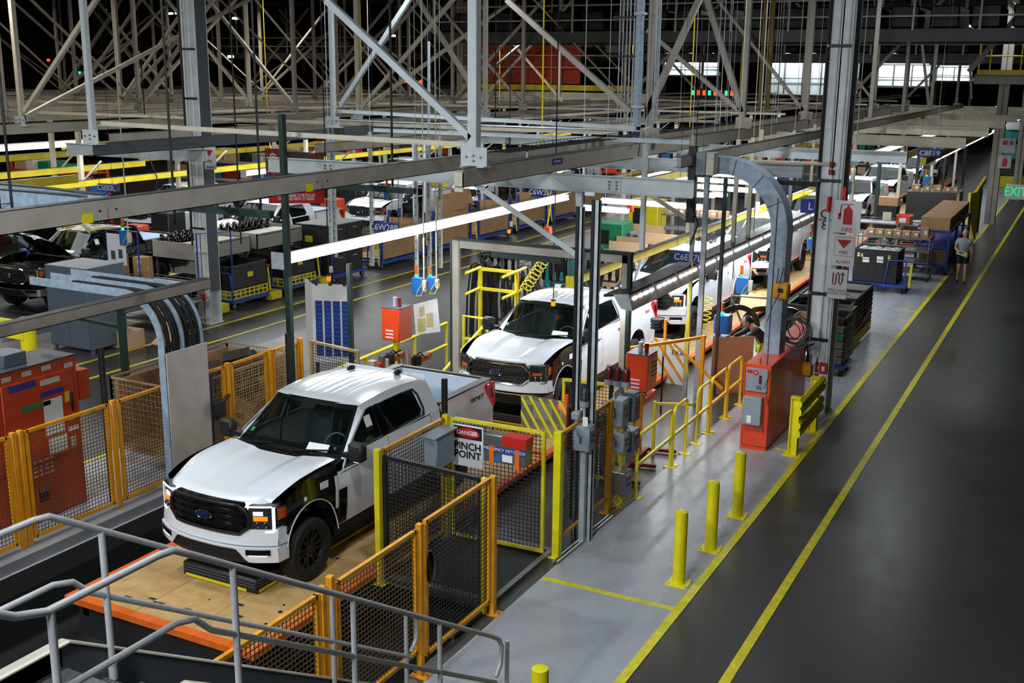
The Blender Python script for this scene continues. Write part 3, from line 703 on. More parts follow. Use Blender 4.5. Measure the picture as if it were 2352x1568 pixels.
trim(stripe(-6.0, 12.47, -4.13, 12.56)); trim(stripe(-4.6, 19.35, -4.13, 19.42)); trim(stripe(-20.38, 3, -20.27, 130)); trim(stripe(-19.22, 3, -19.11, 130)); trim(stripe(-15.05, 3, -14.95, 17)); trim(stripe(-15.0, 14.6, -13.4, 14.68))
trim(stripe(-22.9, 21.2, -20.4, 21.27)); trim(stripe(-4.8, 33.5, -4.13, 33.56))
b = new_mesh('concrete'); b.box((-12.95, 3, 0), (-12.40, 16.5, .16)); trim(b)
b = new_mesh('metal_dull'); b.box((-6.30, 10.5, 0), (-6.22, 13.3, .05)); b.box((-6.9, 13.28, 0), (-6.22, 13.36, .05)); trim(b)
# ---------------------------------------------------------------- skillets (moving wooden decks)
def skillet(y0, label, L=7.75):
    t = thing('conveyor_skillet', label, 'conveyor', (TX, y0, 0), group='wooden skillets under the trucks')
    x0, x1 = -10.92, -7.86
    xr = x1
    b = new_mesh('pit_dark'); b.box((x0+.12, y0+.1, -.35), (xr-.12, y0+L-.1, .10)); b.m('metal_dull')
    for x in (x0+.25, xr-.25): b.beam((x, y0+.1, .0), (x, y0+L-.1, .0), .1, .12)
    part('frame', b, t)
    nb = [0, .34, .67, 1.0]
    for i in range(3):
        for j in range(3):
            b = new_mesh('wood_ply'); a0 = lerp(x0+.13, xr-.13, nb[i]); a1 = lerp(x0+.13, xr-.13, nb[i+1]); c0 = y0 + .13 + j*(L-.2)/3; c1 = c0 + (L-.2)/3
            b.bbox((a0+.004, c0+.004, .10), (a1-.004, c1-.004, .196 + random.uniform(0, .004)), .004); part('plank', b, t)
    for (p, q) in (((x0, y0, .12), (x0+.13, y0+L, .205)), ((xr-.13, y0, .12), (xr, y0+L, .205)), ((x0+.13, y0, .12), (xr-.13, y0+.13, .205))):
        b = new_mesh('orange_edge'); b.box(p, q); part('edge_strip', b, t)
    b = new_mesh('metal_dull'); rnd = random.Random(int(y0*10))
    for k in range(7):
        x, y = rnd.uniform(x0+.4, xr-.4), rnd.uniform(y0+.2, y0+1.0); b.m('metal_dull'); b.cbox((x, y, .201), (.11, .05, .004)); b.m('black'); b.cbox((x+.01, y, .203), (.05, .025, .004))
    b.m('black')
    for k in range(26): x, y = rnd.uniform(x0+.2, xr-.2), rnd.uniform(y0+.2, y0+L-.3); r = rnd.uniform(.012, .03); b.cyl((x, y, .199), (x, y, .203), r, 8)
    part('inset_fitting', b, t)
    return t
skl = ['wooden skillet with orange edges under the front truck', 'wooden skillet under the truck with the chrome studded grille', 'wooden skillet under the third truck of the line', 'wooden skillet beyond the Q8 column', 'wooden skillet under the fifth truck', 'wooden skillet under the sixth truck', 'wooden skillet under the seventh truck', 'wooden skillet under the eighth truck', 'wooden skillet under the ninth truck']
for k, lb in enumerate(skl): skillet(8.78 + 7.78*k, lb)
# lift table under each of the first trucks
for k in range(4):
    y = 9.95 + 7.75*k
    t = thing('lift_table', ['black lift table with yellow edges under the front truck', 'black lift table under the second truck', 'black lift table under the third truck', 'black lift table under the fourth truck'][k], 'lift', (TX, y, .2))
    b = new_mesh('black'); b.bbox((TX-.62, y, .2), (TX+.62, y+4.6, .40), .02); part('platform', b, t)
    b = new_mesh('fence_yellow'); b.box((TX-.56, y-.012, .215), (TX+.46, y-.001, .25)); b.box((TX+.621, y+.05, .215), (TX+.632, y+4.5, .25)); part('edge_stripe', b, t)
    b = new_mesh('grey_dark')
    for z in (.29, .33, .37): b.box((TX-.6, y-.01, z), (TX+.6, y-.002, z+.012)); b.box((TX+.621, y+.05, z), (TX+.63, y+4.5, z+.012))
    part('bellows', b, t)
# ================================================================ building columns, grid steel, hangers
def ibeam_x(p0, p1, w, h, m): b = new_mesh(m); b.ibeam(p0, p1, w, h); return b
def bolts(b, pts, n, r=.018, d=.02, m='grey_dark'):
    b.m(m); n = Vector(n)
    for p in pts: p = Vector(p); b.cyl(p, p + n*d, r, 6)
    return b
def column(name_label, x, y, top=11.0, wx=.42, wy=.44, m='column_white', letter=None, pipes=True, gm=None):
    """H section: flanges face +X and -X, web dark between; boxed low plate"""
    t = thing('building_column', name_label, 'column', (x, y, 0))
    b = new_mesh(m); b.box((x-wx/2, y-wy/2, 0), (x+wx/2, y-wy/2+.025, top)); b.box((x-wx/2, y+wy/2-.025, 0), (x+wx/2, y+wy/2, top))
    b.m(gm or m); b.box((x-.012, y-wy/2, 0), (x+.012, y+wy/2, top)); b.m(m)
    b.box((x-wx/2-.03, y-wy/2-.03, 0), (x+wx/2+.03, y+wy/2+.03, .02)); part('shaft', b, t)
    return t
def zq(z): return 6.7 - (6.7 - z) * 1.104
def zr(z): return 6.7 - (6.7 - z) * 1.117
# column R 8 (left)
RX, RY = -20.79, 22.22
cR = column('white steel column lettered R 8, left of the front truck', RX, RY, wx=.44, wy=.44)
b = new_mesh('grey_dark'); b.box((RX+0.220, RY-0.190, .9), (RX+0.225, RY+0.190, 11)); b.m('column_white'); b.box((RX-0.222, RY-0.220, 0), (RX-0.218, RY+0.220, zr(1.6))); part('web_cover', b, cR)
b = new_mesh('column_white')
for k, dx in enumerate((-.17, -.06, .0, .05)): b.cyl((RX+0.000+dx, RY-0.250, zr(2.9)), (RX+0.000+dx, RY-0.250, 11), .022 if k else .035, 8)
part('conduit', b, cR)
b = new_mesh('black_plastic'); b.cyl((RX-0.260, RY-0.250, zr(2.6)), (RX-0.260, RY-0.250, 11), .03, 8); part('black_conduit', b, cR, label='black conduit')
for z in (3.0, 4.95, 6.0, 7.1):
    b = new_mesh('black'); b.box((RX-0.280, RY-0.290, zr(z)), (RX+0.200, RY-0.250, zr(z+.045))); part('strut', b, cR)
text('lettering', 'R\n8', .36, (RX-0.040, RY-0.228, zr(3.93)), (1,0,0), (0,0,1), 'black', cR, .003)
b = new_mesh('black'); b.box((RX-0.180, RY-0.232, zr(3.94)), (RX+0.100, RY-0.226, zr(3.955))); part('dividing_line', b, cR)
b = new_mesh('galv'); b.box((RX-0.240, RY-0.260, zr(2.42)), (RX+0.220, RY-0.230, zr(2.46))); b.box((RX-0.240, RY-0.260, zr(1.36)), (RX+0.200, RY-0.230, zr(1.40))); b.cyl((RX-0.180, RY-0.250, zr(1.6)), (RX-0.180, RY-0.250, zr(2.4)), .016, 6); part('clamp_strut', b, cR)
b = new_mesh('red_sign'); b.bbox((RX-0.060, RY-0.310, zr(1.30)), (RX+0.100, RY-0.230, zr(1.46)), .01); part('alarm_pull', b, cR, label='red fire alarm pull station')
b = new_mesh('white_sign'); b.box((RX+0.260, RY-0.190, zr(4.42)), (RX+0.66, RY-0.180, zr(4.95))); s_ = part('sign_panel', b, cR)
b = new_mesh('red_sign'); b.prism([(-.12, .07), (.12, .07), (0, -.10)], .004, (RX+0.450, RY-0.195, zr(4.80)), (1,0,0), (0,0,1)); part('arrow', b, s_)
text('lettering', 'FIRE', .09, (RX+0.450, RY-0.195, zr(4.60)), (1,0,0), (0,0,1), 'red_dark', s_); text('lettering', 'ALARM', .07, (RX+0.450, RY-0.195, zr(4.47)), (1,0,0), (0,0,1), 'red_dark', s_)
# column Q 8 (right)
QX, QY = -4.48, 22.20
cQ = column('white steel column lettered Q 8 with fire signs, beside the yellow aisle line', QX, QY, wx=.46, wy=.56)
b = new_mesh('column_white')
b.cyl((QX+.0, QY-.31, zq(1.7)), (QX+.0, QY-.31, zq(5.0)), .035, 10); b.cyl((QX+.13, QY-.30, .6), (QX+.13, QY-.30, 11), .022, 8); b.cyl((QX+.19, QY-.30, .6), (QX+.19, QY-.30, 11), .02, 8); b.cyl((QX-.06, QY-.30, zq(5.0)), (QX-.06, QY-.30, 11), .02, 8)
part('conduit', b, cQ)
b = new_mesh('black_plastic'); b.cyl((QX-.24, QY-.31, zq(1.75)), (QX-.24, QY-.31, 11), .035, 8); part('black_conduit', b, cQ, label='black conduit')
for z in (2.02, 2.86, 4.87, 7.15):
    b = new_mesh('black'); b.box((QX-.27, QY-.36, zq(z)), (QX+.19, QY-.30, zq(z+.05))); b.m('galv'); b.box((QX-.25, QY-.365, zq(z+.01)), (QX-.22, QY-.36, zq(z+.04))); part('strut', b, cQ)
text('lettering', 'Q\n8', .26, (QX-.06, QY-.290, zq(4.20)), (1,0,0), (0,0,1), 'black', cQ, .004)
b = new_mesh('black'); b.box((QX-.18, QY-.292, zq(4.195)), (QX+.06, QY-.286, zq(4.21))); part('dividing_line', b, cQ)
b = new_mesh('red_sign'); b.bbox((QX+.06, QY-.36, zq(1.42)), (QX+.22, QY-.28, zq(1.62)), .01); b.m('white_sign'); b.box((QX+.11, QY-.365, zq(1.48)), (QX+.17, QY-.36, zq(1.56))); part('alarm_pull', b, cQ, label='red fire alarm pull station')
b = new_mesh('galv'); b.box((QX-.23, QY-.33, zq(1.50)), (QX+.08, QY-.30, zq(1.54))); part('clamp_strut', b, cQ)
b = new_mesh('red_dark'); b.cyl((QX, QY-.31, zq(5.0)), (QX, QY-.31, zq(5.08)), .06, 10); b.cyl((QX, QY-.31, zq(1.30)), (QX, QY-.31, zq(1.62)), .03, 8); b.m('red_sign'); b.cyl((QX-.01, QY-.36, zq(1.42)), (QX+.05, QY-.36, zq(1.42)), .03, 8); b.m('black'); b.cyl((QX-.24, QY-.31, zq(1.4)), (QX-.24, QY-.31, zq(1.78)), .045, 8); part('valve', b, cQ, label='dark red valve on the hose pipe')
b = new_mesh('red_sign'); b.cyl((QX+.0, QY-.33, zq(4.35)), (QX+.0, QY-.33, zq(4.62)), .045, 8); b.bbox((QX+.23, QY-.33, zq(4.5)), (QX+.31, QY-.23, zq(4.8)), .01); part('alarm_horn', b, cQ, label='red fire alarm fittings')
# three signs fixed to the column, each with an angled return leaf
def sign3(z0, z1, x1, nm, label):
    x0 = QX + .10; x1 += .05; t = thing('fire_sign', label, 'sign', (x0, QY-.36, zq(z0)))
    b = new_mesh('white_sign'); b.bbox((x0, QY-.375, zq(z0)), (x1, QY-.365, zq(z1)), .004)
    b.prism([(0, 0), (.22, 0), (.22, z1-z0-.04), (0, z1-z0-.04)], .008, (x0, QY-.365, zq(z0+.02)), Vector((-.32, .85, 0)), (0, 0, 1)); part('panel', b, t)
    return t, (x0 + x1)/2, QY-.378
X_, Z_ = (1, 0, 0), (0, 0, 1)
t, xc, yc = sign3(4.00, 4.57, QX+.58, 'ext', 'white sign with red fire extinguisher picture, topmost on the Q8 column')
b = new_mesh('red_sign'); b.prism([(-.085,-.17),(.085,-.17),(.085,.10),(.06,.14),(.025,.16),(.025,.20),(-.025,.20),(-.025,.16),(-.06,.14),(-.085,.10)], .004, (xc+.02, yc, zq(4.31)), X_, Z_); b.beam((xc-.10, yc, zq(4.50)), (xc+.12, yc, zq(4.51)), .006, .016); b.beam((xc-.11, yc, zq(4.50)), (xc-.13, yc, zq(4.30)), .005, .022); b.beam((xc-.135, yc, zq(4.35)), (xc-.14, yc, zq(4.24)), .005, .05); part('picture', b, t)
text('lettering', 'FIRE', .115, (xc+.02, yc, zq(4.06)), X_, Z_, 'red_sign', t)
t, xc, yc = sign3(3.42, 3.98, QX+.52, 'alarm', 'white FIRE ALARM sign with red triangle on the Q8 column')
b = new_mesh('red_sign'); b.prism([(-.14, .085), (.14, .085), (0, -.085)], .004, (xc+.02, yc, zq(3.81)), X_, Z_)
for a, c in (((-.18,-.20),(.18,-.20)), ((-.18,.13),(.18,.13)), ((-.18,-.20),(-.18,.13)), ((.18,-.20),(.18,.13))): b.beam((xc+.02+a[0], yc, zq(3.80+a[1])), (xc+.02+c[0], yc, zq(3.80+c[1])), .004, .008)
part('picture', b, t); text('lettering', 'FIRE', .09, (xc+.02, yc, zq(3.66)), X_, Z_, 'red_dark', t); text('lettering', 'ALARM', .085, (xc+.02, yc, zq(3.49)), X_, Z_, 'red_dark', t)
t, xc, yc = sign3(2.83, 3.36, QX+.42, 'hose', 'white FIRE HOSE CONNECTION sign, lowest on the Q8 column')
b = new_mesh('red_dark'); b.tube([(xc-.09, yc, zq(3.30)), (xc-.09, yc, zq(3.10)), (xc-.05, yc, zq(3.08)), (xc-.03, yc, zq(3.12)), (xc-.03, yc, zq(3.26)), (xc+.0, yc, zq(3.30)), (xc+.03, yc, zq(3.26)), (xc+.03, yc, zq(3.12)), (xc+.06, yc, zq(3.09)), (xc+.09, yc, zq(3.14)), (xc+.09, yc, zq(3.31))], .013, 6); b.cyl((xc+.05, yc, zq(3.27)), (xc+.13, yc, zq(3.27)), .012, 6); part('picture', b, t)
text('lettering', 'FIRE HOSE\nCONNECTION', .072, (xc, yc, zq(2.95)), X_, Z_, 'red_dark', t)
# hose pipe stub to the left of the column
b = new_mesh('steel_cream'); b.cyl((QX-1.5, QY-.5, 5.02), (QX-.02, QY-.32, 5.02), .035, 10); b.cyl((QX-1.9, QY-.9, 5.0), (QX-1.5, QY-.5, 5.02), .035, 10); b.m('red_dark'); b.sphere((QX, QY-.33, 5.02), .06, 10, 6); solo('sprinkler_pipe', b, 'cream sprinkler pipe running into the Q8 column', 'pipe')
b = new_mesh('black'); b.beam((QX-1.55, QY-.2, 4.62), (QX-.2, QY-.28, 4.62), .09, .09); solo('support_arm', b, 'black square arm bolted to the left side of the Q8 column', 'bracket')
for lb, x, y, mm in (('beige steel column far along the aisle, under the yellow railed platform', -4.05, 56.0, 'steel_beige'), ('beige steel column behind the platform column along the aisle', -4.05, 74.0, 'steel_beige'), ('broad cream column among the hangers left of the orange panel', -36.0, 62.0, 'steel_cream'), ('cream column in the far left cell', -33.4, 19.9, 'steel_cream')):
    column(lb, x, y, m=mm, wx=.45, wy=.5)
# ---------------------------------------------------------------- longitudinal and cross beams of the hanging grid
def lbeam(x, y0, y1, z, h=.2, w=.14, m='steel_beige', lb='', name='grid_beam', deco=None):
    t = thing(name, lb, 'beam', (x, y0, z))
    b = new_mesh('steel_dark'); b.box((x-w/2, y0, z+h-.012), (x+w/2, y1, z+h)); part('top_flange', b, t)
    b = new_mesh(m); b.box((x+w/2-.012, y0, z), (x+w/2, y1, z+h-.012)); b.box((x-w/2, y0, z), (x+w/2, y1, z+.012)); part('web', b, t)
    if deco: deco(t)
    return t
def dA(t):
    for y in (9.05, 13.05, 17.4):
        b = new_mesh('steel_beige'); bolts(b, [(-9.925, y+dy, z) for dy in (-.12, .12) for z in (5.0, 5.12)], (1,0,0), .012, .012, 'black'); b.m('black'); b.box((-9.928, y-.003, 4.96), (-9.924, y+.003, 5.15)); part('splice_bolt', b, t)
    for y in (8.75, 12.75):
        b = new_mesh('fence_yellow'); b.box((-9.924, y-.08, 5.0), (-9.920, y+.08, 5.11)); part('sticker', b, t, label='yellow warning sticker')
lbeam(-10.0, 1.5, 19.6, 5.0, .25, .15, lb='long grey channel crossing the left of the view above the front truck', deco=dA)
def dB(t):
    b = new_mesh('blue_sign'); b.box((-8.69, 18.2, 5.06), (-8.686, 18.65, 5.17)); pl = part('maker_plate', b, t, label='small dark blue plate'); 
    text('lettering', 'BT POWER', .055, (-8.684, 18.42, 5.115), (0,1,0), (0,0,1), 'white_sign', pl, .001)
    b = new_mesh('steel_cream'); b.box((-8.85, 15.0, 4.86), (-8.69, 15.02, 5.16)); part('end_plate', b, t)
lbeam(-8.77, 15.0, 60, 4.93, .30, .16, lb='long beige beam starting in mid air above the second truck', deco=dB)
lbeam(-10.0, 19.7, 62, 5.0, .22, .15, lb='grey beam beyond the long channel, behind the hanger bracket')
lbeam(-17.35, 15.5, 42, 5.02, .24, .16, m='grey_dark', lb='grey channel whose end plate hangs over the lit tube at left')
lbeam(-14.6, 18.9, 46, 4.98, .2, .15, m='steel_beige', lb='beige channel over the empty aisle between the lines')
lbeam(-6.6, 19.0, 64, 5.05, .2, .14, m='steel_beige', lb='beige beam over the right end of the light cross beams')
lbeam(-20.9, 19.2, 70, 4.95, .22, .16, lb='beige beam over the yellow floor line at left')
lbeam(-25.4, 14, 70, 4.95, .28, .16, m='steel_cream', lb='cream beam above the black truck line, first beyond column R8')
lbeam(-30.9, 14, 80, 4.95, .28, .16, m='steel_beige', lb='beige beam above the far trucks, second beyond column R8')
lbeam(-36, 18, 80, 4.95, .28, .16, m='steel_cream', lb='cream beam in the far grid, third beyond column R8')
lbeam(-42, 22, 90, 4.95, .28, .16, m='steel_beige', lb='beige beam in the far grid, fourth beyond column R8')
lbeam(-50, 26, 100, 4.95, .28, .16, m='steel_cream', lb='cream beam in the far grid, fifth beyond column R8')
lbeam(-60, 34, 110, 4.95, .28, .16, m='steel_beige', lb='beige beam in the far grid, last beyond column R8')
for k, x in enumerate((-12.3, -13.6, -16.9, -23.2, -28.1)): lbeam(x, 26, 90, 5.15, .12, .1, m=('steel_cream', 'steel_beige')[k % 2], lb='thin %s rail of the far grid, %s' % (('cream', 'beige')[k % 2], ('over the truck line', 'beside the truck line', 'over the open aisle', 'over the left carts', 'over the left line')[k]))
def xbeam(x0, x1, y, z, h=.28, w=.14, m='steel_white', lb='', bl=()):
    t = thing('cross_beam', lb, 'beam', (x0, y, z))
    b = new_mesh(m); b.box((x0, y-w/2, z+h-.015), (x1, y+w/2, z+h)); b.box((x0, y-w/2, z), (x1, y+w/2, z+.015)); b.box((x0, y-.006, z+.015), (x1, y+.006, z+h-.015))
    b.m(m); b.box((x1-.01, y-w/2, z), (x1, y+w/2, z+h)); part('beam_body', b, t)
    for xb in bl:
        b = new_mesh(m); b.box((xb-.14, y-.022, z+.03), (xb+.14, y-.006, z+h-.03)); bolts(b, [(xb+dx, y-.022, z+dz) for dx in (-.07, .07) for dz in (.08, .14, .20)], (0,-1,0), .022, .02, 'metal_dull'); part('splice_plate', b, t)
    return t
xbeam(-15.25, -6.0, 18.25, 4.62, .30, lb='pale blue-white cross beam over the second truck, carrying the bolted plates', bl=(-13.7, -7.5))
xbeam(-21.6, -17.3, 18.6, 4.70, .26, lb='pale cross beam left of column R8 over the black truck')
xbeam(-12.2, -5.1, 22.2, 4.70, .26, lb='short pale cross beam behind the first, over the tube lights', bl=(-10.6,))
xbeam(-12.0, -3.9, 27.4, 4.70, .26, m='steel_white', lb='pale cross beam third along the truck line')
xbeam(-24.4, -12.8, 27.8, 4.72, .26, m='steel_white', lb='pale stained cross beam between column R8 and the truck line')
xbeam(-30.0, -17.5, 33.0, 4.72, .26, m='steel_cream', lb='cream cross beam behind column R8')
for k, y in enumerate((34, 41, 48, 55, 62, 70)):
    xbeam(-11.5, -3.3, y, 4.7, .3, m='steel_cream', lb='cream cross beam %s beyond the Q8 column' % ('first', 'second', 'third', 'fourth', 'fifth', 'sixth')[k])
for k, y in enumerate((25, 33, 41, 49, 57, 66)):
    b = new_mesh(('steel_cream', 'steel_beige')[k % 2]); b.box((-66, y-.05, 5.24), (-10.2, y+.05, 5.32)); solo('cross_rail', b, 'long level %s rail across the far grid, %s from the camera' % (('cream', 'beige')[k % 2], ('first', 'second', 'third', 'fourth', 'fifth', 'sixth')[k]), 'beam')
# bracing angles lying level between hanger feet
def brace(p0, p1, w, m, lb, cat='brace', nm='bracing_angle', up=(0, 0, 1)):
    b = new_mesh(m); b.angle(p0, p1, w, .012, up=up); return solo(nm, b, lb, cat, smooth=False)
brace(PY(232, 287, 15.7), PY(1088, 338, 15.7), .075, 'steel_cream', 'long cream angle running level from column R8 side to the big hanger bracket')
brace(PY(775, 258, 23.5), PY(1462, 298, 23.5), .08, 'steel_white', 'white level angle ending at the blue pipe')
brace((-15.6, 22.6, 5.25), (-7.6, 22.6, 5.25), .08, 'steel_white', 'white level angle behind the big bracket')
# cable tray along beam
b = new_mesh('black')
for x in (-9.6, -9.42, -9.24): b.beam((x, 17.5, 5.30), (x, 34, 5.30), .015)
for x in (-9.6, -9.24): b.beam((x, 17.5, 5.37), (x, 34, 5.37), .012)
for k in range(90): y = 17.6 + k*.18; b.tube([(-9.6, y, 5.38), (-9.6, y, 5.30), (-9.24, y, 5.30), (-9.24, y, 5.38)], .006, 4)
solo('cable_tray', b, 'black wire basket cable tray on top of the beam above the second truck', 'cable tray')
b = new_mesh('galv')
for dx in (0, .06, .12): b.tube([(-16.5, 22.3+dx, 5.50), (-8.6, 22.2+dx, 5.50), (-8.3-dx, 22.2+dx, 5.60), (-8.2-dx, 22.2+dx, 5.8), (-8.2-dx, 22.2+dx, 11)], .016, 6)
solo('conduit_run', b, 'bundle of thin steel conduits turning up beside the blue pipe', 'conduit')
# ---------------------------------------------------------------- hangers
def hanger(x, y, m='steel_cream', w=.11, z0=5.2, top=12.6, lb='', foot=True, br=None, grp=None, big=1.0):
    t = thing('ceiling_hanger', lb, 'hanger', (x, y, z0), group=grp)
    b = new_mesh(m); b.angle((x, y, z0), (x, y, top), w, .014, up=(0, 1, 0)); part('post', b, t, smooth=False)
    if foot:
        b = new_mesh('steel_white' if m != 'steel_beige' else m); b.box((x-.19*big, y-.075, z0-.02), (x+.19*big, y-.06, z0+.22*big)); b.box((x-.22, y-.14, z0-.04), (x+.22, y+.1, z0-.02))
        bolts(b, [(x-.13, y-.075, z0+.12), (x+.13, y-.075, z0+.12), (x, y-.075, z0+.14), (x, y-.075, z0+.06)], (0,-1,0), .02, .02, 'metal_dull'); part('foot_bracket', b, t)
    if br:
        for (a, c, ww) in br: b = new_mesh(m); b.angle(a, c, ww, .014, up=(0, 1, 0)); part('diagonal_brace', b, t, smooth=False)
    return t
# nearest hangers, placed one by one
P5, P3 = 15.55, 23.4
hanger(-8.77, P5, 'steel_white', .15, 5.25, lb='thick white hanger with large bolted foot, right of picture centre', br=[(PY(1083, 312, P5), PY(750, -5, P5), .10)], big=1.25)
hanger(-17.35, P5+.05, 'steel_white', .10, 5.28, lb='white hanger left of column R8, its foot on the grey channel end', big=1.1)
hanger(-17.35, P3, 'steel_white', .10, 5.30, lb='white hanger whose foot sits above the perforated strut', br=[(PY(783, 245, P3), PY(945, -5, P3), .10)], big=1.1)
hanger(-8.77, P3, 'steel_beige', .15, 5.26, lb='beige double hanger beside the big blue pipe', br=[(PY(1485, 272, P3), PY(1612, -5, P3), .12), (PY(1450, 252, P3), PY(1165, -5, P3), .11)], big=1.2)
hanger(-8.77, 30.7, 'steel_beige', .15, 5.26, lb='beige hanger left of the Q8 column with two crossing braces', br=[(PY(1708, 255, 30.7), PY(1628, -5, 30.7), .15), (PY(1698, 250, 30.7), PY(1488, 65, 30.7), .11)], big=1.2)
hanger(-8.77, 38.2, 'steel_beige', .12, 5.26, lb='beige hanger just left of the Q8 column top')
hanger(-17.35, 31.4, 'steel_cream', .12, 5.30, lb='cream hanger with foot left of the orange enclosure', br=[(PY(1112, 240, 31.4), PY(960, -5, 31.4), .12)])
b = new_mesh('galv_blue'); q = PY(1463, 280, 23.1); b.cyl((q.x, 23.1, 5.55), (q.x, 23.1, 12.6), .085, 18); b.m('steel_white'); b.box((q.x-.11, 23.0, 5.95), (q.x+.11, 23.2, 6.0)); b.box((q.x-.11, 23.0, 7.9), (q.x+.11, 23.2, 7.95)); b.m('blue_sign'); b.cyl((q.x+.02, 23.1, 5.1), (q.x, 23.1, 5.6), .025, 8); solo('down_pipe', b, 'thick blue-grey pipe hanging beside the beige double hanger', 'pipe')
b = new_mesh('galv')
for k in range(5): q = PY(1418+8*k, 260, 23.6); b.cyl((q.x, 23.6, 5.6), (q.x, 23.6, 12.6), .015, 6)
q = PY(1400, 131, 23.55); b.m('black'); b.box((q.x, 23.5, q.z), (q.x+.8, 23.53, q.z+.04)); q = PY(1410, 42, 23.55); b.box((q.x, 23.5, q.z), (q.x+.7, 23.53, q.z+.04)); solo('conduit_bundle', b, 'five upright steel conduits left of the thick blue pipe', 'conduit')
b = new_mesh('galv_blue'); p = PX(30, 300, -16.6); b.cyl((-17.75, p.y-.0, 3.3), (-17.75, p.y, 11), .045, 10); solo('down_pipe', b, 'slim blue-grey pipe hanging at the left edge above the grey cabinet', 'pipe')
b = new_mesh('galv'); b.cyl(PY(985, 300, 24), PY(985, 95, 24), .04, 10); solo('down_pipe', b, 'short grey pipe standing behind the long diagonal brace', 'pipe')
# systematic far hangers
HX = [(-20.9, 'fourth'), (-30.9, 'third'), (-42.0, 'second'), (-60.0, 'last')]
nth = ['first', 'second', 'third', 'fourth', 'fifth', 'sixth', 'seventh', 'eighth', 'ninth', 'tenth']
rows = {-20.9: (29.5, 41, 52, 64), -25.4: (20.5, 32, 43, 54, 66), -30.9: (18.8, 24.3, 30, 36, 42, 48, 56, 66), -36.0: (22, 28, 34, 40, 47, 55, 64), -42.0: (26, 31.5, 37, 43, 50, 58, 68), -50.0: (31, 37, 43, 50, 58, 68), -60.0: (38, 45, 52, 60, 70)}
for x, ys in rows.items():
    for k, y in enumerate(ys):
        m = 'steel_beige' if (k % 3) else 'steel_cream'
        br = []
        if k < len(ys)-1: br.append(((x, y, 5.4), (x, ys[k+1], 9.8), .10)) if k % 2 == 0 else br.append(((x, y, 9.8), (x, ys[k+1], 5.4), .10))
        if k % 2 == 0: br.append(((x+.1, y, 5.5), (x+5.2, y+.1, 10.4), .10))
        else: br.append(((x-.1, y, 5.5), (x-5.0, y-.1, 10.4), .10))
        hanger(x, y, m, .12, 5.2, lb='%s hanger %s along the far grid row %s beyond column R8' % ('cream' if m == 'steel_cream' else 'beige', nth[k], nth[list(rows).index(x)]), br=br)
for k, y in enumerate((43, 50, 58, 68)):
    hanger(-10.0, y, 'steel_beige', .13, 5.1, lb='beige hanger over the truck line, %s beyond the Q8 column' % nth[k], br=[((-10, y, 5.4), (-10+(4.2 if k % 2 else -4.2), y, 10.2), .11)])
    hanger(-6.9, y-3.5, 'steel_beige', .12, 5.05, lb='beige hanger over the skillet edge, %s beyond the Q8 column' % nth[k], br=[((-6.9, y-3.5, 9.8), (-6.9, y+3, 5.4), .11)] if k % 2 else [])
# hanger rods of black threaded steel that carry the channel near the camera
for k, (px, py, X) in enumerate(((36, 560, -10.6), (398, 440, -10.6), (597, 430, -10.6), (902, 405, -10.6), (548, 440, -15.4), (1010, 380, -15.4), (1137, 372, -15.4))):
    p = PX(px, py, X); b = new_mesh('black'); b.cyl((X, p.y, 4.7 if X > -12 else 3.2), (X, p.y, 11), .016, 6); b.m('green_frame'); b.cyl((X, p.y, p.z), (X, p.y, p.z+.08), .03, 6)
    solo('threaded_rod', b, 'thin black threaded rod %s' % ('hanging at the far left edge', 'just left of column R8', 'just right of column R8', 'right of the big red banner', 'hanging behind the long channel near column R8', 'hanging over the C6W28R sign', 'hanging left of the big hanger foot')[k], 'rod')
for k, (px, py) in enumerate(((500, 470), (845, 415))):
    p = PX(px, py, -10.0); b = new_mesh('green_frame'); b.beam((-11.6, p.y+.1, 4.90), (-9.2, p.y+.1, 4.90), .09, .09); solo('cross_bar', b, 'dark green bar under the long channel, %s' % ('right of column R8', 'under the hanging rod beside the C6W28R sign')[k], 'bar')
# low channel and its lights at far left
lbeam(-12.3, 1.5, 13.1, 3.30, .17, .16, m='steel_beige', lb='low grey channel leading to the three curved cable trays at left')
# ================================================================ shell: roof, walls, far background
mat('roof_dark', hexc('1a1a18'), .8, noise=.3, nscale=.5)
mat('wall_far', hexc('33322e'), .8, noise=.3, nscale=.4)
b = new_mesh('roof_dark'); b.box((-82, -4, 12.6), (32, 152, 12.9)); struct('ceiling', b, False)
b = new_mesh('wall_far'); b.box((-82, 150, 0), (32, 150.4, 12.6)); struct('wall_far', b, False)
b = new_mesh('wall_far'); b.box((-82.4, -4, 0), (-82, 150, 12.6)); struct('wall_left', b, False)
b = new_mesh('wall_far'); b.box((32, -4, 0), (32.4, 150, 12.6)); struct('wall_right', b, False)
b = new_mesh('wall_far'); b.box((-82, -4.4, 0), (32, -4, 12.6)); struct('wall_near', b, False)
rl = ['over the stair', 'over the front truck', 'behind the front trucks', 'over column R8', 'beyond column R8', 'over the fifth truck', 'over the seventh truck', 'far along the hall', 'at the far end of the hall']
for k, y in enumerate((6, 20, 34, 48, 62, 76, 90, 110, 130)):
    t = thing('roof_truss', 'dark steel roof truss ' + rl[k], 'truss', (-25, y, 11))
    b = new_mesh('steel_dark'); b.beam((-80, y, 11.0), (30, y, 11.0), .2, .25); b.beam((-80, y, 12.4), (30, y, 12.4), .2, .25); part('chord', b, t)
    b = new_mesh('steel_dark')
    for i in range(36): x = -80 + i*3.05; b.beam((x, y, 11), (x+1.5, y, 12.4), .1); b.beam((x+1.5, y, 12.4), (x+3.05, y, 11), .1)
    w = part('web_member', b, t); w['kind'] = 'stuff'
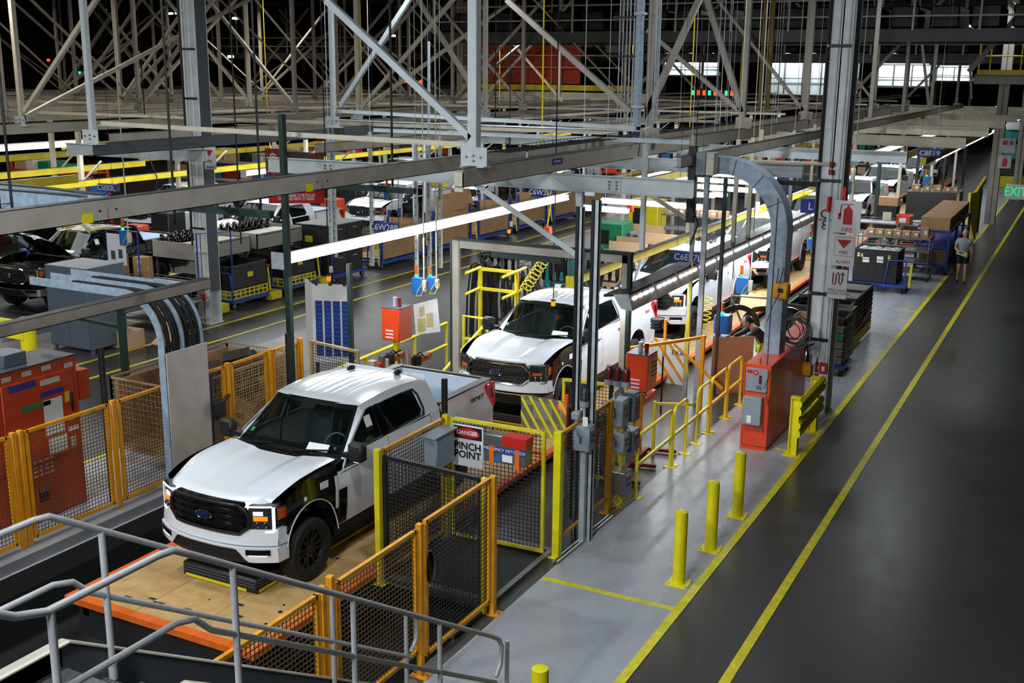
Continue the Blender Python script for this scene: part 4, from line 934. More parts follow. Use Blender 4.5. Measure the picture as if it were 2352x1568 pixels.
# mezzanine conveyor masses at top right
def mezz(x0, x1, y0, y1, z0, z1, lb, m='steel_dark'):
    t = thing('overhead_conveyor', lb, 'conveyor', (x0, y0, z0))
    b = new_mesh(m); b.box((x0, y0, z0), (x1, y0+.25, z0+.35)); b.box((x0, y1-.25, z0), (x1, y1, z0+.35)); b.box((x0, y0, z0+.35), (x1, y1, z0+.45)); part('deck', b, t)
    b = new_mesh('steel_beige'); n = max(2, int((x1-x0)/2.2))
    for i in range(n+1): x = lerp(x0, x1, i/n); b.beam((x, y0, z0+.4), (x, y0, z1), .08)
    for z in (z0+.9, z0+1.5): b.beam((x0, y0, z), (x1, y0, z), .06)
    part('guard_frame', b, t)
    b = new_mesh('black'); 
    for i in range(int((x1-x0)/1.4)): x = x0 + i*1.4; b.bbox((x, y0+.6, z0+.5), (x+1.0, y1-.4, z0+1.3), .05)
    part('carrier', b, t); return t
mezz(-27, 14, 44, 48, 7.9, 11, 'dark overhead conveyor deck crossing the top right of the view')
mezz(-24, 20, 60, 64, 7.3, 11, 'dark overhead conveyor deck farther back, above the white far rooms')
mezz(-60, -27, 66, 70, 7.4, 11, 'dark overhead conveyor above the far left grid')
# orange enclosure panels
t = thing('orange_enclosure', 'large orange-red enclosure wall hanging behind the white diagonal brace', 'enclosure', (-35, 58, 5.6))
p0, p1 = PY(1097, 190, 58), PY(1336, 62, 58)
mat('panel_red', hexc('a83412'), .5, noise=.12, nscale=1)
n = 6
for i in range(n): x0, x1 = lerp(p0.x, p1.x, i/n), lerp(p0.x, p1.x, (i+1)/n); b = new_mesh('panel_red'); b.bbox((x0+.02, 58, p0.z), (x1-.02, 58.1, p1.z), .02); part('panel', b, t)
b = new_mesh('beam_yellow'); b.box((p0.x-1, 57.9, p0.z-.35), (p1.x+3.4, 58.1, p0.z-.05)); b.m('steel_cream'); b.box((p0.x-1, 57.85, p0.z-1.3), (p1.x+4.4, 58.1, p0.z-.45)); part('edge_beam', b, t)
b = new_mesh('steel_beige')
for z in (p0.z+.9, p0.z+1.55): b.beam((p0.x-.8, 57.8, z), (p1.x+2.5, 57.8, z), .07)
part('guard_rail', b, t)
# bright far rooms
mat('room_white', hexc('cdd8dc'), .6, emit=.0)
def room(px0, py0, px1, py1, Y, lb):
    a, c = PY(px0, py1, Y), PY(px1, py0, Y); t = thing('far_booth', lb, 'booth', (a.x, Y, a.z))
    b = new_mesh('room_white'); k = max(1, int((c.x-a.x)/1.4))
    for i in range(k): x0 = lerp(a.x, c.x, i/k); b = new_mesh('room_white'); b.bbox((x0+.02, Y, a.z), (lerp(a.x, c.x, (i+1)/k)-.02, Y+.1, c.z), .02); part('panel', b, t)
    b = new_mesh('tube_far'); b.box((a.x, Y-1.6, c.z+.05), (c.x, Y-1.5, c.z+.13)); part('lamp', b, t)
    b = new_mesh('steel_dark'); b.box((a.x-.2, Y-2.0, c.z+.2), (c.x+.2, Y+.2, c.z+.35))
    for i in range(k+1): x = lerp(a.x, c.x, i/k); b.beam((x, Y-.3, a.z-1), (x, Y-.3, c.z+.2), .07)
    b.beam((a.x, Y-.3, lerp(a.z, c.z, .4)), (c.x, Y-.3, lerp(a.z, c.z, .4)), .06); part('frame', b, t)
    b = new_mesh('steel_beige'); b.beam((a.x, Y+.3, 0), (a.x, Y+.3, a.z+.3), .25, .25, up=(1,0,0)); b.beam((c.x, Y+.3, 0), (c.x, Y+.3, a.z+.3), .25, .25, up=(1,0,0)); b.box((a.x-.2, Y-2, a.z-.15), (c.x+.2, Y+.5, a.z)); part('support', b, t)
    area('booth_light', ((a.x+c.x)/2, Y-1.5, c.z-.1), abs(c.x-a.x), .4, 36*abs(c.x-a.x), COOL, rot=(radians(30), 0, 0))
room(1525, 126, 1652, 172, 100, 'white lit booth in the far distance left of the yellow ladder')
room(1760, 126, 1978, 215, 92, 'large white lit booth behind the Q8 column in the far distance')
room(2010, 150, 2140, 196, 96, 'white lit booth in the far distance right of the Q8 column')
room(2150, 155, 2235, 185, 110, 'small white lit booth left of the railed platform')
# small ceiling lamps seen far away
ORD25 = 'first second third fourth fifth sixth seventh eighth ninth tenth eleventh twelfth thirteenth fourteenth fifteenth sixteenth seventeenth eighteenth nineteenth twentieth twenty-first twenty-second twenty-third twenty-fourth twenty-fifth'.split()
LP_ = ((240, 20, 70), (392, 31, 72), (408, 30, 66), (540, 42, 66), (530, 130, 60), (1030, 38, 80), (1075, 60, 85), (905, 82, 80), (1655, 120, 90), (1865, 60, 80), (1878, 70, 84), (2115, 60, 95), (2170, 62, 95), (2200, 68, 95), (2180, 52, 90), (2225, 60, 95), (2190, 75, 100), (2215, 100, 100), (2220, 115, 100), (2240, 62, 100), (2030, 121, 90), (2060, 122, 90), (1870, 118, 92), (2160, 62, 84), (2262, 82, 100))
for k, (px, py, Y) in enumerate(sorted(LP_)):
    p = PY(px, py, Y); b = new_mesh('tube_far'); b.bbox((p.x-.22, Y-.1, p.z-.08), (p.x+.22, Y+.1, p.z+.08), .03); b.m('steel_dark'); b.cyl((p.x, Y, p.z+.08), (p.x, Y, 12.6), .02, 5)
    solo('high_bay_lamp', b, 'small white high-bay lamp in the dark roof, %s counted from the left edge' % ORD25[k], 'lamp', 'far high-bay lamps')
# platform with yellow rails, top right
t = thing('maintenance_platform', 'yellow-railed steel platform at the top right edge', 'platform', (-2.5, 54, 6.4))
Y = 54; a = PY(2236, 190, Y); zf = a.z; xr = a.x
b = new_mesh('steel_beige'); b.box((xr, Y, zf-.05), (xr+7, Y+.3, zf+.32)); b.box((xr, Y, zf+.30), (xr+7, Y+5, zf+.36)); part('deck', b, t)
b = new_mesh('beam_yellow'); b.box((xr+.1, Y-.02, zf+.36), (xr+7, Y+.02, zf+.56)); part('toe_board', b, t)
for x in (.15, .6, 1.85, 3.1, 4.4, 5.6): b = new_mesh('beam_yellow'); b.cyl((xr+x, Y, zf+.36), (xr+x, Y, zf+1.95), .03, 8); part('rail_post', b, t)
b = new_mesh('beam_yellow')
for z in (1.15, 1.95): b.cyl((xr+.15, Y, zf+z), (xr+7, Y, zf+z), .03, 8)
part('rail', b, t)
b = new_mesh('steel_beige'); b.beam(PY(2225, 165, 53.5), PY(2352, 20, 53.5), .22, .1, up=(0,1,0)); b.beam(PY(2318, 0, 53.6), PY(2352, 48, 53.6), .2, .1, up=(0,1,0)); part('diagonal_brace', b, t)
# yellow ladder frame
for k, (px, pb, pt, Y) in enumerate(((1745, 250, 45, 44), (1762, 250, 30, 44))):
    a, c = PY(px, pb, Y), PY(px+12, pt, Y); b = new_mesh('beam_yellow_shaded'); b.beam(a, (a.x, Y, 10.5), .16, .1); solo('yellow_post', b, 'tall shade-darkened yellow post left of the Q8 column, %s of the pair' % ('left', 'right')[k], 'post')
# orange carriers and small signal lamps in the dark far left
k = 0
for (x0, y0, x1, y1, Y) in ((70, 122, 150, 105, 70), (160, 140, 235, 118, 70), (255, 150, 330, 125, 72), (335, 122, 400, 108, 72), (520, 118, 600, 100, 74), (615, 128, 700, 110, 74), (740, 120, 800, 104, 76), (0, 130, 50, 112, 70)):
    a, c = PY(x0, y0, Y), PY(x1, y1, Y); t = thing('orange_carrier', 'orange overhead carrier in the dark far left, %s from the left edge' % ('second', 'third', 'fourth', 'fifth', 'sixth', 'seventh', 'eighth', 'first')[k], 'carrier', (a.x, Y, a.z), group='orange overhead carriers')
    b = new_mesh('orange_dark'); b.beam((a.x, Y, a.z), (c.x, Y, a.z), .25, .3); b.beam((a.x, Y, c.z), (c.x, Y, c.z), .25, .2); b.beam((a.x+.2, Y, a.z), (a.x+.2, Y, c.z), .2, .2, up=(1,0,0)); b.beam((c.x-.2, Y, a.z-1.4), (c.x-.2, Y, c.z), .2, .2, up=(1,0,0)); part('arm', b, t); b = new_mesh('steel_dark'); b.cyl(((a.x+c.x)/2, Y, c.z), ((a.x+c.x)/2, Y, 12.6), .05, 5); part('hanger_rod', b, t); k += 1
for k, (px, py, m) in enumerate(((112, 138, 'red_lit'), (173, 166, 'red_lit'), (184, 167, 'green_lit'), (215, 168, 'red_lit'), (932, 186, 'red_lit'), (967, 188, 'red_lit'))):
    p = PY(px, py, 62); b = new_mesh(m); b.bbox((p.x-.12, 61.9, p.z-.1), (p.x+.12, 62, p.z+.1), .03); b.m('black'); b.box((p.x-.2, 62, 5.3), (p.x+.2, 62.1, p.z+.15)); solo('signal_lamp', b, 'small %s signal lamp glowing above the far grid, %s from the left' % ('green' if m == 'green_lit' else 'red', ('first', 'second', 'third', 'fourth', 'fifth', 'sixth')[k]), 'lamp')
t = thing('display_strip', 'row of small red and green digits far behind the blue pipe', 'display', PY(1650, 214, 60)); a, c = PY(1585, 218, 60), PY(1700, 209, 60)
b = new_mesh('black'); b.box((a.x, 60, 5.3), (c.x, 60.1, c.z+.1)); part('board', b, t)
for k in range(9): b = new_mesh('red_lit' if k % 3 else 'green_lit'); x = lerp(a.x, c.x, (k+.3)/9); b.box((x, 59.98, a.z), (x+.15, 60, c.z)); part('digit', b, t)
# ================================================================ fences
def wire(b, p0, p1, z0, z1, sp, r=.004):
    p0 = Vector(p0); p1 = Vector(p1); L = (p1-p0).length; n = int(L/sp); h = z1-z0; m = int(h/sp)
    for i in range(1, n): q = p0.lerp(p1, i/n); b.beam((q.x, q.y, z0), (q.x, q.y, z1), r*2, r*1.4, up=(0, 1, 0) if abs(p1.x-p0.x) > abs(p1.y-p0.y) else (1, 0, 0))
    for j in range(1, m): z = lerp(z0, z1, j/m); b.beam((p0.x, p0.y, z), (p1.x, p1.y, z), r*2)
def fence_panel(root, p0, p1, z0, z1, fm, wm, sp=.055, fw=.045, label=None):
    b = new_mesh(fm); a0, a1 = Vector((p0[0], p0[1], 0)), Vector((p1[0], p1[1], 0)); up = (1, 0, 0) if abs(p1[1]-p0[1]) > abs(p1[0]-p0[0]) else (0, 1, 0)
    for z in (z0, z1): b.beam((p0[0], p0[1], z), (p1[0], p1[1], z), fw, fw)
    for p in (p0, p1): b.beam((p[0], p[1], z0-fw/2), (p[0], p[1], z1+fw/2), fw, fw, up=up)
    f = part('panel_frame', b, root, label)
    b = new_mesh(wm); wire(b, a0, a1, z0, z1, sp); w = part('wire_mesh', b, f, smooth=False); w['kind'] = 'stuff'
    return f
def fence_post(root, x, y, z1, m, w=.07, plate=True, label=None):
    b = new_mesh(m); b.bbox((x-w/2, y-w/2, .0), (x+w/2, y+w/2, z1), .006)
    if plate:
        b.box((x-.11, y-.08, 0), (x+.11, y+.08, .015)); b.m('metal_dull')
        for dx in (-.085, .085): b.cyl((x+dx, y, .015), (x+dx, y, .045), .014, 6)
    return part('post', b, root, label)
FX = -6.12
t = thing('safety_fence', 'orange wire mesh fence between the stair foot and the grey walkway', 'fence', (FX, 8, 0))
fence_post(t, FX, 6.2, 1.85, 'fence_orange'); fence_panel(t, (FX, 6.3), (FX, 7.75), .35, 1.8, 'fence_orange', 'mesh_bronze'); fence_post(t, FX, 7.84, 1.87, 'fence_orange', label='orange post with bolt holes'); fence_post(t, FX, 7.98, 1.92, 'fence_orange')
fence_panel(t, (FX, 8.08), (FX, 9.50), .35, 1.8, 'fence_orange', 'mesh_bronze'); fence_post(t, FX, 9.60, 1.86, 'fence_orange')
t = thing('fence_gate', 'orange framed mesh gate with a glossy black bag over its latch', 'gate', (FX, 10.4, 0))
fence_panel(t, (FX, 9.72), (FX, 11.18), .22, 1.84, 'fence_orange', 'mesh_black'); fence_post(t, FX, 11.30, 1.86, 'fence_orange', .08)
b = new_mesh('black_gloss'); b.lathe([(.0001, .34), (.05, .33), (.075, .26), (.08, .12), (.07, .0), (.0001, -.01)], (FX, 9.78, 1.12), 'z', 14); part('latch_cover', b, t, 'glossy black bag over the latch')
# enclosure behind
t = thing('machine_enclosure', 'yellow and black mesh enclosure beside the front truck, grey box on its side', 'fence', (-7.0, 12.2, 0))
fence_post(t, -7.85, 11.32, 1.90, 'fence_yellow', .085); fence_post(t, -7.82, 13.0, 1.92, 'fence_yellow', .085)
fence_panel(t, (-7.83, 11.4), (-7.83, 12.92), .15, 1.86, 'fence_orange', 'mesh_black')
fence_panel(t, (-7.76, 11.36), (-6.26, 11.24), .08, 1.80, 'black', 'mesh_black', fw=.05, label='black framed mesh panel')
fence_panel(t, (-7.74, 13.05), (-6.30, 13.10), .10, 1.86, 'fence_yellow', 'mesh_black', .06, label='yellow framed mesh panel')
b = new_mesh('fence_yellow'); b.bbox((-6.24, 11.2, 0), (-6.18, 11.26, 1.84), .006); part('post', b, t)
b = new_mesh('grey_box'); b.bbox((-7.80, 12.35, 1.30), (-7.58, 12.85, 1.78), .02); b.box((-7.82, 12.3, 1.78), (-7.56, 12.9, 1.80)); part('junction_box', b, t, 'grey junction box')
b = new_mesh('pit_dark'); b.box((-7.8, 11.45, .02), (-6.3, 13.0, .05)); b.m('metal_dull'); b.box((-7.8, 11.35, 0), (-6.3, 11.45, .12)); part('floor_plate', b, t)
t = thing('safety_post', 'tall yellow square post at the rear corner of the mesh enclosure', 'post', (FX, 13.2, 0))
fence_post(t, FX, 13.2, 1.88, 'safety_yellow', .11)
t = thing('danger_sign', 'white sign reading DANGER PINCH POINT hung on the yellow mesh panel', 'sign', (-7.5, 13.02, 1.3))
b = new_mesh('white_sign'); b.bbox((-7.72, 13.02, 1.18), (-7.22, 13.035, 1.80), .004); part('panel', b, t)
b = new_mesh('black'); b.box((-7.70, 13.012, 1.60), (-7.24, 13.02, 1.78)); b.m('red_sign'); b.lathe([(.0001, 0), (.2, 0)], (0, 0, 0), 'y', 24); n0 = len(b.v) - 48; b.v[n0:] = [(x-7.47, 13.009, z*.38+1.69) for x, y, z in b.v[n0:]]; part('header', b, t)
text('lettering', 'DANGER', .085, (-7.47, 13.005, 1.69), X_, Z_, 'white_sign', t, bold=.002); text('lettering', 'PINCH\nPOINT', .15, (-7.47, 13.015, 1.42), X_, Z_, 'black', t, bold=.003)
t = thing('tool_box', 'grey box lettered EMERGENCY DETO BOX hung on the yellow mesh panel', 'box', (-6.95, 13.0, 1.4))
b = new_mesh('metal_dull'); b.bbox((-7.08, 12.78, 1.42), (-6.42, 12.99, 1.82), .015); part('case', b, t); b = new_mesh('blue_sign'); b.box((-7.08, 12.775, 1.58), (-6.42, 12.782, 1.66)); part('band', b, t)
b = new_mesh('red_sign'); b.box((-6.78, 12.76, 1.69), (-6.41, 12.995, 1.83)); part('red_case', b, t, 'red box on the right half')
b = new_mesh('orange_edge')
for x in (-6.98, -6.58): b.box((x, 12.765, 1.38), (x+.07, 12.775, 1.66))
b.m('white_sign'); b.box((-6.78, 12.77, 1.46), (-6.62, 12.776, 1.56)); b.m('blue_box'); b.box((-6.92, 12.77, 1.45), (-6.80, 12.776, 1.52)); part('tags', b, t) if False else part('tag', b, t)
text('lettering', 'EMERGENCY DETO BOX', .062, (-6.76, 12.771, 1.62), X_, Z_, 'white_sign', t, .001)
# fence beyond with control boxes
t = thing('safety_fence', 'orange framed mesh fence panel between the tall yellow post and the grey control boxes', 'fence', (FX, 14.2, 0))
fence_panel(t, (FX, 13.32), (FX, 14.95), .28, 1.82, 'fence_orange', 'mesh_black'); fence_post(t, FX, 15.05, 1.84, 'fence_orange', .08)
fence_panel(t, (-7.3, 15.9), (-6.25, 16.0), .2, 1.8, 'fence_yellow', 'mesh_black', label='yellow framed mesh panel behind')
t = thing('striped_guard', 'clear plastic guard striped with yellow tape above the mesh enclosure', 'guard', (-6.9, 14.1, 1.4))
mat('acrylic', hexc('8a8576'), .15, alpha=.45)
b = new_mesh('acrylic'); b.bbox((-7.12, 14.0, 1.45), (-6.38, 14.012, 2.06), .003); part('sheet', b, t)
for k in range(6):
    x = -7.32 + k*.16; P = [(x, 2.05), (x+.055, 2.05), (x+.055+.38, 1.46), (x+.38, 1.46)]
    P = [(max(-7.12, min(-6.38, u)), v + (0 if -7.12 <= u <= -6.38 else (u - max(-7.12, min(-6.38, u)))*1.55)) for u, v in P]
    b = new_mesh('fence_yellow'); b.prism(P, .004, (0, 13.998, 0), X_, Z_); part('tape_stripe', b, t)
b = new_mesh('paper'); b.box((-6.92, 14.013, 1.72), (-6.62, 14.016, 1.98)); part('sheet_paper', b, t)
t = thing('signal_lamp', 'red lit signal lamp on an orange rod above the striped guard', 'lamp', PY(1298, 990, 14.2)); p = PY(1300, 990, 14.2)
b = new_mesh('orange_paint'); b.bbox((p.x-.03, 14.17, 1.3), (p.x+.03, 14.23, 2.1), .01); b.m('safety_yellow'); b.bbox((p.x-.10, 14.17, .9), (p.x-.03, 14.23, 1.95), .01); part('rod', b, t); b = new_mesh('red_lit'); b.cyl((p.x-.06, 14.12, 1.90), (p.x-.06, 14.12, 1.97), .035, 10); part('lens', b, t)
def beacon(b, x, y, z, r=.06, h=.2, base='grey_box', lens='red_lamp'):
    b.m(base); b.cyl((x, y, z-.06), (x, y, z+.02), r*1.15, 12); b.m(lens); b.lathe([(r*.8, .02), (r*.85, h*.8), (r*.5, h), (.0001, h)], (x, y, z), 'z', 12); b.m('black')
    for k in range(6): a = k*pi/3; b.tube([(x+r*cos(a), y+r*sin(a), z+.02), (x+r*cos(a), y+r*sin(a), z+h*.85), (x+r*.4*cos(a), y+r*.4*sin(a), z+h+.03)], .005, 4)
    for zz in (.33, .66): b.tube([(x+r*cos(a), y+r*sin(a), z+h*zz) for a in [k*pi/6 for k in range(12)]], .004, 4, closed=True)
def ctrl_box(root, x0, x1, y0, y1, z0, z1, m='grey_box', face='x', label=None, handle=True):
    b = new_mesh(m); b.bbox((x0, y0, z0), (x1, y1, z1), .012); bx_ = part('enclosure', b, root, label)
    b = new_mesh('grey_dark')
    if handle: b.tube([(lerp(x0,x1,.3), y0-.02, lerp(z0,z1,.75)), (lerp(x0,x1,.55), y0-.04, lerp(z0,z1,.6)), (lerp(x0,x1,.5), y0-.02, lerp(z0,z1,.35))], .014, 6)
    b.m('black')
    for i in range(3):
        for j in range(2): b.cyl((x1, lerp(y0,y1,.3+.2*i), lerp(z0,z1,.4+.25*j)), (x1+.015, lerp(y0,y1,.3+.2*i), lerp(z0,z1,.4+.25*j)), .014, 8)
    b.m('white_sign'); b.box((x1, lerp(y0,y1,.2), z1-.06), (x1+.003, lerp(y0,y1,.6), z1-.03)); part('switch', b, bx_)
t = thing('control_station', 'single grey post with caged lamp and one grey switch box before the fence', 'control box', (-6.02, 13.85, 0))
b = new_mesh('galv'); b.beam((-6.02, 13.85, 0), (-6.02, 13.85, 1.5), .08, .08, up=(1,0,0)); part('post', b, t); ctrl_box(t, -6.14, -5.88, 13.7, 13.92, 1.45, 1.82, label='grey switch box')
b = new_mesh('paper'); b.box((-5.98, 13.68, 1.84), (-5.90, 13.69, 1.98)); b.m('galv'); b.cyl((-6.03, 13.85, 1.8), (-6.03, 13.85, 2.1), .015, 6); beacon(b, -6.03, 13.85, 2.14, lens='grey_dark'); b.m('grey_box'); b.bbox((-6.2, 13.75, 1.88), (-6.07, 13.9, 2.0), .02); part('caged_lamp', b, t)
t = thing('control_station', 'cluster of grey control boxes with yellow wires beside the yellow handrail', 'control box', (-6.1, 15.5, 0))
b = new_mesh('black'); b.beam((-6.3, 15.5, 0), (-6.3, 15.5, 2.0), .06, .06, up=(1,0,0)); b.m('galv'); b.beam((-6.08, 15.6, .3), (-6.08, 15.6, 1.4), .06, .03, up=(1,0,0)); part('post', b, t)
ctrl_box(t, -6.22, -5.98, 15.2, 15.5, 1.38, 1.80, label='upper grey box with switches'); ctrl_box(t, -6.22, -5.96, 15.25, 15.5, .95, 1.25, label='lower grey box'); ctrl_box(t, -6.2, -5.92, 15.25, 15.55, .25, .62, m='metal_dull', handle=False, label='small dull steel box'); ctrl_box(t, -6.15, -5.94, 15.62, 15.85, 1.35, 1.82, m='slate', handle=False); ctrl_box(t, -6.15, -5.94, 15.62, 15.9, .85, 1.2, m='slate', handle=False)
b = new_mesh('white_plain'); b.cbox((-6.1, 15.3, 1.92), (.02, .38, .12), Matrix.Rotation(radians(10), 3, 'X')); part('label_strip', b, t); b = new_mesh('red_sign')
b.cyl((-5.94, 15.74, 1.5), (-5.925, 15.74, 1.5), .04, 10); b.cyl((-5.94, 15.76, 1.0), (-5.925, 15.76, 1.0), .04, 10); part('stop_button', b, t, 'round red marking')
b = new_mesh('rail_yellow'); rnd = random.Random(5)
for k in range(14):
    x, y = -6.1 + rnd.uniform(-.1, .1), 15.4 + rnd.uniform(-.15, .25); b.tube([(x, y, 1.4), (x+rnd.uniform(-.06, .06), y, 1.3), (x+rnd.uniform(-.08, .08), y+.05, 1.22)], .006, 4); b.tube([(x, y, .95), (x+rnd.uniform(-.06, .06), y, .75), (x, y+.04, .6)], .006, 4); b.tube([(x, y, .26), (x+rnd.uniform(-.1, .1), y, .12), (x+rnd.uniform(-.1, .1), y+.04, .0)], .006, 4)
part('wire', b, t); b = new_mesh('black'); 
for x in (-6.28, -6.14, -6.0): beacon(b, x, 15.35, 2.06, .065, .22)
part('caged_lamp', b, t, 'three caged red lamps')
b = new_mesh('chrome'); 
for dx in (0, .06): b.cyl((-6.08+dx, 13.0, .03), (-6.02+dx, 15.9, .03), .02, 8)
solo('floor_pipe', b, 'pair of bright steel pipes lying on the floor along the fence', 'pipe')
# left fence
LFX = -12.66
t = thing('safety_fence', 'orange mesh fence in front of the orange cabinet at left', 'fence', (LFX, 9.6, 0))
Z0 = .16
def lpost(y, m='fence_orange', z=1.85): fence_post(t, LFX, y, z, m)
fence_panel(t, (LFX, 6.4), (LFX, 9.48), .25, 1.8, 'fence_orange', 'mesh_bronze'); lpost(9.58); fence_panel(t, (LFX, 9.80), (LFX, 11.22), .25, 1.8, 'fence_orange', 'mesh_bronze'); lpost(9.70); lpost(11.34)
t = thing('safety_fence', 'orange mesh fence panel between the black post and the steel cover plate', 'fence', (LFX, 11.9, 0))
fence_panel(t, (LFX, 11.46), (LFX, 12.4), .25, 1.8, 'fence_orange', 'mesh_bronze')
t = thing('safety_fence', 'orange mesh fence behind the front truck, in front of the parts basket', 'fence', (LFX, 14.4, 0))
fence_panel(t, (LFX, 12.75), (LFX, 13.75), .25, 1.8, 'fence_orange', 'mesh_bronze'); fence_post(t, LFX, 13.86, 1.85, 'fence_orange', .08); fence_panel(t, (LFX, 13.96), (LFX, 14.85), .25, 1.8, 'fence_orange', 'mesh_tan'); fence_post(t, LFX, 14.95, 1.85, 'fence_orange', .08); fence_panel(t, (LFX, 15.05), (LFX, 15.75), .25, 1.8, 'fence_orange', 'mesh_tan'); fence_post(t, LFX, 15.83, 1.87, 'fence_orange', .08)
fence_panel(t, (-12.5, 15.95), (-11.3, 15.75), .25, 1.8, 'mesh_tan', 'mesh_black', label='short return panel')
for k, (x, y, z1, lb, w) in enumerate(((-12.80, 11.33, 2.65, 'black upright post at the end of the left orange fence', .07), (-12.45, 15.3, 5.95, 'tall black square post rising behind the front truck beside the red banner', .10), (-11.55, 15.9, 3.35, 'slim black square post under the end of the lit tube', .08), (-8.02, 13.3, 2.35, 'black square post standing between the front truck bed and the mesh enclosure', .07), (-12.2, 14.9, 2.2, 'short black post beside the white leaflet stand', .05))):
    b = new_mesh('green_frame' if z1 > 3 else 'black'); b.bbox((x-w/2, y-w/2, 0), (x+w/2, y+w/2, z1), .004); b.box((x-.1, y-.1, 0), (x+.1, y+.1, .012)); solo('square_post', b, lb, 'post')
# ================================================================ bollards, handrails, guard
bl = ['nearest yellow bollard, cut by the bottom edge', 'yellow bollard by the thin cross line, second from the bottom edge', 'yellow bollard third from the bottom edge', 'yellow bollard nearest the orange cabinet']
for k, (x, y) in enumerate(((-4.22, 8.78), (-4.32, 13.25), (-4.28, 14.52), (-4.30, 15.93))):
    t = thing('bollard', bl[k], 'bollard', (x, y, 0), group='yellow bollards along the aisle line')
    b = new_mesh('safety_yellow'); b.lathe([(.0001, 1.05), (.07, 1.05), (.084, 1.04), (.085, 1.02), (.085, .012)], (x, y, 0), 'z', 24); part('tube', b, t)
    b = new_mesh('safety_yellow'); b.bbox((x-.15, y-.14, 0), (x+.15, y+.14, .016), .004); p_ = part('base_plate', b, t)
    for dx in (-.12, .12):
        for dy in (-.11, .11): b = new_mesh('safety_yellow'); b.cyl((x+dx, y+dy, .016), (x+dx, y+dy, .045), .016, 6); part('bolt', b, p_)
t = thing('handrail', 'yellow tubular handrail along the grey walkway left of the orange cabinet', 'railing', (-5.97, 18.5, 0))
HXr = -5.97; hoops = [(15.88, 17.5), (17.62, 18.3), (18.92, 19.62), (19.72, 20.72), (20.82, 21.75)]
for (a, c) in hoops:
    b = new_mesh('rail_yellow'); r = .14; pts = [(HXr, a, 0), (HXr, a, 1.05-r)] + [(HXr, a+r-r*cos(q), 1.05-r+r*sin(q)) for q in (pi/6, pi/3, pi/2)] + [(HXr, c-.08, 1.05), (HXr, c-.02, 1.03), (HXr, c, .97), (HXr, c, 0)]
    b.tube(pts, .028, 8); part('hoop', b, t)
    for y in (a, c): b = new_mesh('rail_yellow'); b.box((HXr-.1, y-.07, 0), (HXr+.1, y+.07, .014)); part('base_plate', b, t)
for (a, c) in ((15.9, 18.3), (18.3, 19.62), (19.62, 21.75)): b = new_mesh('rail_yellow'); b.beam((HXr, a, .55), (HXr, c, .55), .04, .05); part('mid_rail', b, t)
b = new_mesh('rail_yellow'); b.beam((HXr-.5, 18.0, .0), (HXr-.5, 18.0, 1.0), .05, .05); b.beam((HXr-.5, 18.0, .95), (HXr, 18.6, .85), .04, .05); part('return_rail', b, t)
t = thing('guard_rail', 'solid yellow double guard rail at the foot of the Q8 column', 'guard rail', (-4.2, 20, 0))
for y in (19.2, 20.75):
    b = new_mesh('safety_yellow'); b.box((-4.32, y-.07, 0), (-4.30, y+.07, 1.08)); b.box((-4.18, y-.07, 0), (-4.16, y+.07, 1.08)); b.box((-4.32, y-.008, 0), (-4.16, y+.008, 1.08)); b.box((-4.40, y-.13, 0), (-4.08, y+.13, .018)); b.box((-4.33, y-.08, 1.08), (-4.15, y+.08, 1.095)); part('post', b, t)
for z in (.36, .76):
    b = new_mesh('safety_yellow'); b.prism([(0, 0), (.05, .05), (.05, .12), (.02, .17), (.05, .22), (.05, .27), (0, .32), (-.02, .32), (-.02, 0)], 1.95, (-4.15, 21.0, z), (1, 0, 0), (0, 0, 1)); part('beam', b, t)
# ================================================================ orange cabinet at right with curved duct
t = thing('electrical_cabinet', 'orange-red electrical cabinet with grey switch boxes beside the walkway', 'cabinet', (-4.95, 21, 0))
x0, x1, y0, y1, zt = -5.18, -4.70, 19.1, 23.2, 1.62
b = new_mesh('orange_paint'); b.bbox((x0, y0, .08), (x1, y1, zt), .012); b.box((x0+.02, y0+.03, 0), (x1-.02, y1-.03, .08)); b.prism([(0,0),(.02,0),(.02,zt-.0),(0,zt)], .012, (x0, y0-.012, 0), X_, Z_); part('body', b, t)
b = new_mesh('grey_box'); b.bbox((x0+.04, y0-.04, 1.12), (x1-.05, y0, 1.56), .008); pn = part('switch_panel', b, t, 'grey disconnect panel')
b = new_mesh('red_sign'); b.cyl((x0+.22, y0-.045, 1.48), (x0+.22, y0-.052, 1.48), .05, 8); b.box((x0+.06, y0-.045, 1.46), (x0+.16, y0-.042, 1.52)); b.cyl((x0+.30, y0-.05, 1.38), (x0+.30, y0-.09, 1.38), .025, 8); b.m('black'); b.beam((x0+.31, y0-.07, 1.44), (x0+.31, y0-.07, 1.30), .035, .03, up=(0,1,0)); b.m('metal_dull'); b.box((x0+.24, y0-.045, 1.17), (x0+.34, y0-.042, 1.24)); part('rotary_switch', b, pn)
text('lettering', 'E2', .05, (x0+.22, y0-.055, 1.48), X_, Z_, 'white_sign', pn, .001)
b = new_mesh('grey_box'); b.bbox((x0+.04, y0-.16, .52), (x0+.38, y0, 1.04), .01); pn = part('junction_box', b, t, 'grey junction box'); b = new_mesh('paper'); b.box((x0+.13, y0-.164, .56), (x0+.21, y0-.161, .70)); part('sticker', b, pn)
b = new_mesh('metal_dull'); b.tube([(x0+.40, y0-.06, 1.10), (x0+.46, y0-.07, 1.02), (x0+.47, y0-.05, .92)], .018, 8); b.tube([(x0+.36, y0-.1, .56), (x0+.40, y0-.1, .50), (x0+.40, y0-.08, .42)], .018, 8); b.m('orange_paint'); b.cyl((x0+.26, y0+.05, 1.6), (x0+.26, y0+.05, 1.74), .02, 8); part('fitting', b, t)
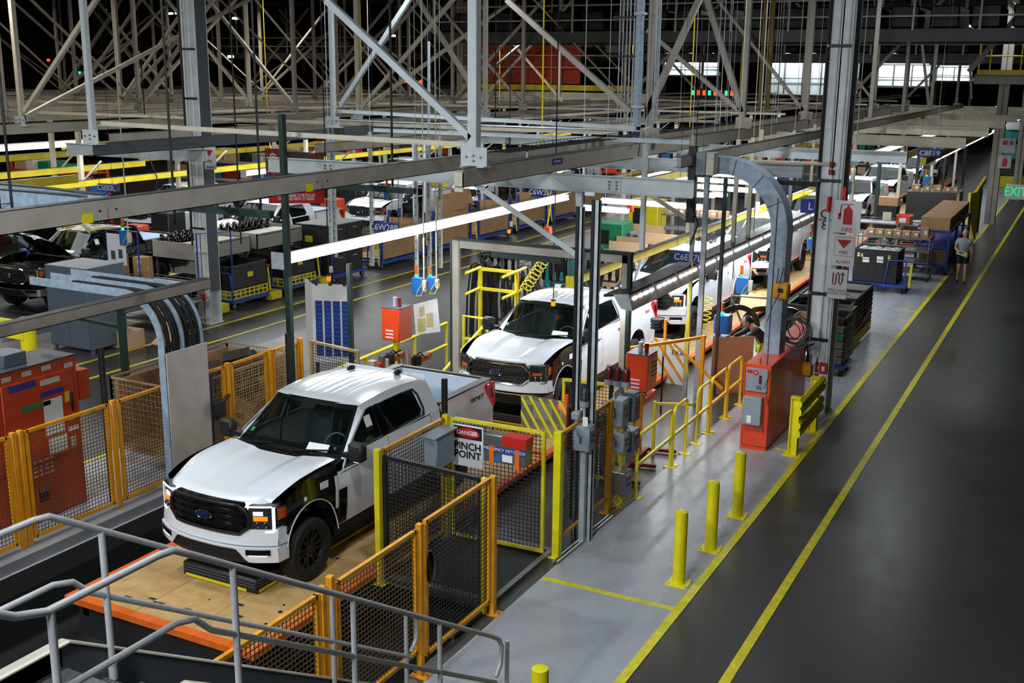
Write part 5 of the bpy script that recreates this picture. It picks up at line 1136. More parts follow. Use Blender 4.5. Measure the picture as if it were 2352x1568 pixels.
b = new_mesh('grey_dark'); b.cyl((x1-.1, y0+.08, 1.6), (x1-.1, y0+.08, 4.6), .014, 6); b.tube([(x1-.1, y0+.08, 1.6), (x1-.02, y0-.03, 1.5), (x1-.1, y0-.05, 1.2)], .008, 5); part('cord', b, t)
# curved duct
def curved_duct(name, lb, X_leg, Zt, x_start, y0, y1, R, w, zb, rails=None, m='galv_blue'):
    t = thing(name, lb, 'cable duct', (X_leg, (y0+y1)/2, zb)); xc, zc = X_leg - R, Zt - R
    def path(r): return [(x_start, Zt - R + r)] + [(xc + r*sin(a), zc + r*cos(a)) for a in [k*pi/2/14 for k in range(15)]] + [(xc + r, zb)]
    po, pi_ = path(R), path(R-w)
    for yy in (rails or (y0, y1)):
        b = new_mesh(m); n = len(po)
        vs = [(x, yy, z) for x, z in po] + [(x, yy, z) for x, z in pi_] + [(x, yy+.02, z) for x, z in po] + [(x, yy+.02, z) for x, z in pi_]
        fs = []
        for i in range(n-1): fs += [(i, i+1, n+i+1, n+i), (2*n+i, 3*n+i, 3*n+i+1, 2*n+i+1), (i, 2*n+i, 2*n+i+1, i+1), (n+i, n+i+1, 3*n+i+1, 3*n+i)]
        fs.append((0, n, 3*n, 2*n)); b._add(vs, fs); part('side_rail', b, t)
    return t, po, pi_
t, po, pi_ = curved_duct('cable_duct', 'blue-grey curved cable duct dropping into the orange cabinet by the walkway', -4.80, 5.20, -6.95, 20.0, 20.42, 1.30, .30, 1.62)
b = new_mesh('galv_blue'); n = len(po); b._add([(x, 20.0, z) for x, z in po] + [(x, 20.43, z) for x, z in po], [(i, i+1, n+i+1, n+i) for i in range(n-1)]); part('outer_cover', b, t)
b = new_mesh('black'); 
for k in (3, 7, 11): x, z = po[k]; x2, z2 = pi_[k]; b.beam((x2, 19.995, z2), (x, 19.995, z), .012, .01)
part('joint_strap', b, t)
t = thing('remote_receiver', 'orange-yellow control box with two antennas strapped to the curved duct', 'control box', (-4.95, 19.9, 2.9)); p = PY(1795, 665, 19.9)
b = new_mesh('fence_orange'); b.bbox((p.x-.15, 19.74, p.z-.15), (p.x+.15, 19.98, p.z+.13), .03); part('case', b, t); b = new_mesh('black'); b.cyl((p.x-.08, 19.85, p.z+.12), (p.x-.07, 19.85, p.z+.40), .01, 6); b.cyl((p.x-.03, 19.85, p.z+.12), (p.x+.02, 19.85, p.z+.42), .01, 6); b.box((p.x-.03, 19.73, p.z-.03), (p.x+.07, 19.742, p.z+.05)); b.tube([(p.x, 19.73, p.z-.05), (p.x-.1, 19.72, p.z-.3), (p.x-.2, 19.8, p.z-.6)], .008, 5); part('antenna', b, t)
t = thing('cable_coil', 'coil of grey cables hanging behind the duct above the orange cabinet', 'cable', (-4.75, 20.9, 1.7)); b = new_mesh('grey_dark'); rnd = random.Random(2)
for k in range(9): r = rnd.uniform(.16, .28); cc = Vector((-4.72+rnd.uniform(-.06, .06), 20.8+rnd.uniform(-.1, .1), 1.92+rnd.uniform(-.04, .05))); tl = rnd.uniform(-.3, .3); b.tube([cc + Vector((r*cos(a), r*tl*sin(a), r*sin(a))) for a in [2*pi*i/20 for i in range(20)]], .012, 5, closed=True)
part('coil', b, t)
t = thing('switch_box', 'blue-grey box hung at the upper start of the curved duct', 'control box', (-6.9, 19.7, 4.9)); p0, p1 = PY(1601, 400, 19.7), PY(1640, 350, 19.7)
b = new_mesh('grey_box'); b.bbox((p0.x, 19.6, p0.z), (p1.x-.12, 19.85, p1.z), .01); b.m('steel_cream'); b.bbox((p1.x-.11, 19.6, p0.z), (p1.x+.04, 19.85, p1.z), .01); part('case', b, t); b = new_mesh('black'); b.box((p0.x-.18, 19.7, p0.z-.9), (p0.x-.04, 19.8, p1.z+.1)); b.tube([(p0.x-.1, 19.65, p0.z-.5), (p0.x+.1, 19.6, p0.z-.9), (p0.x-.05, 19.65, p0.z-1.3)], .02, 6); part('cable', b, t)
# fire extinguisher
t = thing('fire_extinguisher', 'steel fire extinguisher with black hose in front of the Q8 column foot', 'extinguisher', (QX-.32, QY-.42, .0))
b = new_mesh('chrome'); b.lathe([(.0001, .62), (.03, .62), (.05, .58), (.09, .5), (.09, .1), (.0001, .1)], (QX-.20, QY-.42, .75), 'z', 16); part('cylinder', b, t); b = new_mesh('black'); b.tube([(QX-.20, QY-.42, 1.40), (QX-.34, QY-.42, 1.42), (QX-.46, QY-.42, 1.15), (QX-.44, QY-.42, .7), (QX-.5, QY-.42, .5)], .016, 6); b.beam((QX-.22, QY-.42, 1.40), (QX-.06, QY-.42, 1.50), .02, .02); b.lathe([(.12, 0), (.13, .03), (.12, .06), (.08, .06), (.08, 0), (.12, 0)], (QX-.42, QY-.5, .02), 'z', 16); b.lathe([(.12, 0), (.13, .03), (.12, .06), (.08, .06), (.08, 0), (.12, 0)], (QX-.42, QY-.5, .3), 'z', 16); part('hose', b, t); b = new_mesh('fence_orange'); b.box((QX-.34, QY-.56, .85), (QX-.06, QY-.53, 1.12)); part('bracket_plate', b, t)
# ================================================================ stair and pipe railing at lower left
Xn, Xf = -4.75, -5.85; SL = .622; YB = 4.62
def zs(y): return 3.83 if 3.6 <= y <= YB else (3.83 - (y-YB)*SL if y > YB else 3.83 + (3.6-y)*SL)
t = thing('stairway', 'grey steel stair with pipe railings descending at lower left', 'stairs', ((Xn+Xf)/2, 6.5, 0))
def rail(X, yend, posts, first):
    r = thing_part = None
    yt = yend
    top = [(X, 1.6, zs(1.6)), (X, 3.5, zs(3.5)), (X, 3.7, 3.83), (X, YB-.1, 3.83), (X, YB+.02, 3.815), (X, YB+.14, zs(YB+.14)), (X, yt-.1, zs(yt-.1))] + [(X, yt+.06, zs(yt)-.05), (X, yt+.12, zs(yt)-.16), (X, yt+.10, zs(yt)-.34), (X, yt, zs(yt)-.44)]
    b = new_mesh('alu_pipe'); b.tube(top, .024, 12); part('top_rail', b, t)
    mid = [(X, 1.6, zs(1.6)-.5), (X, 3.55, zs(3.55)-.5), (X, 3.8, 3.33), (X, YB-.0, 3.33), (X, YB+.16, zs(YB+.12)-.5+.03), (X, YB+.3, zs(YB+.3)-.5), (X, yt, zs(yt)-.5)]
    b = new_mesh('alu_pipe'); b.tube(mid, .022, 12); part('mid_rail', b, t)
    for y in posts:
        zb = max(0.0, zs(y)-1.15); b = new_mesh('alu_pipe'); b.cyl((X, y, zb), (X, y, zs(y)), .024, 12); pp = part('post', b, t); b = new_mesh('alu_pipe'); b.cyl((X, y, zb), (X, y, zb+.13), .031, 12); b.cyl((X, y, zb+.12), (X, y, zb+.135), .036, 12); part('socket', b, pp)
def ypost(px, py, X): return PX(px, py, X).y
rail(Xn, 8.85, [3.72] + [ypost(px, py, Xn) for px, py in ((535, 1310), (811, 1380), (1010, 1427), (1165, 1468))], True)
rail(Xf, 8.98, [ypost(px, py, Xf) for px, py in ((232, 1215), (762, 1365), (932, 1410))], False)
for X, s in ((Xf-.05, 1), (Xn-.02, -1)):
    b = new_mesh('grey_dark' if s > 0 else 'slate'); L = [(YB+.1, 2.58), (8.9, -.05), (8.9, .25), (YB+.15, 2.90)]
    zl = 2.68; pts = [(1.5, zl+1.2), (3.5, zl-.15), (YB+.05, zl-.15), (8.9, 0.0), (9.1, 0.0), (9.1, .14), (YB+.12, zl+.17), (3.55, zl+.17), (1.5, zl+1.6)]
    b.prism(pts, .03, (X-.02, 0, 0), (0, 1, 0), (0, 0, 1)); part('stringer', b, t)
    b = new_mesh('steel_cream'); b.beam((X, 3.55, zl+.18), (X, YB+.1, zl+.18), .09, .012); b.beam((X, YB+.1, zl+.18), (X, 9.1, .15), .09, .012); part('stringer_cap', b, t)
mat('tread_grey', hexc('4d4f50'), .5, noise=.3, nscale=30, bump=.5)
b = new_mesh('tread_grey'); b.box((Xf, 3.55, 2.64), (Xn, YB+.05, 2.69)); part('landing', b, t)
b = new_mesh('steel_cream'); b.box((Xf-.12, 3.5, 2.69), (Xf-.04, YB+.05, 2.86)); part('kick_plate', b, t)
ns = 13
for k in range(1, ns):
    y = YB + .05 + (k-1)*.318; z = 2.67 - k*.2; b = new_mesh('tread_grey'); b.box((Xf+.02, y, z-.03), (Xn-.02, y+.30, z)); b.m('metal_dull')
    for i in range(28): x = lerp(Xf+.05, Xn-.05, i/27); b.box((x-.006, y+.01, z), (x+.006, y+.29, z+.006))
    for j in range(4): b.box((Xf+.03, y+.02+j*.08, z), (Xn-.03, y+.03+j*.08, z+.008))
    part('tread', b, t)
for k in range(1, 5):
    y = 3.55 - k*.318; z = 2.67 + k*.2; b = new_mesh('tread_grey'); b.box((Xf+.02, y, z-.03), (Xn-.02, y+.30, z)); part('tread', b, t)
# ================================================================ orange cabinet row at left
t = thing('electrical_cabinet', 'row of tall orange electrical cabinet doors behind the left orange fence', 'cabinet', (-13.9, 9, 0))
ox, oy = -13.55, 11.5
b = new_mesh('orange_dark'); b.bbox((ox-.75, 5.0, .0), (ox, oy, 2.40), .01); b.bbox((ox-.55, oy, 1.65), (ox-.05, oy+.28, 2.12), .01); part('body', b, t); b = new_mesh('grey_dark'); b.box((ox-.75, 5.0, 2.40), (ox, oy, 2.42)); part('top_cover', b, t)
for (a, c) in ((5.1, 6.9), (7.0, 8.9), (9.0, 10.05), (10.12, 11.42)):
    b = new_mesh('orange_dark'); b.bbox((ox, a+.01, .14), (ox+.025, c-.01, 2.22), .008); d = part('door', b, t); b = new_mesh('black'); b.bbox((ox+.025, c-.1, 1.55), (ox+.045, c-.06, 1.85), .006); part('handle', b, d)
def lab(y0, z0, y1, z1, m, nm='label_plate', lb=None): b = new_mesh(m); b.box((ox+.026, y0, z0), (ox+.032, y1, z1)); return part(nm, b, t, lb)
lab(10.25, 2.10, 10.72, 2.20, 'blue_sign'); lab(10.78, 1.90, 11.2, 1.98, 'blue_sign'); lab(10.42, 1.76, 10.95, 1.83, 'green_crate'); lab(10.82, 1.28, 11.16, 1.84, 'paper', 'paper_sheet', 'white paper sheet'); lab(10.86, .98, 11.20, 1.24, 'paper', 'paper_sheet', 'white paper sheet with drawing'); lab(9.2, 1.1, 9.42, 1.75, 'paper', 'paper_sheet')
for y, z in ((9.4, 2.27), (10.15, 2.28), (10.5, 2.29), (10.85, 2.30), (11.25, 2.25)): lab(y, z, y+.16, z+.07, 'steel_cream')
lab(10.8, 2.08, 11.15, 2.16, 'steel_cream'); lab(11.22, 1.72, 11.3, 1.88, 'fence_yellow'); lab(11.24, 1.25, 11.42, 1.31, 'white_sign'); lab(11.25, .98, 11.35, 1.15, 'steel_cream')
for r_ in range(4):
    for k in range(5): lab(10.45+.1*k, .92-.07*r_, 10.51+.1*k, .95-.07*r_, 'steel_cream', 'button_label')
b = new_mesh('black'); b.box((ox+.026, 10.6, .3), (ox+.04, 10.78, .52)); b.m('metal_dull'); b.box((ox+.026, 10.6, .45), (ox+.05, 10.78, .52)); part('vent', b, t)
text('lettering', 'E1', .12, (ox+.03, 11.3, 1.45), (0,1,0), (0,0,1), 'white_sign', t, .001)
b = new_mesh('slate'); b.bbox((ox-.55, 10.35, 2.42), (ox-.15, 10.75, 2.62), .01); solo('steel_box', b, 'small blue-grey steel box lying on top of the orange cabinets', 'box')
b = new_mesh('grey_dark'); b.bbox((ox-.6, 8.9, 2.42), (ox-.2, 9.5, 2.6), .01); solo('steel_box', b, 'grey box on the cabinet top cut by the left edge', 'box')
t = thing('warning_beacon', 'dark red warning beacon on a grey stalk above the left orange cabinets', 'lamp', (ox-.5, 9.55, 2.42)); b = new_mesh('galv'); b.cyl((ox-.5, 9.6, 2.42), (ox-.5, 9.6, 2.9), .015, 6); part('stalk', b, t); b = new_mesh('black'); b.cyl((ox-.5, 9.6, 2.9), (ox-.5, 9.6, 2.98), .06, 12); b.m('red_lamp'); b.cyl((ox-.5, 9.6, 2.98), (ox-.5, 9.6, 3.10), .055, 12); b.m('black'); b.cyl((ox-.5, 9.6, 3.10), (ox-.5, 9.6, 3.13), .06, 12); part('lens', b, t)
# three curved trays at left and steel cover plate
t, po, pi_ = curved_duct('cable_tray', 'three nested curved cable trays full of black cables at left, ending in a steel plate', -12.40, 3.35, -15.3, 12.2, 13.1, .80, .13, .05, rails=(12.2, 12.62, 13.04), m='galv_blue')
b = new_mesh('rubber'); xc, zc = -12.40-.80, 3.35-.80
for k in range(12):
    y = 12.27 + k*.068; rr = .72 + .03*sin(k*2.3); b.tube([(-14.6, y, zc+rr)] + [(xc+rr*sin(a), y, zc+rr*cos(a)) for a in [i*pi/2/9 for i in range(10)]] + [(xc+rr, y, 2.0)], .03, 6)
part('cable', b, t); 
b = new_mesh('silver_duct'); b.bbox((-12.36, 12.18, .05), (-12.345, 13.08, 2.42), .004); part('cover_plate', b, t, 'flat brushed steel cover plate')
# second curved tray pair high at left
b = new_mesh('galv_blue')
for pts in ([(0,421),(103,430),(198,442),(245,446),(275,447)], [(0,433),(100,441),(165,447),(192,450),(200,453)]):
    P = [PZ(x_, y_, 5.27) for x_, y_ in pts]; P = [Vector((min(q.x, -10.12), q.y, q.z)) for q in P]
    for a, c in zip(P, P[1:]): d_ = Vector((0, 0, .12)); b.m('galv_blue'); b.beam(a - d_, c - d_, .014, .24); b.m('steel_dark'); b.beam(a, c, .09, .012); b.beam(a - d_*2, c - d_*2, .08, .012)
b2 = b; solo('curved_rail', b2, 'pale blue curved rail joining the long channel at the left edge', 'rail')
b = new_mesh('fence_yellow'); p = PX(135, 458, -10.9); b.cyl((p.x, p.y-.05, p.z), (p.x, p.y+.03, p.z), .05, 14); b.m('black'); b.cyl((p.x+.1, p.y-.04, p.z+.05), (p.x+.1, p.y+.03, p.z+.05), .035, 10); b.tube([(p.x, p.y, p.z), (p.x-1.2, p.y-.5, p.z-.12)], .006, 5); solo('cable_pulley', b, 'small yellow pulley with a thin cord on the curved rail at left', 'pulley')
# ================================================================ gantry, light runs, yellow rails, signs
t = thing('portal_frame', 'tall dark green and beige portal frame straddling the second truck', 'frame', (-8.7, 18.15, 0))
zt = 3.50
for x in (-10.98, -6.98+.0):
    xx = x if x < -8 else PZ(1526, 930, 0).x
    yy = 18.1 if x < -8 else PZ(1526, 930, 0).y
b = new_mesh('steel_beige'); b.box((-11.0, 18.55, 0), (-10.85, 18.63, zt)); b.m('green_frame'); b.box((-11.04, 18.54, 0), (-11.0, 18.66, zt)); part('post', b, t)
pr = PZ(1526, 930, 0); b = new_mesh('steel_beige'); b.box((pr.x-.08, 18.56, 0), (pr.x+.03, 18.62, zt)); b.m('green_frame'); b.box((pr.x+.03, 18.54, 0), (pr.x+.10, 18.66, zt)); part('post', b, t)
b = new_mesh('steel_beige'); b.box((-11.0, 18.56, zt-.17), (pr.x+.1, 18.60, zt-.02)); b.m('green_frame'); b.box((-11.0, 18.53, zt-.02), (pr.x+.1, 18.68, zt+.02)); part('header_beam', b, t)
b = new_mesh('green_frame'); b.box((-10.2, 18.70, zt-.32), (-8.7, 18.78, zt-.18)); b.m('teal'); b.box((-10.2, 18.695, zt-.20), (-8.7, 18.70, zt-.17)); part('drop_panel', b, t)
def tube_run(x, y0, y1, z, lb, face=1, seg=1.22, w=.24, m='tube', tilt=.35):
    """open reflector fixtures end to end along Y; face=+1 opens towards +X"""
    t = thing('tube_light_run', lb, 'lamp', (x, y0, z)); n = max(1, int(round((y1-y0)/seg)))
    b = new_mesh('steel_beige'); 
    s = face
    b.prism([(-.10*s, .12), (.10*s, .20), (.12*s, .19), (-.08*s, .10), (-.10*s, -.04), (-.12*s, -.04), (-.12*s, .12)], (y1-y0), (x, y1, z), (1,0,0), (0,0,1)); part('reflector', b, t)
    for i in range(n):
        a, c = lerp(y0, y1, i/n), lerp(y0, y1, (i+1)/n); b = new_mesh(m)
        for dz, dx in ((.07, .0), (-.01, .01)): b.cyl((x + dx*s, a+.03, z+dz), (x + dx*s, c-.03, z+dz), .032, 8)
        part('tube', b, t)
    b = new_mesh('white_plain'); b.box((x-.09*s, y0+.01, z-.05), (x-.08*s, y1-.01, z+.11)); part('back_reflector', b, t)
    b = new_mesh('galv'); b.prism([(-.14, -.1), (.14, -.1), (.14, .2), (-.14, .2)], .03, (x, y0, z), (1,0,0), (0,0,1)); part('end_cap', b, t)
    b = new_mesh('black')
    for i in range(0, n, 3): a = lerp(y0, y1, i/n)+.2; b.cyl((x, a, z+.15), (x, a, 5.0), .008, 5)
    part('hanging_rod', b, t)
    return t
tube_run(PZ(640, 605, 3.35).x, PZ(640, 605, 3.35).y, 27.5, 3.35, 'bright white tube light run hanging along the left side of the truck line')
tube_run(-12.2, 28.0, 46, 3.5, 'white tube light run under the yellow beam beyond the C6W28R sign', m='tube_far')
# slotted light run at right
pz = PZ(1440, 695, 2.75); X1 = pz.x
t = thing('slotted_light_run', 'black-topped light run with a row of bright slots, sloping across to the curved duct', 'lamp', (X1, pz.y, 2.75))
b = new_mesh('black'); b.prism([(-.46, .10), (.0, .15), (.02, .12), (-.44, .06)], 19, (X1, pz.y+19, 2.75), X_, Z_); part('top_shield', b, t)
b = new_mesh('silver_duct'); b.prism([(0, .12), (.03, .12), (.10, -.14), (.07, -.14)], 19, (X1, pz.y+19, 2.75), X_, Z_); part('front_reflector', b, t)
for i in range(15):
    y = pz.y + .12 + i*1.25; b = new_mesh('tube')
    for k in range(4): b.prism([(.040, .075), (.056, .075), (.072, .03), (.056, .03)], .19, (X1, y+k*.28+.22, 2.75), X_, Z_)
    part('light_slot', b, t)
    b = new_mesh('steel_white'); b.prism([(-.02, .14), (.02, .15), (.10, -.12), (.08, -.14)], .03, (X1, y+1.14, 2.75), X_, Z_); part('clip', b, t)
b = new_mesh('tube'); b.cyl((X1-.12, pz.y+.1, 2.74), (X1-.12, pz.y+18.9, 2.74), .03, 8); part('tube', b, t)
b = new_mesh('galv'); b.prism([(-.26, .12), (.03, .16), (.12, -.14), (-.10, -.12)], .02, (X1, pz.y, 2.75), X_, Z_); part('end_cap', b, t)
# transverse tube lights above the fourth truck
k = 0
ords = ['lowest', 'second from the lowest', 'third from the lowest', 'fourth from the lowest', 'fifth from the lowest', 'right lowest', 'right middle', 'right upper', 'right highest', 'far']
for (x0, y0, x1, y1) in ((1330, 481, 1440, 490), (1393, 463, 1608, 484), (1455, 438, 1628, 458), (1510, 423, 1652, 440), (1560, 411, 1668, 424), (1640, 450, 1665, 454), (1640, 433, 1760, 448), (1640, 415, 1765, 430), (1648, 402, 1775, 414)):
    Z = 3.35; a, c = PZ(x0, y0, Z), PZ(x1, y1, Z); yy = (a.y + c.y)/2; t = thing('cross_tube_light', 'white tube light set across the truck line, %s of the bank' % ords[k], 'lamp', (a.x, yy, Z), group='tube lights across the truck line')
    b = new_mesh('tube'); b.prism([(-.08, 0), (.08, 0), (.11, .10), (-.11, .10)], c.x-a.x, (a.x, yy, Z), (0, 1, 0), (0, 0, 1)); part('tube', b, t); b = new_mesh('white_plain'); b.box((a.x, yy-.06, Z+.10), (c.x, yy+.06, Z+.14)); b.cyl((a.x+.1, yy, Z+.14), (a.x+.1, yy, 12.6), .006, 4); b.cyl((c.x-.1, yy, Z+.14), (c.x-.1, yy, 12.6), .006, 4); part('housing', b, t); k += 1
# far lit lines
for k, (px, py, X, y1, lb) in enumerate(((1960, 372, -6.4, 75, 'far white tube light run right of the Q8 column, upper'), (2140, 372, -5.3, 95, 'far white tube light run ending near the beige aisle column'), (2100, 300, -8.3, 120, 'farthest tube light run, seen as small bright dots'), (100, 338, -31, PX(205, 331, -31).y, 'broad white tube light run at the top left above the orange shelves'), (560, 402, -29.6, 40, 'white tube light run behind the red banner'))):
    p = PX(px, py, X); tube_run(X, p.y - (3 if k == 3 else 0), y1, p.z, lb, m='tube_far', seg=1.6)
def yellow_beam(x, y0, y1, z, lb, w=.12, h=.16, cap=True):
    t = thing('yellow_rail', lb, 'beam', (x, y0, z)); b = new_mesh('beam_yellow'); b.box((x+w/2-.01, y0, z), (x+w/2, y1, z+h)); b.box((x-w/2, y0, z), (x+w/2, y1, z+.012)); part('web', b, t)
    b = new_mesh('steel_dark'); b.box((x-w/2, y0, z+h), (x+w/2+.005, y1, z+h+.01)); part('top_flange', b, t)
    if cap: b = new_mesh('fence_yellow'); b.bbox((x-w/2-.02, y0-.04, z-.02), (x+w/2+.02, y0, z+h+.03), .008); part('end_stop', b, t)
    return t
p = PZ(1310, 658, 2.85); yellow_beam(p.x, p.y, 40, 2.85, 'bright yellow crane rail starting above the second truck roof', h=.17)
yellow_beam(-12.35, 27.9, 60, 3.62, 'yellow rail above the white tubes left of the truck line')
p = PX(1180, 490, -12.5)
for k, (px, py, X, y0, y1, lb) in enumerate(((1560, 400, -10.9, 28, 70, 'yellow rail crossing behind the thick galvanised posts'), (1900, 385, -6.6, 33, 60, 'yellow rail behind the Q8 column'), (2000, 390, -6.0, 40, 70, 'yellow rail right of the Q8 column, lower'), (2060, 400, -4.9, 38, 62, 'broad yellow rail right of the fire signs, its near end red'), (450, 395, -27.5, 22, 60, 'yellow rail at left behind column R8'), (230, 405, -24.1, 17, 21.0, 'short bright yellow rail at the left, lower'), (250, 382, -28.6, 20, 27.8, 'short yellow rail with a square end stop at left'), (100, 358, -31, 18, PX(205, 345, -31).y, 'yellow rail under the broad white tubes at left'), (700, 300, -35, 30, 90, 'long yellow rail far behind column R8'), (560, 345, -31, 30, 60, 'yellow rail behind the cream level angle'), (1000, 320, -27.5, 40, 90, 'yellow rail in the far middle'))):
    p = PX(px, py, X); yellow_beam(X, y0, y1, p.z-.1, lb, h=.2)
def hang_sign(body, px, py, X, w, h, size, lb, ret=.3, side=1):
    p = PX(px, py, X); t = thing('station_sign', lb, 'sign', (p.x, p.y, p.z-h/2))
    b = new_mesh('blue_sign'); b.prism([(-w/2, -h/2), (w/2, -h/2), (w/2, h/2), (-w/2, h/2)], .01, p, X_, Z_)
    b.prism([(0, -h/2), (ret, -h/2+.0), (ret, h/2), (0, h/2)], .01, p + Vector((side*w/2, 0, 0)), Vector((-.45*side, .9, 0)), Z_); b._add([p+Vector((-w/2,0,h/2)), p+Vector((w/2,0,h/2)), p+Vector((side*(w/2-.45*ret), .9*ret, h/2))], [(0,1,2)]); part('panel', b, t)
    text('lettering', body, size, p + Vector((0, -.014, -.005)), X_, Z_, 'white_sign', t, .002, bold=.002)
    if ret > .3: text('lettering', body, size*.9, p + Vector((side*w/2, 0, 0)) + Vector((-.45*side, .9, 0))*ret*.5 + Vector((side*.01, -.014, 0)), Vector((.45, -.9, 0)) if side < 0 else Vector((.45, -.9, 0)), Z_, 'white_sign', t, .002, sx=.75)
    b = new_mesh('black'); 
    for dx in (-w*.4, w*.35): b.cyl(p + Vector((dx, 0, h/2)), Vector((p.x+dx, p.y, 12.6)), .005, 4)
    part('hanging_wire', b, t)
hang_sign('C6E27L', 1580, 591, -7.15, .60, .20, .185, 'blue hanging sign lettered C6E27L above the third truck')
hang_sign('C6W28R', 882, 522, -13.6, .62, .18, .20, 'blue hanging sign lettered C6W28R above the lit tube run')
hang_sign('C6W26R', 1243, 442, -13.6, .62, .26, .20, 'blue hanging sign lettered C6W26R left of the white galvanised posts')
hang_sign('C5E03L', 245, 431, -22.6, .62, .20, .20, 'blue hanging sign lettered C5E03L at left under the yellow rail')
hang_sign('C8E19', 2135, 352, -4.9, .75, .3, .24, 'small dark blue sign lettered C8E19 in the distance')
hang_sign('L', 1862, 474, -6.2, .5, .34, .26, 'blue hanging sign lettered L just left of the Q8 column')
# red text banner and red drop banner
t = thing('hanging_banner', 'red banner reading DOOR RUBBERS TO BE PLACED ON DOLLIES WITH 12" RISERS', 'banner', PY(680, 465, 25)); a, c = PY(618, 463, 25), PY(745, 430, 25)
Z1 = (a.z + c.z)/2; sl = (c.z-a.z)*0
b = new_mesh('red_sign'); b.prism([(0, -.17), (c.x-a.x, -.04), (c.x-a.x, .33), (0, .20)], .01, (a.x, 25, a.z+.12), X_, Z_); part('panel', b, t)
dr = Vector((c.x-a.x, 0, .13)).normalized(); text('lettering', 'DOOR RUBBERS TO BE PLACED\nON DOLLIES WITH 12" RISERS', .118, ((a.x+c.x)/2, 24.985, a.z+.19), dr, Z_, 'white_sign', t, .002, sx=.82, bold=.001)
b = new_mesh('black'); b.cyl((a.x+.1, 25, a.z+.3), (a.x+.1, 25, 5), .006, 4); b.cyl((c.x-.1, 25, a.z+.4), (c.x-.1, 25, 5), .006, 4); part('hanging_wire', b, t)
t = thing('hanging_banner', 'dark red drop banner with a round white emblem behind column R8', 'banner', PY(630, 405, 27)); a, c = PY(611, 405, 27), PY(647, 342, 27)
b = new_mesh('red_dark'); b.grid(lambda u, v: (lerp(a.x, c.x, u), 27 + .02*sin(u*7), lerp(a.z, c.z, v)), 10, 2); b.m('white_sign'); b.lathe([(.10, 0), (.14, 0)], ((a.x+c.x)/2, 26.97, c.z-.28), 'y', 20); b.lathe([(.0001, 0), (.06, 0)], ((a.x+c.x)/2, 26.97, c.z-.28), 'y', 12); part('cloth', b, t)
t = thing('display_board', 'board with dark screen and red strips beside the dark red banner', 'board', PY(690, 400, 27)); a, c = PY(650, 402, 27.2), PY(742, 352, 27.2)
b = new_mesh('steel_dark'); b.bbox((a.x, 27.2, a.z), (c.x, 27.25, c.z), .01); b.m('red_dark'); b.box((c.x-.45, 27.19, a.z), (c.x-.28, 27.2, c.z)); b.box((c.x-.2, 27.19, a.z), (c.x-.05, 27.2, c.z)); b.m('green_crate'); b.box((a.x+.06, 27.19, a.z+.2), (a.x+.2, 27.2, c.z-.05)); part('panel', b, t)
# EXIT sign
t = thing('exit_sign', 'illuminated green EXIT sign over the aisle at the right edge', 'sign', PY(2330, 455, 40)); a, c = PY(2307, 457, 40), PY(2362, 425, 40)
b = new_mesh('steel_white'); b.bbox((a.x, 40, a.z), (c.x, 40.12, c.z), .02); b.m('steel_dark'); b.cyl(((a.x+c.x)/2, 40.06, c.z), ((a.x+c.x)/2, 40.06, 12.6), .012, 5); part('case', b, t); text('lettering', 'EXIT', .42, ((a.x+c.x)/2-.02, 39.985, (a.z+c.z)/2), X_, Z_, 'exit_green', t, .004, sx=.8, bold=.004)
# galvanised posts mid frame
for k, (px, py, w, m, z1, lb) in enumerate(((1352, 1240, .075, 'galv', 5.0, 'bright galvanised strut post in front of the second truck, right of the pair'), (1318, 1236, .06, 'galv', 4.9, 'galvanised strut post in front of the second truck, left of the pair'))):
    p = PZ(px, py, 0); b = new_mesh(m); b.box((p.x-w/2, p.y-.03, 0), (p.x+w/2, p.y-.01, z1)); b.box((p.x-w/2, p.y-.03, 0), (p.x-w/2+.012, p.y+.05, z1)); b.box((p.x+w/2-.012, p.y-.03, 0), (p.x+w/2, p.y+.05, z1)); b.m('black'); b.box((p.x-w/2-.06, p.y, .3), (p.x-w/2-.01, p.y+.03, z1)); solo('strut_post', b, lb, 'post')
for k, (px, py, z1, w, m, lb) in enumerate(((1598, 925, 4.7, .10, 'galv', 'galvanised channel post carrying yellow cables, right of the lit third truck'), (1572, 920, 4.9, .08, 'galv', 'galvanised channel post left of the cable-carrying one'), (1640, 905, 4.6, .07, 'steel_dark', 'dark channel post behind the handrail'))):
    p = PZ(px, py, 0); b = new_mesh(m); b.box((p.x-w/2, p.y-.04, 0), (p.x+w/2, p.y+.04, z1)); solo('strut_post', b, lb, 'post')
for k, (px, py, X, z0, lb) in enumerate(((1476, 600, -9.2, 3.6, 'flexible grey duct hanging to the third truck hood'), )):
    pts = [PX(1480, 415, -8.6), PX(1472, 600, -8.6), PX(1450, 670, -8.5)]; b = new_mesh('galv'); b.tube(pts, .045, 8); solo('hose', b, lb, 'hose')
b = new_mesh('steel_white'); pa, pb = PY(1085, 425, 18.4), PY(1335, 600, 18.4); b.angle(pa, pb, .10, .012, up=(0,1,0)); solo('diagonal_brace', b, 'white diagonal angle below the first cross beam, ending at the strut posts', 'brace', smooth=False)
b = new_mesh('steel_white'); pa, pb = PY(1330, 420, 18.4), PY(1335, 625, 18.4); b.beam(pa, pb, .12, .08, up=(0,1,0)); solo('drop_post', b, 'white square post hanging under the first cross beam', 'post')
b = new_mesh('steel_cream'); pa, pb = PY(1430, 412, 22.3), PY(1584, 512, 22.3); b.angle(pa, pb, .09, .012, up=(0,1,0)); solo('diagonal_brace', b, 'cream diagonal angle above the lit third truck', 'brace', smooth=False)
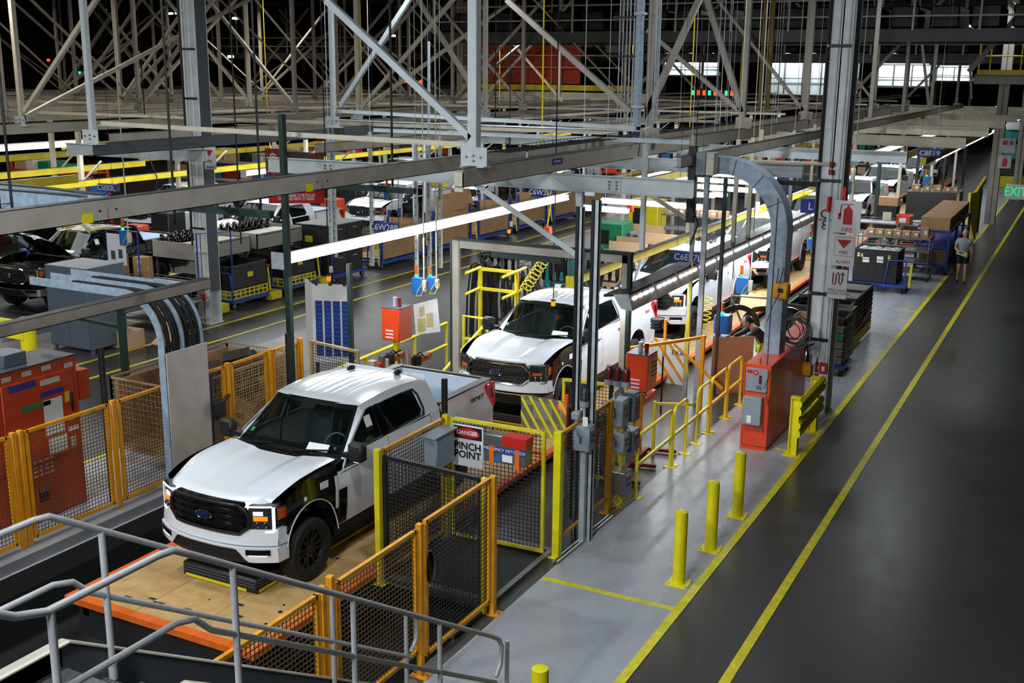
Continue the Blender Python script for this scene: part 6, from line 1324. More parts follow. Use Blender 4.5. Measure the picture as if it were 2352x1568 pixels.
for k, (x0, y0, x1, y1, Y, w, m) in enumerate(((1480, 412, 1478, 575, 22.0, .10, 'steel_white'), (1693, 388, 1680, 640, 25, .09, 'steel_cream'), (1726, 400, 1713, 560, 26, .09, 'steel_cream'), (1745, 400, 1728, 500, 30, .09, 'steel_cream'), (1583, 470, 1578, 560, 26, .09, 'steel_cream'), (1820, 380, 1812, 480, 30, .09, 'steel_cream'), (1868, 350, 1862, 440, 34, .09, 'steel_cream'), (955, 400, 940, 640, 20, .06, 'galv'), (985, 400, 983, 640, 21.5, .07, 'galv'), (1011, 395, 1015, 615, 22, .07, 'steel_white'), (755, 350, 752, 560, 20.5, .07, 'steel_white'), (765, 340, 768, 590, 20.6, .06, 'galv'), (850, 330, 852, 610, 22.5, .07, 'steel_white'))):
    pa, pb = PY(x0, y0, Y), PY(x1, y1, Y); lbs = ['beside the hanging duct', 'left of the curved duct over the fourth truck', 'second left of the curved duct', 'third left of the curved duct', 'in front of the cross tube lights', 'just right of the curved duct', 'next to the Q8 column', 'pair with cable, left of the portal frame', 'holding the blue call box', 'holding the white socket box left of the portal frame', 'over the left carts', 'perforated, over the left carts', 'through the lit tube run']
    b = new_mesh(m); b.beam((pa.x, Y, max(pa.z, 5.24)), (pa.x, Y, pb.z), w, w, up=(0,1,0)); b.cyl((pa.x, Y, 5.2), (pa.x, Y, 12.6), .008, 4)
    if k in (7, 8, 9, 10, 11, 12):
        b.m('black')
        for i in range(14): z = lerp(pb.z+.1, 4.8, i/13); b.cbox((pa.x, Y-w/2-.002, z), (.02, .004, .03))
    solo('drop_post', b, ('white' if m == 'steel_white' else 'cream' if m == 'steel_cream' else 'galvanised') + ' drop post ' + lbs[k], 'post')
# small hanging devices
def call_box(px, py, X, lb, up=True, s=1.0):
    p = PX(px, py, X); t = thing('call_box', lb, 'control box', p); b = new_mesh('blue_box'); b.bbox((p.x-.14*s, p.y, p.z-.20*s), (p.x+.12*s, p.y+.12, p.z+.16*s), .015); part('case', b, t)
    b = new_mesh('red_lit'); b.m('amber_off'); b.cyl((p.x-.05, p.y+.05, p.z+.22*s), (p.x-.05, p.y+.05, p.z+.42*s), .035*s, 8); b.m('green_lit'); b.cyl((p.x-.05, p.y+.05, p.z+.16*s), (p.x-.05, p.y+.05, p.z+.22*s), .035*s, 8); part('signal_stack', b, t)
    b = new_mesh('steel_cream'); b.bbox((p.x+.13*s, p.y-.02, p.z-.12*s), (p.x+.22*s, p.y+.06, p.z+.12*s), .01); b.cyl((p.x+.17*s, p.y, p.z+.1), (p.x+.17*s, p.y, 12.6), .014, 6); part('socket', b, t)
    b = new_mesh('rail_yellow'); b.tube([p + Vector((.15, -.03, .05)), p + Vector((.05, -.06, -.1)), p + Vector((.0, -.05, -.22)), p + Vector((.12, -.04, -.2)), p + Vector((.22, -.02, .0))], .008, 5); part('cable', b, t)
call_box(958, 655, -12.3, 'blue call box with signal stack left of the triangular board'); call_box(990, 650, -12.0, 'blue call box second from the left in front of the aisle', s=.8); call_box(283, 545, -19.6, 'blue call box hanging in front of the black truck'); call_box(1705, 655, -7.6, 'blue call box on a plate beside the curved duct', s=1.2); call_box(1945, 430, -6.3, 'blue call box behind the fire signs'); call_box(2130, 415, -5.6, 'blue call box with yellow cable far right of the fire signs'); call_box(890, 445, -19, 'blue call box in front of the white doorless cab'); call_box(1863, 560, -6.6, 'round blue call box left of the Q8 column', s=.8)
def pendant(px0, px, py, X, lb):
    p = PX(px, py, X); t = thing('pendant_lamp', lb, 'lamp', p); b = new_mesh('black'); b.cyl(p, (p.x, p.y, 12.6), .012, 6); b.cyl(p + Vector((0, 0, -.02)), p + Vector((0, 0, -.05)), .05, 12); part('stem', b, t)
    b = new_mesh('amber'); b.cyl(p + Vector((0, 0, -.05)), p + Vector((0, 0, -.15)), .045, 12); part('lens', b, t); b = new_mesh('steel_cream'); b.bbox(p + Vector((.02, -.02, .02)), p + Vector((.09, .04, .16)), .01); part('junction_box', b, t)
pendant(0, 1271, 685, -9.2, 'orange pendant lamp over the second truck windshield'); pendant(0, 755, 628, -14.0, 'orange pendant lamp below the lit tube run'); pendant(0, 1588, 562, -8.6, 'orange pendant lamp above the C6E27L sign'); pendant(0, 1169, 522, -13.2, 'orange pendant lamp under the tubes left of the strut posts')
# blue box stand at walkway, hoses, boards
t = thing('signal_cabinet', 'blue box with lit signal stack standing over a second blue box left of the walkway', 'control box', (-6.7, 22.6, 0)); p = PZ(1650, 905, 0)
x, y = -6.72, 22.6; b = new_mesh('steel_cream'); b.box((x-.12, y+.05, 0), (x-.02, y+.15, 1.5)); part('post', b, t); b = new_mesh('blue_box'); b.bbox((x-.12, y-.1, 1.28), (x+.20, y+.22, 1.68), .015); part('upper_case', b, t); b = new_mesh('blue_box'); b.bbox((x-.12, y-.1, .86), (x+.16, y+.2, 1.22), .015); part('lower_case', b, t)
b = new_mesh('amber_off'); b.cyl((x+.02, y+.05, 1.74), (x+.02, y+.05, 1.94), .035, 10); b.m('green_lit'); b.cyl((x+.02, y+.05, 1.68), (x+.02, y+.05, 1.75), .035, 10); part('signal_stack', b, t)
for k, (pts, r, lb) in enumerate((([PZ(1588, 880, 0.3), PX(1590, 700, -7.2), PX(1600, 620, -7.3)], .012, 'yellow cable bundle clipped to the channel post'),)):
    b = new_mesh('rail_yellow')
    for d in (-.04, -.01, .02, .05): b.tube([(-7.0+d, 21.3, .6), (-7.02-d, 21.3, 1.4), (-7.0+d*.5, 21.3, 2.4), (-6.98, 21.3, 3.0)], .010, 5)
    solo('cable_bundle', b, lb, 'cable')
def coil(pa, pb, r, n, m, lb, th=.008):
    pa, pb = Vector(pa), Vector(pb); b = new_mesh(m); d = (pb-pa).normalized(); u = d.orthogonal().normalized(); w = d.cross(u)
    b.tube([pa.lerp(pb, i/(n*10)) + (u*cos(2*pi*i/10) + w*sin(2*pi*i/10))*r for i in range(n*10+1)], th, 5); solo('coiled_hose', b, lb, 'hose')
coil(PX(1255, 590, -10.9), PX(1205, 665, -10.9), .12, 9, 'rail_yellow', 'coiled yellow air hose above the second truck hood', .012); coil(PX(1628, 680, -7.3), PX(1622, 745, -7.3), .09, 6, 'rail_yellow', 'coiled yellow hose beside the channel posts', .01)
t = thing('warning_barrier', 'white warning board with yellow tape stripes behind an orange pipe barrier', 'barrier', (-7.2, 21.5, .3)); p = PY(1500, 775, 22.6); q_ = PY(1575, 860, 22.6)
b = new_mesh('white_sign'); b.box((p.x, 22.6, q_.z-.4), (q_.x, 22.62, p.z)); part('board', b, t)
for k in range(4):
    b = new_mesh('fence_orange'); x = p.x - .55 + k*.28; P = [(x, p.z), (x+.08, p.z), (x+.95, q_.z-.4), (x+.87, q_.z-.4)]; P = [(max(p.x, min(q_.x, u)), v if p.x <= u <= q_.x else v + (u - max(p.x, min(q_.x, u)))*1.2) for u, v in P]; b.prism(P, .004, (0, 22.595, 0), X_, Z_); part('tape_stripe', b, t)
text('lettering', 'EXAM', .15, ((p.x+q_.x)/2+.25, 22.59, lerp(q_.z, p.z, .62)), X_, Z_, 'black', t, .002)
b = new_mesh('fence_orange'); a = PX(1450, 788, -6.9); c = PX(1600, 792, -6.9); b.beam((-7.6, 19.2, 1.55), (-6.6, 21.2, 1.5), .06); b.beam((-6.55, 20.9, 0), (-6.55, 20.9, 1.6), .08, .08, up=(1,0,0)); b.beam((-7.15, 20.9, 1.35), (-6.1, 20.9, .55), .05, .05, up=(0,1,0)); part('pipe_barrier', b, t)
# orange stations with lift arms
def arm_station(x, y, z, s, lb, k):
    t = thing('lift_arm_station', lb, 'machine', (x, y, 0))
    b = new_mesh('orange_paint'); b.bbox((x-.22, y-.2, z), (x+.20, y+.28, z+.66), .015); cs = part('control_case', b, t, 'orange control case')
    b = new_mesh('grey_dark'); b.box((x-.22, y-.2, z+.66), (x+.20, y+.28, z+.675)); b.m('steel_cream'); 
    if s > 0:
        b.box((x+.20, y-.1, z+.22), (x+.208, y+.24, z+.58)); 
        for i in range(5):
            for j in range(4): b.m('black' if (i+j) % 2 else 'red_sign'); b.cyl((x+.208, y-.06+i*.065, z+.27+j*.08), (x+.225, y-.06+i*.065, z+.27+j*.08), .016, 6)
    b.m('white_plain')
    for i in range(3): b.box((x-.12+.0, y-.21, z+.06+i*.07), (x+.06, y-.2, z+.085+i*.07))
    part('button', b, cs)
    b = new_mesh('galv'); b.cyl((x-.02, y, z+.675), (x-.02, y, z+.86), .045, 8); b.m('red_lamp'); b.cyl((x+.09, y, z+.675), (x+.09, y, z+.85), .04, 8); part('beacon', b, t)
    b = new_mesh('fence_yellow' if s < 0 else 'fence_orange'); b.box((x-.05, y-.05, 0), (x+.05, y+.05, z)); part('post', b, t)
    for i, (dx, dy) in enumerate(((s*-.2+.0, -1.3), (s*-.35, -.8), (s*-.3, -.35), (s*-.4, .3))):
        xx, yy = x - s*.05 + dx*.0 + (0.10 if s < 0 else -.15)*1, y + dy*1.1 - .2; b = new_mesh('steel_beige'); b.bbox((xx-.07, yy-.07, 0), (xx+.07, yy+.07, 1.18 + .06*(i % 2)), .01); part('column', b, t)
    for i, (dy, zz) in enumerate(((-1.55, .86), (-.75, 1.06), (.15, .8))):
        yy = y + dy*1.1; xo = x + (.10 if s < 0 else -.15); b = new_mesh('orange_dark'); b.beam((xo, yy, zz), (xo, yy+.95, zz+.06), .10, .11); b.beam((xo, yy, zz), (xo, yy, zz-.22), .10, .10, up=(1,0,0)); part('arm', b, t)
        b = new_mesh('chrome'); b.cyl((xo-s*.02, yy+.5, zz+.12), (xo-s*.02, yy+.82, zz+.12), .05, 10); b.m('rubber'); b.cyl((xo-s*.1, yy+.3, zz+.0), (xo-s*.1, yy+.3, zz+.2), .09, 10); b.m('black'); b.tube([(xo, yy+.2, zz+.1), (xo-s*.1, yy+.4, zz+.25), (xo-s*.05, yy+.7, zz+.05)], .015, 5); b.m('grey_dark'); b.bbox((xo-.06, yy+.1, zz+.06), (xo+.06, yy+.35, zz+.18), .01); part('cylinder_unit', b, t)
    return t
arm_station(-12.1, 18.2, 1.42, -1, 'orange control box and orange lift arms on the left of the second truck', 0)
arm_station(-6.72, 17.9, 1.22, 1, 'orange control box with push buttons and lift arms on the right of the second truck', 1)
b = new_mesh('rubber'); b.cyl((-7.0, 15.35, .9), (-7.0, 15.35, 1.55), .13, 16); b.m('galv'); b.cyl((-7.0, 15.35, 0), (-7.0, 15.35, .9), .04, 8); solo('rubber_roller', b, 'black rubber roller upright in front of the second truck bumper', 'roller')
b = new_mesh('rubber'); b.lathe([(.0001, .0), (.14, .0), (.14, .02), (.10, .03), (.10, .05), (.14, .06), (.14, .08), (.10, .09), (.10, .11), (.14, .12), (.14, .2), (.0001, .2)], (-7.35, 20.4, 1.75), 'z', 16); b.m('fence_orange'); b.beam((-7.18, 20.4, 1.2), (-7.18, 20.4, 1.95), .05, .05, up=(1,0,0)); b.m('black'); b.cyl((-7.2, 20.4, 0), (-7.2, 20.4, 1.3), .02, 6); solo('roller_stand', b, 'dark green ribbed roller on an orange post beside the second truck door', 'roller')
# red floor frame on the walkway
b = new_mesh('red_dark'); 
for (a, c) in (((-6.55, 16.4), (-6.1, 16.4)), ((-6.6, 17.2), (-6.15, 17.3)), ((-6.6, 18.1), (-6.1, 18.2)), ((-6.55, 16.4), (-6.62, 18.1))): b.beam((a[0], a[1], .05), (c[0], c[1], .05), .06, .06)
solo('floor_frame', b, 'dark red steel frame lying low on the floor left of the yellow handrail', 'frame')
b = new_mesh('wood_ply'); b.m('cardboard'); b.prism([(0, 0), (.95, 0), (.95, 1.25), (0, 1.25)], .02, (-6.75, 22.2, 0), Vector((.75, .66, 0)), Z_); solo('cardboard_sheet', b, 'large brown sheet standing left of the orange-red cabinet', 'board')
# leaflet stand and triangular board, left of line
t = thing('leaflet_stand', 'white folded display stand with blue leaflet racks on the dark aisle', 'stand', (-14.6, 19.2, 0)); a = PZ(742, 800, .9)
sx, sy = -14.75, 19.0; b = new_mesh('white_plain'); b.prism([(0, .35), (.62, .35), (.62, 2.12), (0, 2.12)], .02, (sx-.72, sy+.62, 0), Vector((.78, -.62, 0)), Z_); b.prism([(0, .35), (.85, .35), (.85, 2.12), (0, 2.12)], .02, (sx-.20, sy+.2, 0), Vector((.93, .36, 0)), Z_); part('panel', b, t)
for k in range(4):
    b = new_mesh('blue_sign'); ax = Vector((.93, .36, 0)).normalized(); o = Vector((sx-.20, sy+.2, 0)) + ax*(.06+.2*k) + Vector((.01, -.03, 0)); b.prism([(0, .5), (.15, .5), (.15, 1.75), (0, 1.75)], .01, o, ax, Z_); b.m('blue_box')
    for j in range(12): b.prism([(0.0, .55+j*.1), (.15, .55+j*.1), (.15, .57+j*.1), (0, .57+j*.1)], .02, o + Vector((0, -.012, 0)), ax, Z_)
    part('leaflet_rack', b, t)
b = new_mesh('black'); 
for k in range(3): b.cbox((sx-.1+k*.3, sy+.2+k*.11, 2.13), (.05, .05, .06))
b.box((sx-.25, sy+.3, 0), (sx-.2, sy+.35, .4)); b.box((sx+.5, sy+.5, 0), (sx+.55, sy+.55, .4)); part('clip', b, t)
t = thing('notice_board', 'white notice board covered in yellowed sheets right of the left orange box', 'board', (-12.6, 19.6, .8)); a = PY(955, 690, 19.6); c = PY(1005, 775, 19.6)
b = new_mesh('white_plain'); b.prism([(0, 0), (c.x-a.x+.08, .14), (c.x-a.x, .85), (-.05, .66)], .02, (a.x, 19.6, c.z), X_, Z_); part('board', b, t); mat('old_paper', hexc('c8bb84'), .8, noise=.15)
for (u, v, w, h) in ((.06, .08, .2, .28), (.28, .2, .16, .3), (.10, .42, .14, .2)): b = new_mesh('old_paper'); b.prism([(u, v), (u+w, v+.04), (u+w-.01, v+h+.04), (u, v+h)], .004, (a.x, 19.575, c.z), X_, Z_); part('paper_sheet', b, t)
b = new_mesh('rail_yellow'); b.cyl((-12.6, 15.9, 1.02), (-12.9, 21.5, 1.02), .035, 8); b.cyl((-12.6, 15.9, .5), (-12.9, 21.5, .5), .035, 8)
for y in (16.0, 18.0, 20.0, 21.5): b.cyl((-12.6-.3*(y-15.9)/5.6, y, 0), (-12.6-.3*(y-15.9)/5.6, y, 1.02), .035, 8)
solo('handrail', b, 'yellow pipe handrail behind the left orange box', 'railing')
t = thing('hose_rack', 'yellow hose rack draped with black hoses left of the second truck', 'rack', (-13.1, 23.6, 0))
A = PY(1103, 617, 23.0); B = PY(1187, 627, 23.0); xa, xb = A.x, B.x; za = A.z
b = new_mesh('rail_yellow'); b.beam((xa, 23, 0), (xa, 23, za), .08, .08, up=(1,0,0)); b.beam((xb, 23, 0), (xb, 23, za), .08, .08, up=(1,0,0)); 
for z in (za, za-.48): b.beam((xa, 23, z), (xb, 23, z), .07)
part('frame', b, t)
for x in (xa, xb):
    for z in (za-.0, za-.5): b = new_mesh('rail_yellow'); b.tube([(x, 23.5 if x == xb else 23, z+.04), (x, 22.3, z)], .035, 10); part('peg', b, t)
b = new_mesh('rubber'); rnd = random.Random(11)
for k in range(26):
    x = lerp(xa-.3, xb, rnd.random()**1.3); w = rnd.uniform(.12, .3); y = 23.2 + rnd.uniform(0, .5); zt_ = za + rnd.uniform(-.1, .15); b.tube([(x-w, y, rnd.uniform(.1, .7)), (x-w*.9, y, zt_*.6), (x-w*.5, y, zt_-.08), (x, y, zt_), (x+w*.5, y, zt_-.08), (x+w*.9, y, zt_*.6), (x+w, y, rnd.uniform(.2, .9))], .024, 5)
w = part('hose', b, t); w['kind'] = 'stuff'
t = thing('stair_rail', 'small yellow railing left of the second truck hood', 'railing', (-11.6, 20, 0))
b = new_mesh('rail_yellow'); a, c, d = PY(1065, 725, 20.3), PY(1120, 733, 20.3), PY(1125, 735, 20.3)
b.tube([(a.x, 20.3, 0), (a.x, 20.3, a.z), (c.x, 20.3, c.z), (c.x+.04, 20.1, c.z-.08), (a.x+.1, 18.7, .35)], .035, 8); b.cyl((c.x, 20.3, 0), (c.x, 20.3, c.z), .03, 8); b.beam((a.x, 20.3, a.z-.5), (c.x, 20.3, a.z-.5), .05); part('rail', b, t)
# parts basket behind the left fence
t = thing('parts_basket', 'tan wire parts basket full of dark parts behind the orange fence', 'basket', (-13.7, 14.6, 0))
for (p0, p1) in (((-14.5, 13.0), (-12.95, 13.0)), ((-14.5, 13.0), (-14.5, 15.9)), ((-14.5, 15.9), (-12.95, 15.9)), ((-12.95, 13.0), (-12.95, 15.9))): fence_panel(t, p0, p1, .3, 1.55, 'mesh_tan', 'mesh_tan', .09, .03)
b = new_mesh('cardboard'); b.box((-14.45, 13.05, .3), (-14.40, 15.85, 1.5)); b.box((-14.45, 15.80, .3), (-13.0, 15.85, 1.5)); b.box((-14.45, 13.05, .3), (-13.0, 15.85, .35)); part('liner', b, t)
b = new_mesh('black_plastic'); rnd = random.Random(4)
for k in range(22): x, y = rnd.uniform(-14.2, -13.2), rnd.uniform(13.8, 15.6); b.cbox((x, y, rnd.uniform(1.0, 1.62)), (rnd.uniform(.2, .5), rnd.uniform(.2, .5), rnd.uniform(.1, .3)), Matrix.Rotation(rnd.uniform(-.6, .6), 3, 'X') @ Matrix.Rotation(rnd.uniform(0, 3), 3, 'Z'))
part('dark_part', b, t)
b = new_mesh('blue_paint'); b.bbox((-12.95, 13.55, .1), (-12.83, 13.68, 1.75), .01); part('corner_post', b, t, 'blue corner post')
b = new_mesh('black'); b.bbox((-12.3, 13.05, 1.12), (-12.2, 13.3, 1.42), .01); b.beam((-12.3, 13.2, 1.3), (-12.6, 13.8, 1.3), .05); solo('sensor_arm', b, 'black sensor plate on a bar beside the steel cover plate', 'sensor')
# tall grey cabinets at left
mat('cab_blue', hexc('5d6b7b'), .45, noise=.06, nscale=1.5)
p = PZ(212, 812, 0.05); cx1, cy0 = p.x, p.y; ct = PX(197, 618, cx1).z
t = thing('storage_cabinet', 'tall blue-grey two-door steel cabinet at left', 'cabinet', (cx1-.8, cy0+.4, 0))
w_ = cx1 - PY(118, 790, cy0).x; b = new_mesh('cab_blue'); b.bbox((cx1-w_, cy0, .12), (cx1, cy0+1.15, ct), .01); 
for x in (cx1-.1, cx1-w_+.04):
    for y in (cy0+.05, cy0+1.0): b.box((x, y, 0), (x+.06, y+.08, .12))
part('body', b, t)
for i in range(2): b = new_mesh('cab_blue'); xx0 = cx1-w_+.02 + i*(w_-.04)/2; b.bbox((xx0+.005, cy0-.02, .16), (xx0+(w_-.04)/2-.005, cy0, ct-.1), .006); d = part('door', b, t); b = new_mesh('chrome'); b.box((xx0+.06+(1-i)*.5, cy0-.03, .9), (xx0+.09+(1-i)*.5, cy0-.02, 1.02)); part('handle', b, d)
# yellow crash barrier at far left
t = thing('crash_barrier', 'thick yellow tubular crash barrier behind the left orange cabinets', 'barrier', (-17, 13, 0)); a, c = PY(0, 762, 13.2), PY(62, 742, 13.2)
b = new_mesh('safety_yellow'); b.cyl((c.x, 13.2, 0), (c.x, 13.2, c.z+.1), .14, 16); b.box((c.x-3, 13.05, c.z-.28), (c.x+.05, 13.15, c.z+.05)); b.cyl((c.x-2.4, 13.2, 0), (c.x-2.4, 13.2, c.z+.1), .14, 16); part('tube', b, t)
b = new_mesh('green_frame'); p = PZ(165, 800, 0.6); b.beam((-16.2, 14.9, 0), (-16.2, 14.9, 2.6), .12, .1, up=(1,0,0)); b.beam((-17.5, 14.9, 1.9), (-16.2, 14.9, 1.85), .06); solo('green_post', b, 'dark green post in front of the blue-grey cabinet', 'post')
# ================================================================ people
mat('shirt_grey', hexc('8d939c'), .8, noise=.08); mat('shorts_black', hexc('101114'), .8); mat('sweater_dark', hexc('23272c'), .85); mat('trousers_light', hexc('a5a39c'), .8); mat('hair_brown', hexc('3a2a20'), .8); mat('vest_lime', hexc('c8e83a'), .6); mat('trouser_green', hexc('1f3b30'), .85)
def skin(name, vs, es, m, root, label=None, sub=1):
    me = bpy.data.meshes.new(name); me.from_pydata([v[0] for v in vs], es, []); o = bpy.data.objects.new(name, me); COL.objects.link(o)
    sk = o.modifiers.new('s', 'SKIN'); sk.use_smooth_shade = True
    if not me.skin_vertices: me.attributes.new  # layer is made by the modifier
    bm = bmesh.new(); bm.from_mesh(me); ly = bm.verts.layers.skin.verify()
    for i, v in enumerate(bm.verts):
        r = vs[i][1]; v[ly].radius = r if isinstance(r, tuple) else (r, r); v[ly].use_root = (i == 0)
    bm.to_mesh(me); bm.free(); sb = o.modifiers.new('d', 'SUBSURF'); sb.levels = sub; sb.render_levels = sub
    bpy.context.view_layer.update(); dg = bpy.context.evaluated_depsgraph_get(); nm = bpy.data.meshes.new_from_object(o.evaluated_get(dg)); bpy.data.objects.remove(o); bpy.data.meshes.remove(me)
    nm.materials.clear(); nm.materials.append(MATS[m]); nm.name = name; nm.polygons.foreach_set('use_smooth', [True]*len(nm.polygons))
    q = bpy.data.objects.new(name, nm); COL.objects.link(q); q.parent = root
    if label: q['label'] = label
    return q
def person(lb, loc, rz, J, cloth, hair=True, cap=False, short=True, held=False):
    """J: joints in local metres, y forward"""
    t = thing('person', lb, 'person', loc, rz); V = lambda k: Vector(J[k])
    names = ['pelvis', 'waist', 'chest', 'neck0', 'neck1', 'shL', 'elL', 'wrL', 'shR', 'elR', 'wrR', 'hipL', 'knL', 'anL', 'toL', 'hipR', 'knR', 'anR', 'toR']
    R = dict(pelvis=.13, waist=.13, chest=.15, neck0=.07, neck1=.055, shL=.065, elL=.045, wrL=.03, shR=.065, elR=.045, wrR=.03, hipL=.085, knL=.06, anL=.042, toL=.035, hipR=.085, knR=.06, anR=.042, toR=.035)
    E_ = [('pelvis','waist'),('waist','chest'),('chest','neck0'),('neck0','neck1'),('chest','shL'),('shL','elL'),('elL','wrL'),('chest','shR'),('shR','elR'),('elR','wrR'),('pelvis','hipL'),('hipL','knL'),('knL','anL'),('anL','toL'),('pelvis','hipR'),('hipR','knR'),('knR','anR'),('anR','toR')]
    ix = {n: i for i, n in enumerate(names)}
    skin('body', [(V(n), R[n]) for n in names], [(ix[a], ix[b]) for a, b in E_], 'skin', t)
    # shirt
    sn = ['pelvis', 'waist', 'chest', 'shL', 'shR']; sv = [(V('pelvis')+Vector((0,0,-.04)), (.165, .13)), (V('waist'), (.165, .135)), (V('chest'), (.185, .145)), (V('shL'), .09), (V('shR'), .09)]; se = [(0,1),(1,2),(2,3),(2,4)]
    for s, k in (('L', 3), ('R', 4)):
        e = V('sh'+s).lerp(V('el'+s), .72 if short else 1.0); sv.append((e, .075 if short else .06)); se.append((k, len(sv)-1))
        if not short: sv.append((V('el'+s).lerp(V('wr'+s), .92), .048)); se.append((len(sv)-2, len(sv)-1))
    skin('shirt', sv, se, cloth[0], t)
    sv = [(V('pelvis'), (.16, .135))]; se = []
    for s in 'LR':
        sv.append((V('hip'+s), .115)); se.append((0, len(sv)-1)); f = .75 if short else 1.0; sv.append((V('hip'+s).lerp(V('kn'+s), f), .105 if short else .085)); se.append((len(sv)-2, len(sv)-1))
        if not short: sv.append((V('kn'+s).lerp(V('an'+s), .95), .07)); se.append((len(sv)-2, len(sv)-1))
    skin('shorts' if short else 'trousers', sv, se, cloth[1], t)
    for s in 'LR': skin('shoe', [(V('an'+s)+Vector((0,-.03,-.04)), .05), (V('to'+s)+Vector((0,.02,0)), .04)], [(0, 1)], 'black', t)
    # head with face
    hc = Vector(J['head']); b = new_mesh('skin'); b.sphere(hc, .105, 16, 12, (.86, 1.0, 1.2)); b.sphere(hc + Vector((0, .02, -.07)), .07, 12, 8, (.85, 1, .8))
    b.v = [tuple(Vector(v)) for v in b.v]; hd = part('head', b, t, local=True)
    b = new_mesh('skin'); b.tube([hc+Vector((0,.10,.02)), hc+Vector((0,.125,-.02)), hc+Vector((0,.10,-.035))], [.008,.016,.01], 6); part('nose', b, hd, local=True)
    for s in (-1, 1): b = new_mesh('skin'); b.sphere(hc+Vector((s*.092, 0, -.01)), .025, 8, 6, (.4, .8, 1.3)); part('ear', b, hd, local=True)
    b = new_mesh('black'); 
    for s in (-1, 1): b.sphere(hc+Vector((s*.034, .092, .008)), .011, 8, 5)
    b.m('red_dark'); b.cbox(hc+Vector((0, .10, -.062)), (.045, .01, .008)); part('eyes_and_mouth', b, hd, local=True)
    b = new_mesh('hair_brown' if not cap else 'black'); 
    b.grid(lambda u, v: tuple(hc + Vector((sin(lerp(0, 1.75, v))*cos(2*pi*u)*.095, -.012+sin(lerp(0, 1.75, v))*sin(2*pi*u)*.110 if sin(2*pi*u) < .3 or cap else -.012+sin(lerp(0, 1.0, v))*sin(2*pi*u)*.110, .005+cos(lerp(0, 1.75, v))*.128))), 20, 6); part('hair' if not cap else 'cap', b, hd, local=True)
    for s in 'LR':
        w, e = V('wr'+s), V('el'+s); d = (w-e).normalized(); sd = Vector((1, 0, 0)); fw = sd.cross(d).normalized()
        vs = [(w, .028), (w+d*.05, (.038, .022)), (w+d*.09, (.038, .02))]; es = [(0,1),(1,2)]
        for i, (o, L) in enumerate(((-.03, .065), (-.01, .078), (.01, .075), (.03, .058))):
            vs += [(w+d*.10+fw*o, .0095), (w+d*(.10+L*.6)+fw*o+sd*.008, .0085), (w+d*(.10+L)+fw*o+sd*.02, .0075)]; b0 = len(vs)-3; es += [(2, b0), (b0, b0+1), (b0+1, b0+2)]
        vs += [(w+d*.05+fw*.04, .011), (w+d*.10+fw*.06+sd*.01, .009)]; es += [(1, len(vs)-2), (len(vs)-2, len(vs)-1)]
        skin('hand', vs, es, 'skin', t)
    return t
stand = dict(pelvis=(0,0,.95), waist=(0,0,1.10), chest=(0,.0,1.34), neck0=(0,0,1.47), neck1=(0,.01,1.55), head=(0,.03,1.66), shL=(-.19,0,1.41), elL=(-.25,-.03,1.12), wrL=(-.24,.06,.88), shR=(.19,0,1.41), elR=(.27,-.02,1.13), wrR=(.13,.24,1.03), hipL=(-.09,0,.90), knL=(-.10,.06,.50), anL=(-.10,.10,.09), toL=(-.11,.24,.04), hipR=(.09,0,.90), knR=(.10,.06,.50), anR=(.10,-.14,.13), toR=(.10,-.02,.04))
pp = PZ(2206, 648, 0); wk = person('walking man in grey t-shirt and black shorts holding papers in the aisle', (pp.x, pp.y, 0), pi + .15, stand, ('shirt_grey', 'shorts_black'))
b = new_mesh('old_paper'); b.cbox((pp.x-.02, pp.y-.36, 1.02), (.34, .24, .02), Matrix.Rotation(radians(25), 3, 'X') @ Matrix.Rotation(.3, 3, 'Y')); b.m('black'); b.cbox((pp.x-.05, pp.y-.38, 1.045), (.14, .05, .02), Matrix.Rotation(radians(25), 3, 'X')); solo('paper_bundle', b, 'yellowed paper bundle held by the walking man', 'papers')
bend = dict(stand); bend.update(waist=(0,.06,1.08), chest=(0,.22,1.26), neck0=(0,.30,1.36), neck1=(0,.36,1.40), head=(0,.43,1.47), shL=(-.19,.24,1.31), shR=(.19,.24,1.31), elL=(-.22,.46,1.16), wrL=(-.16,.68,1.12), elR=(.22,.46,1.16), wrR=(.14,.68,1.10), knR=(.10,.05,.5), anR=(.10,.02,.09), toR=(.1,.16,.04), anL=(-.1,.02,.09), toL=(-.1,.16,.04), knL=(-.1,.05,.5))
pw = PZ(2030, 612, 0.0); person('worker in dark sweater and headset bending over the part racks beyond the fire signs', (pw.x, pw.y, 0), -pi/2 - .2, bend, ('sweater_dark', 'trousers_light'), short=False, cap=True)
person('worker in black clothes and lime vest mostly hidden behind the curved duct', (-5.95, 23.4, 0), pi/2+.6, bend, ('black', 'vest_lime'), short=False, cap=True)
person('worker in pale grey shirt bending behind column R8 among the far trucks', (PY(545, 385, 32).x, 32, 1.0-.1), -pi/2, bend, ('trousers_light', 'shorts_black'), short=False); 
b = new_mesh('steel_dark'); q = PY(545, 385, 32); b.box((q.x-.9, 31.2, 0), (q.x+1.4, 32.9, .9)); solo('work_platform', b, 'dark low work platform under the pale shirted worker', 'platform')
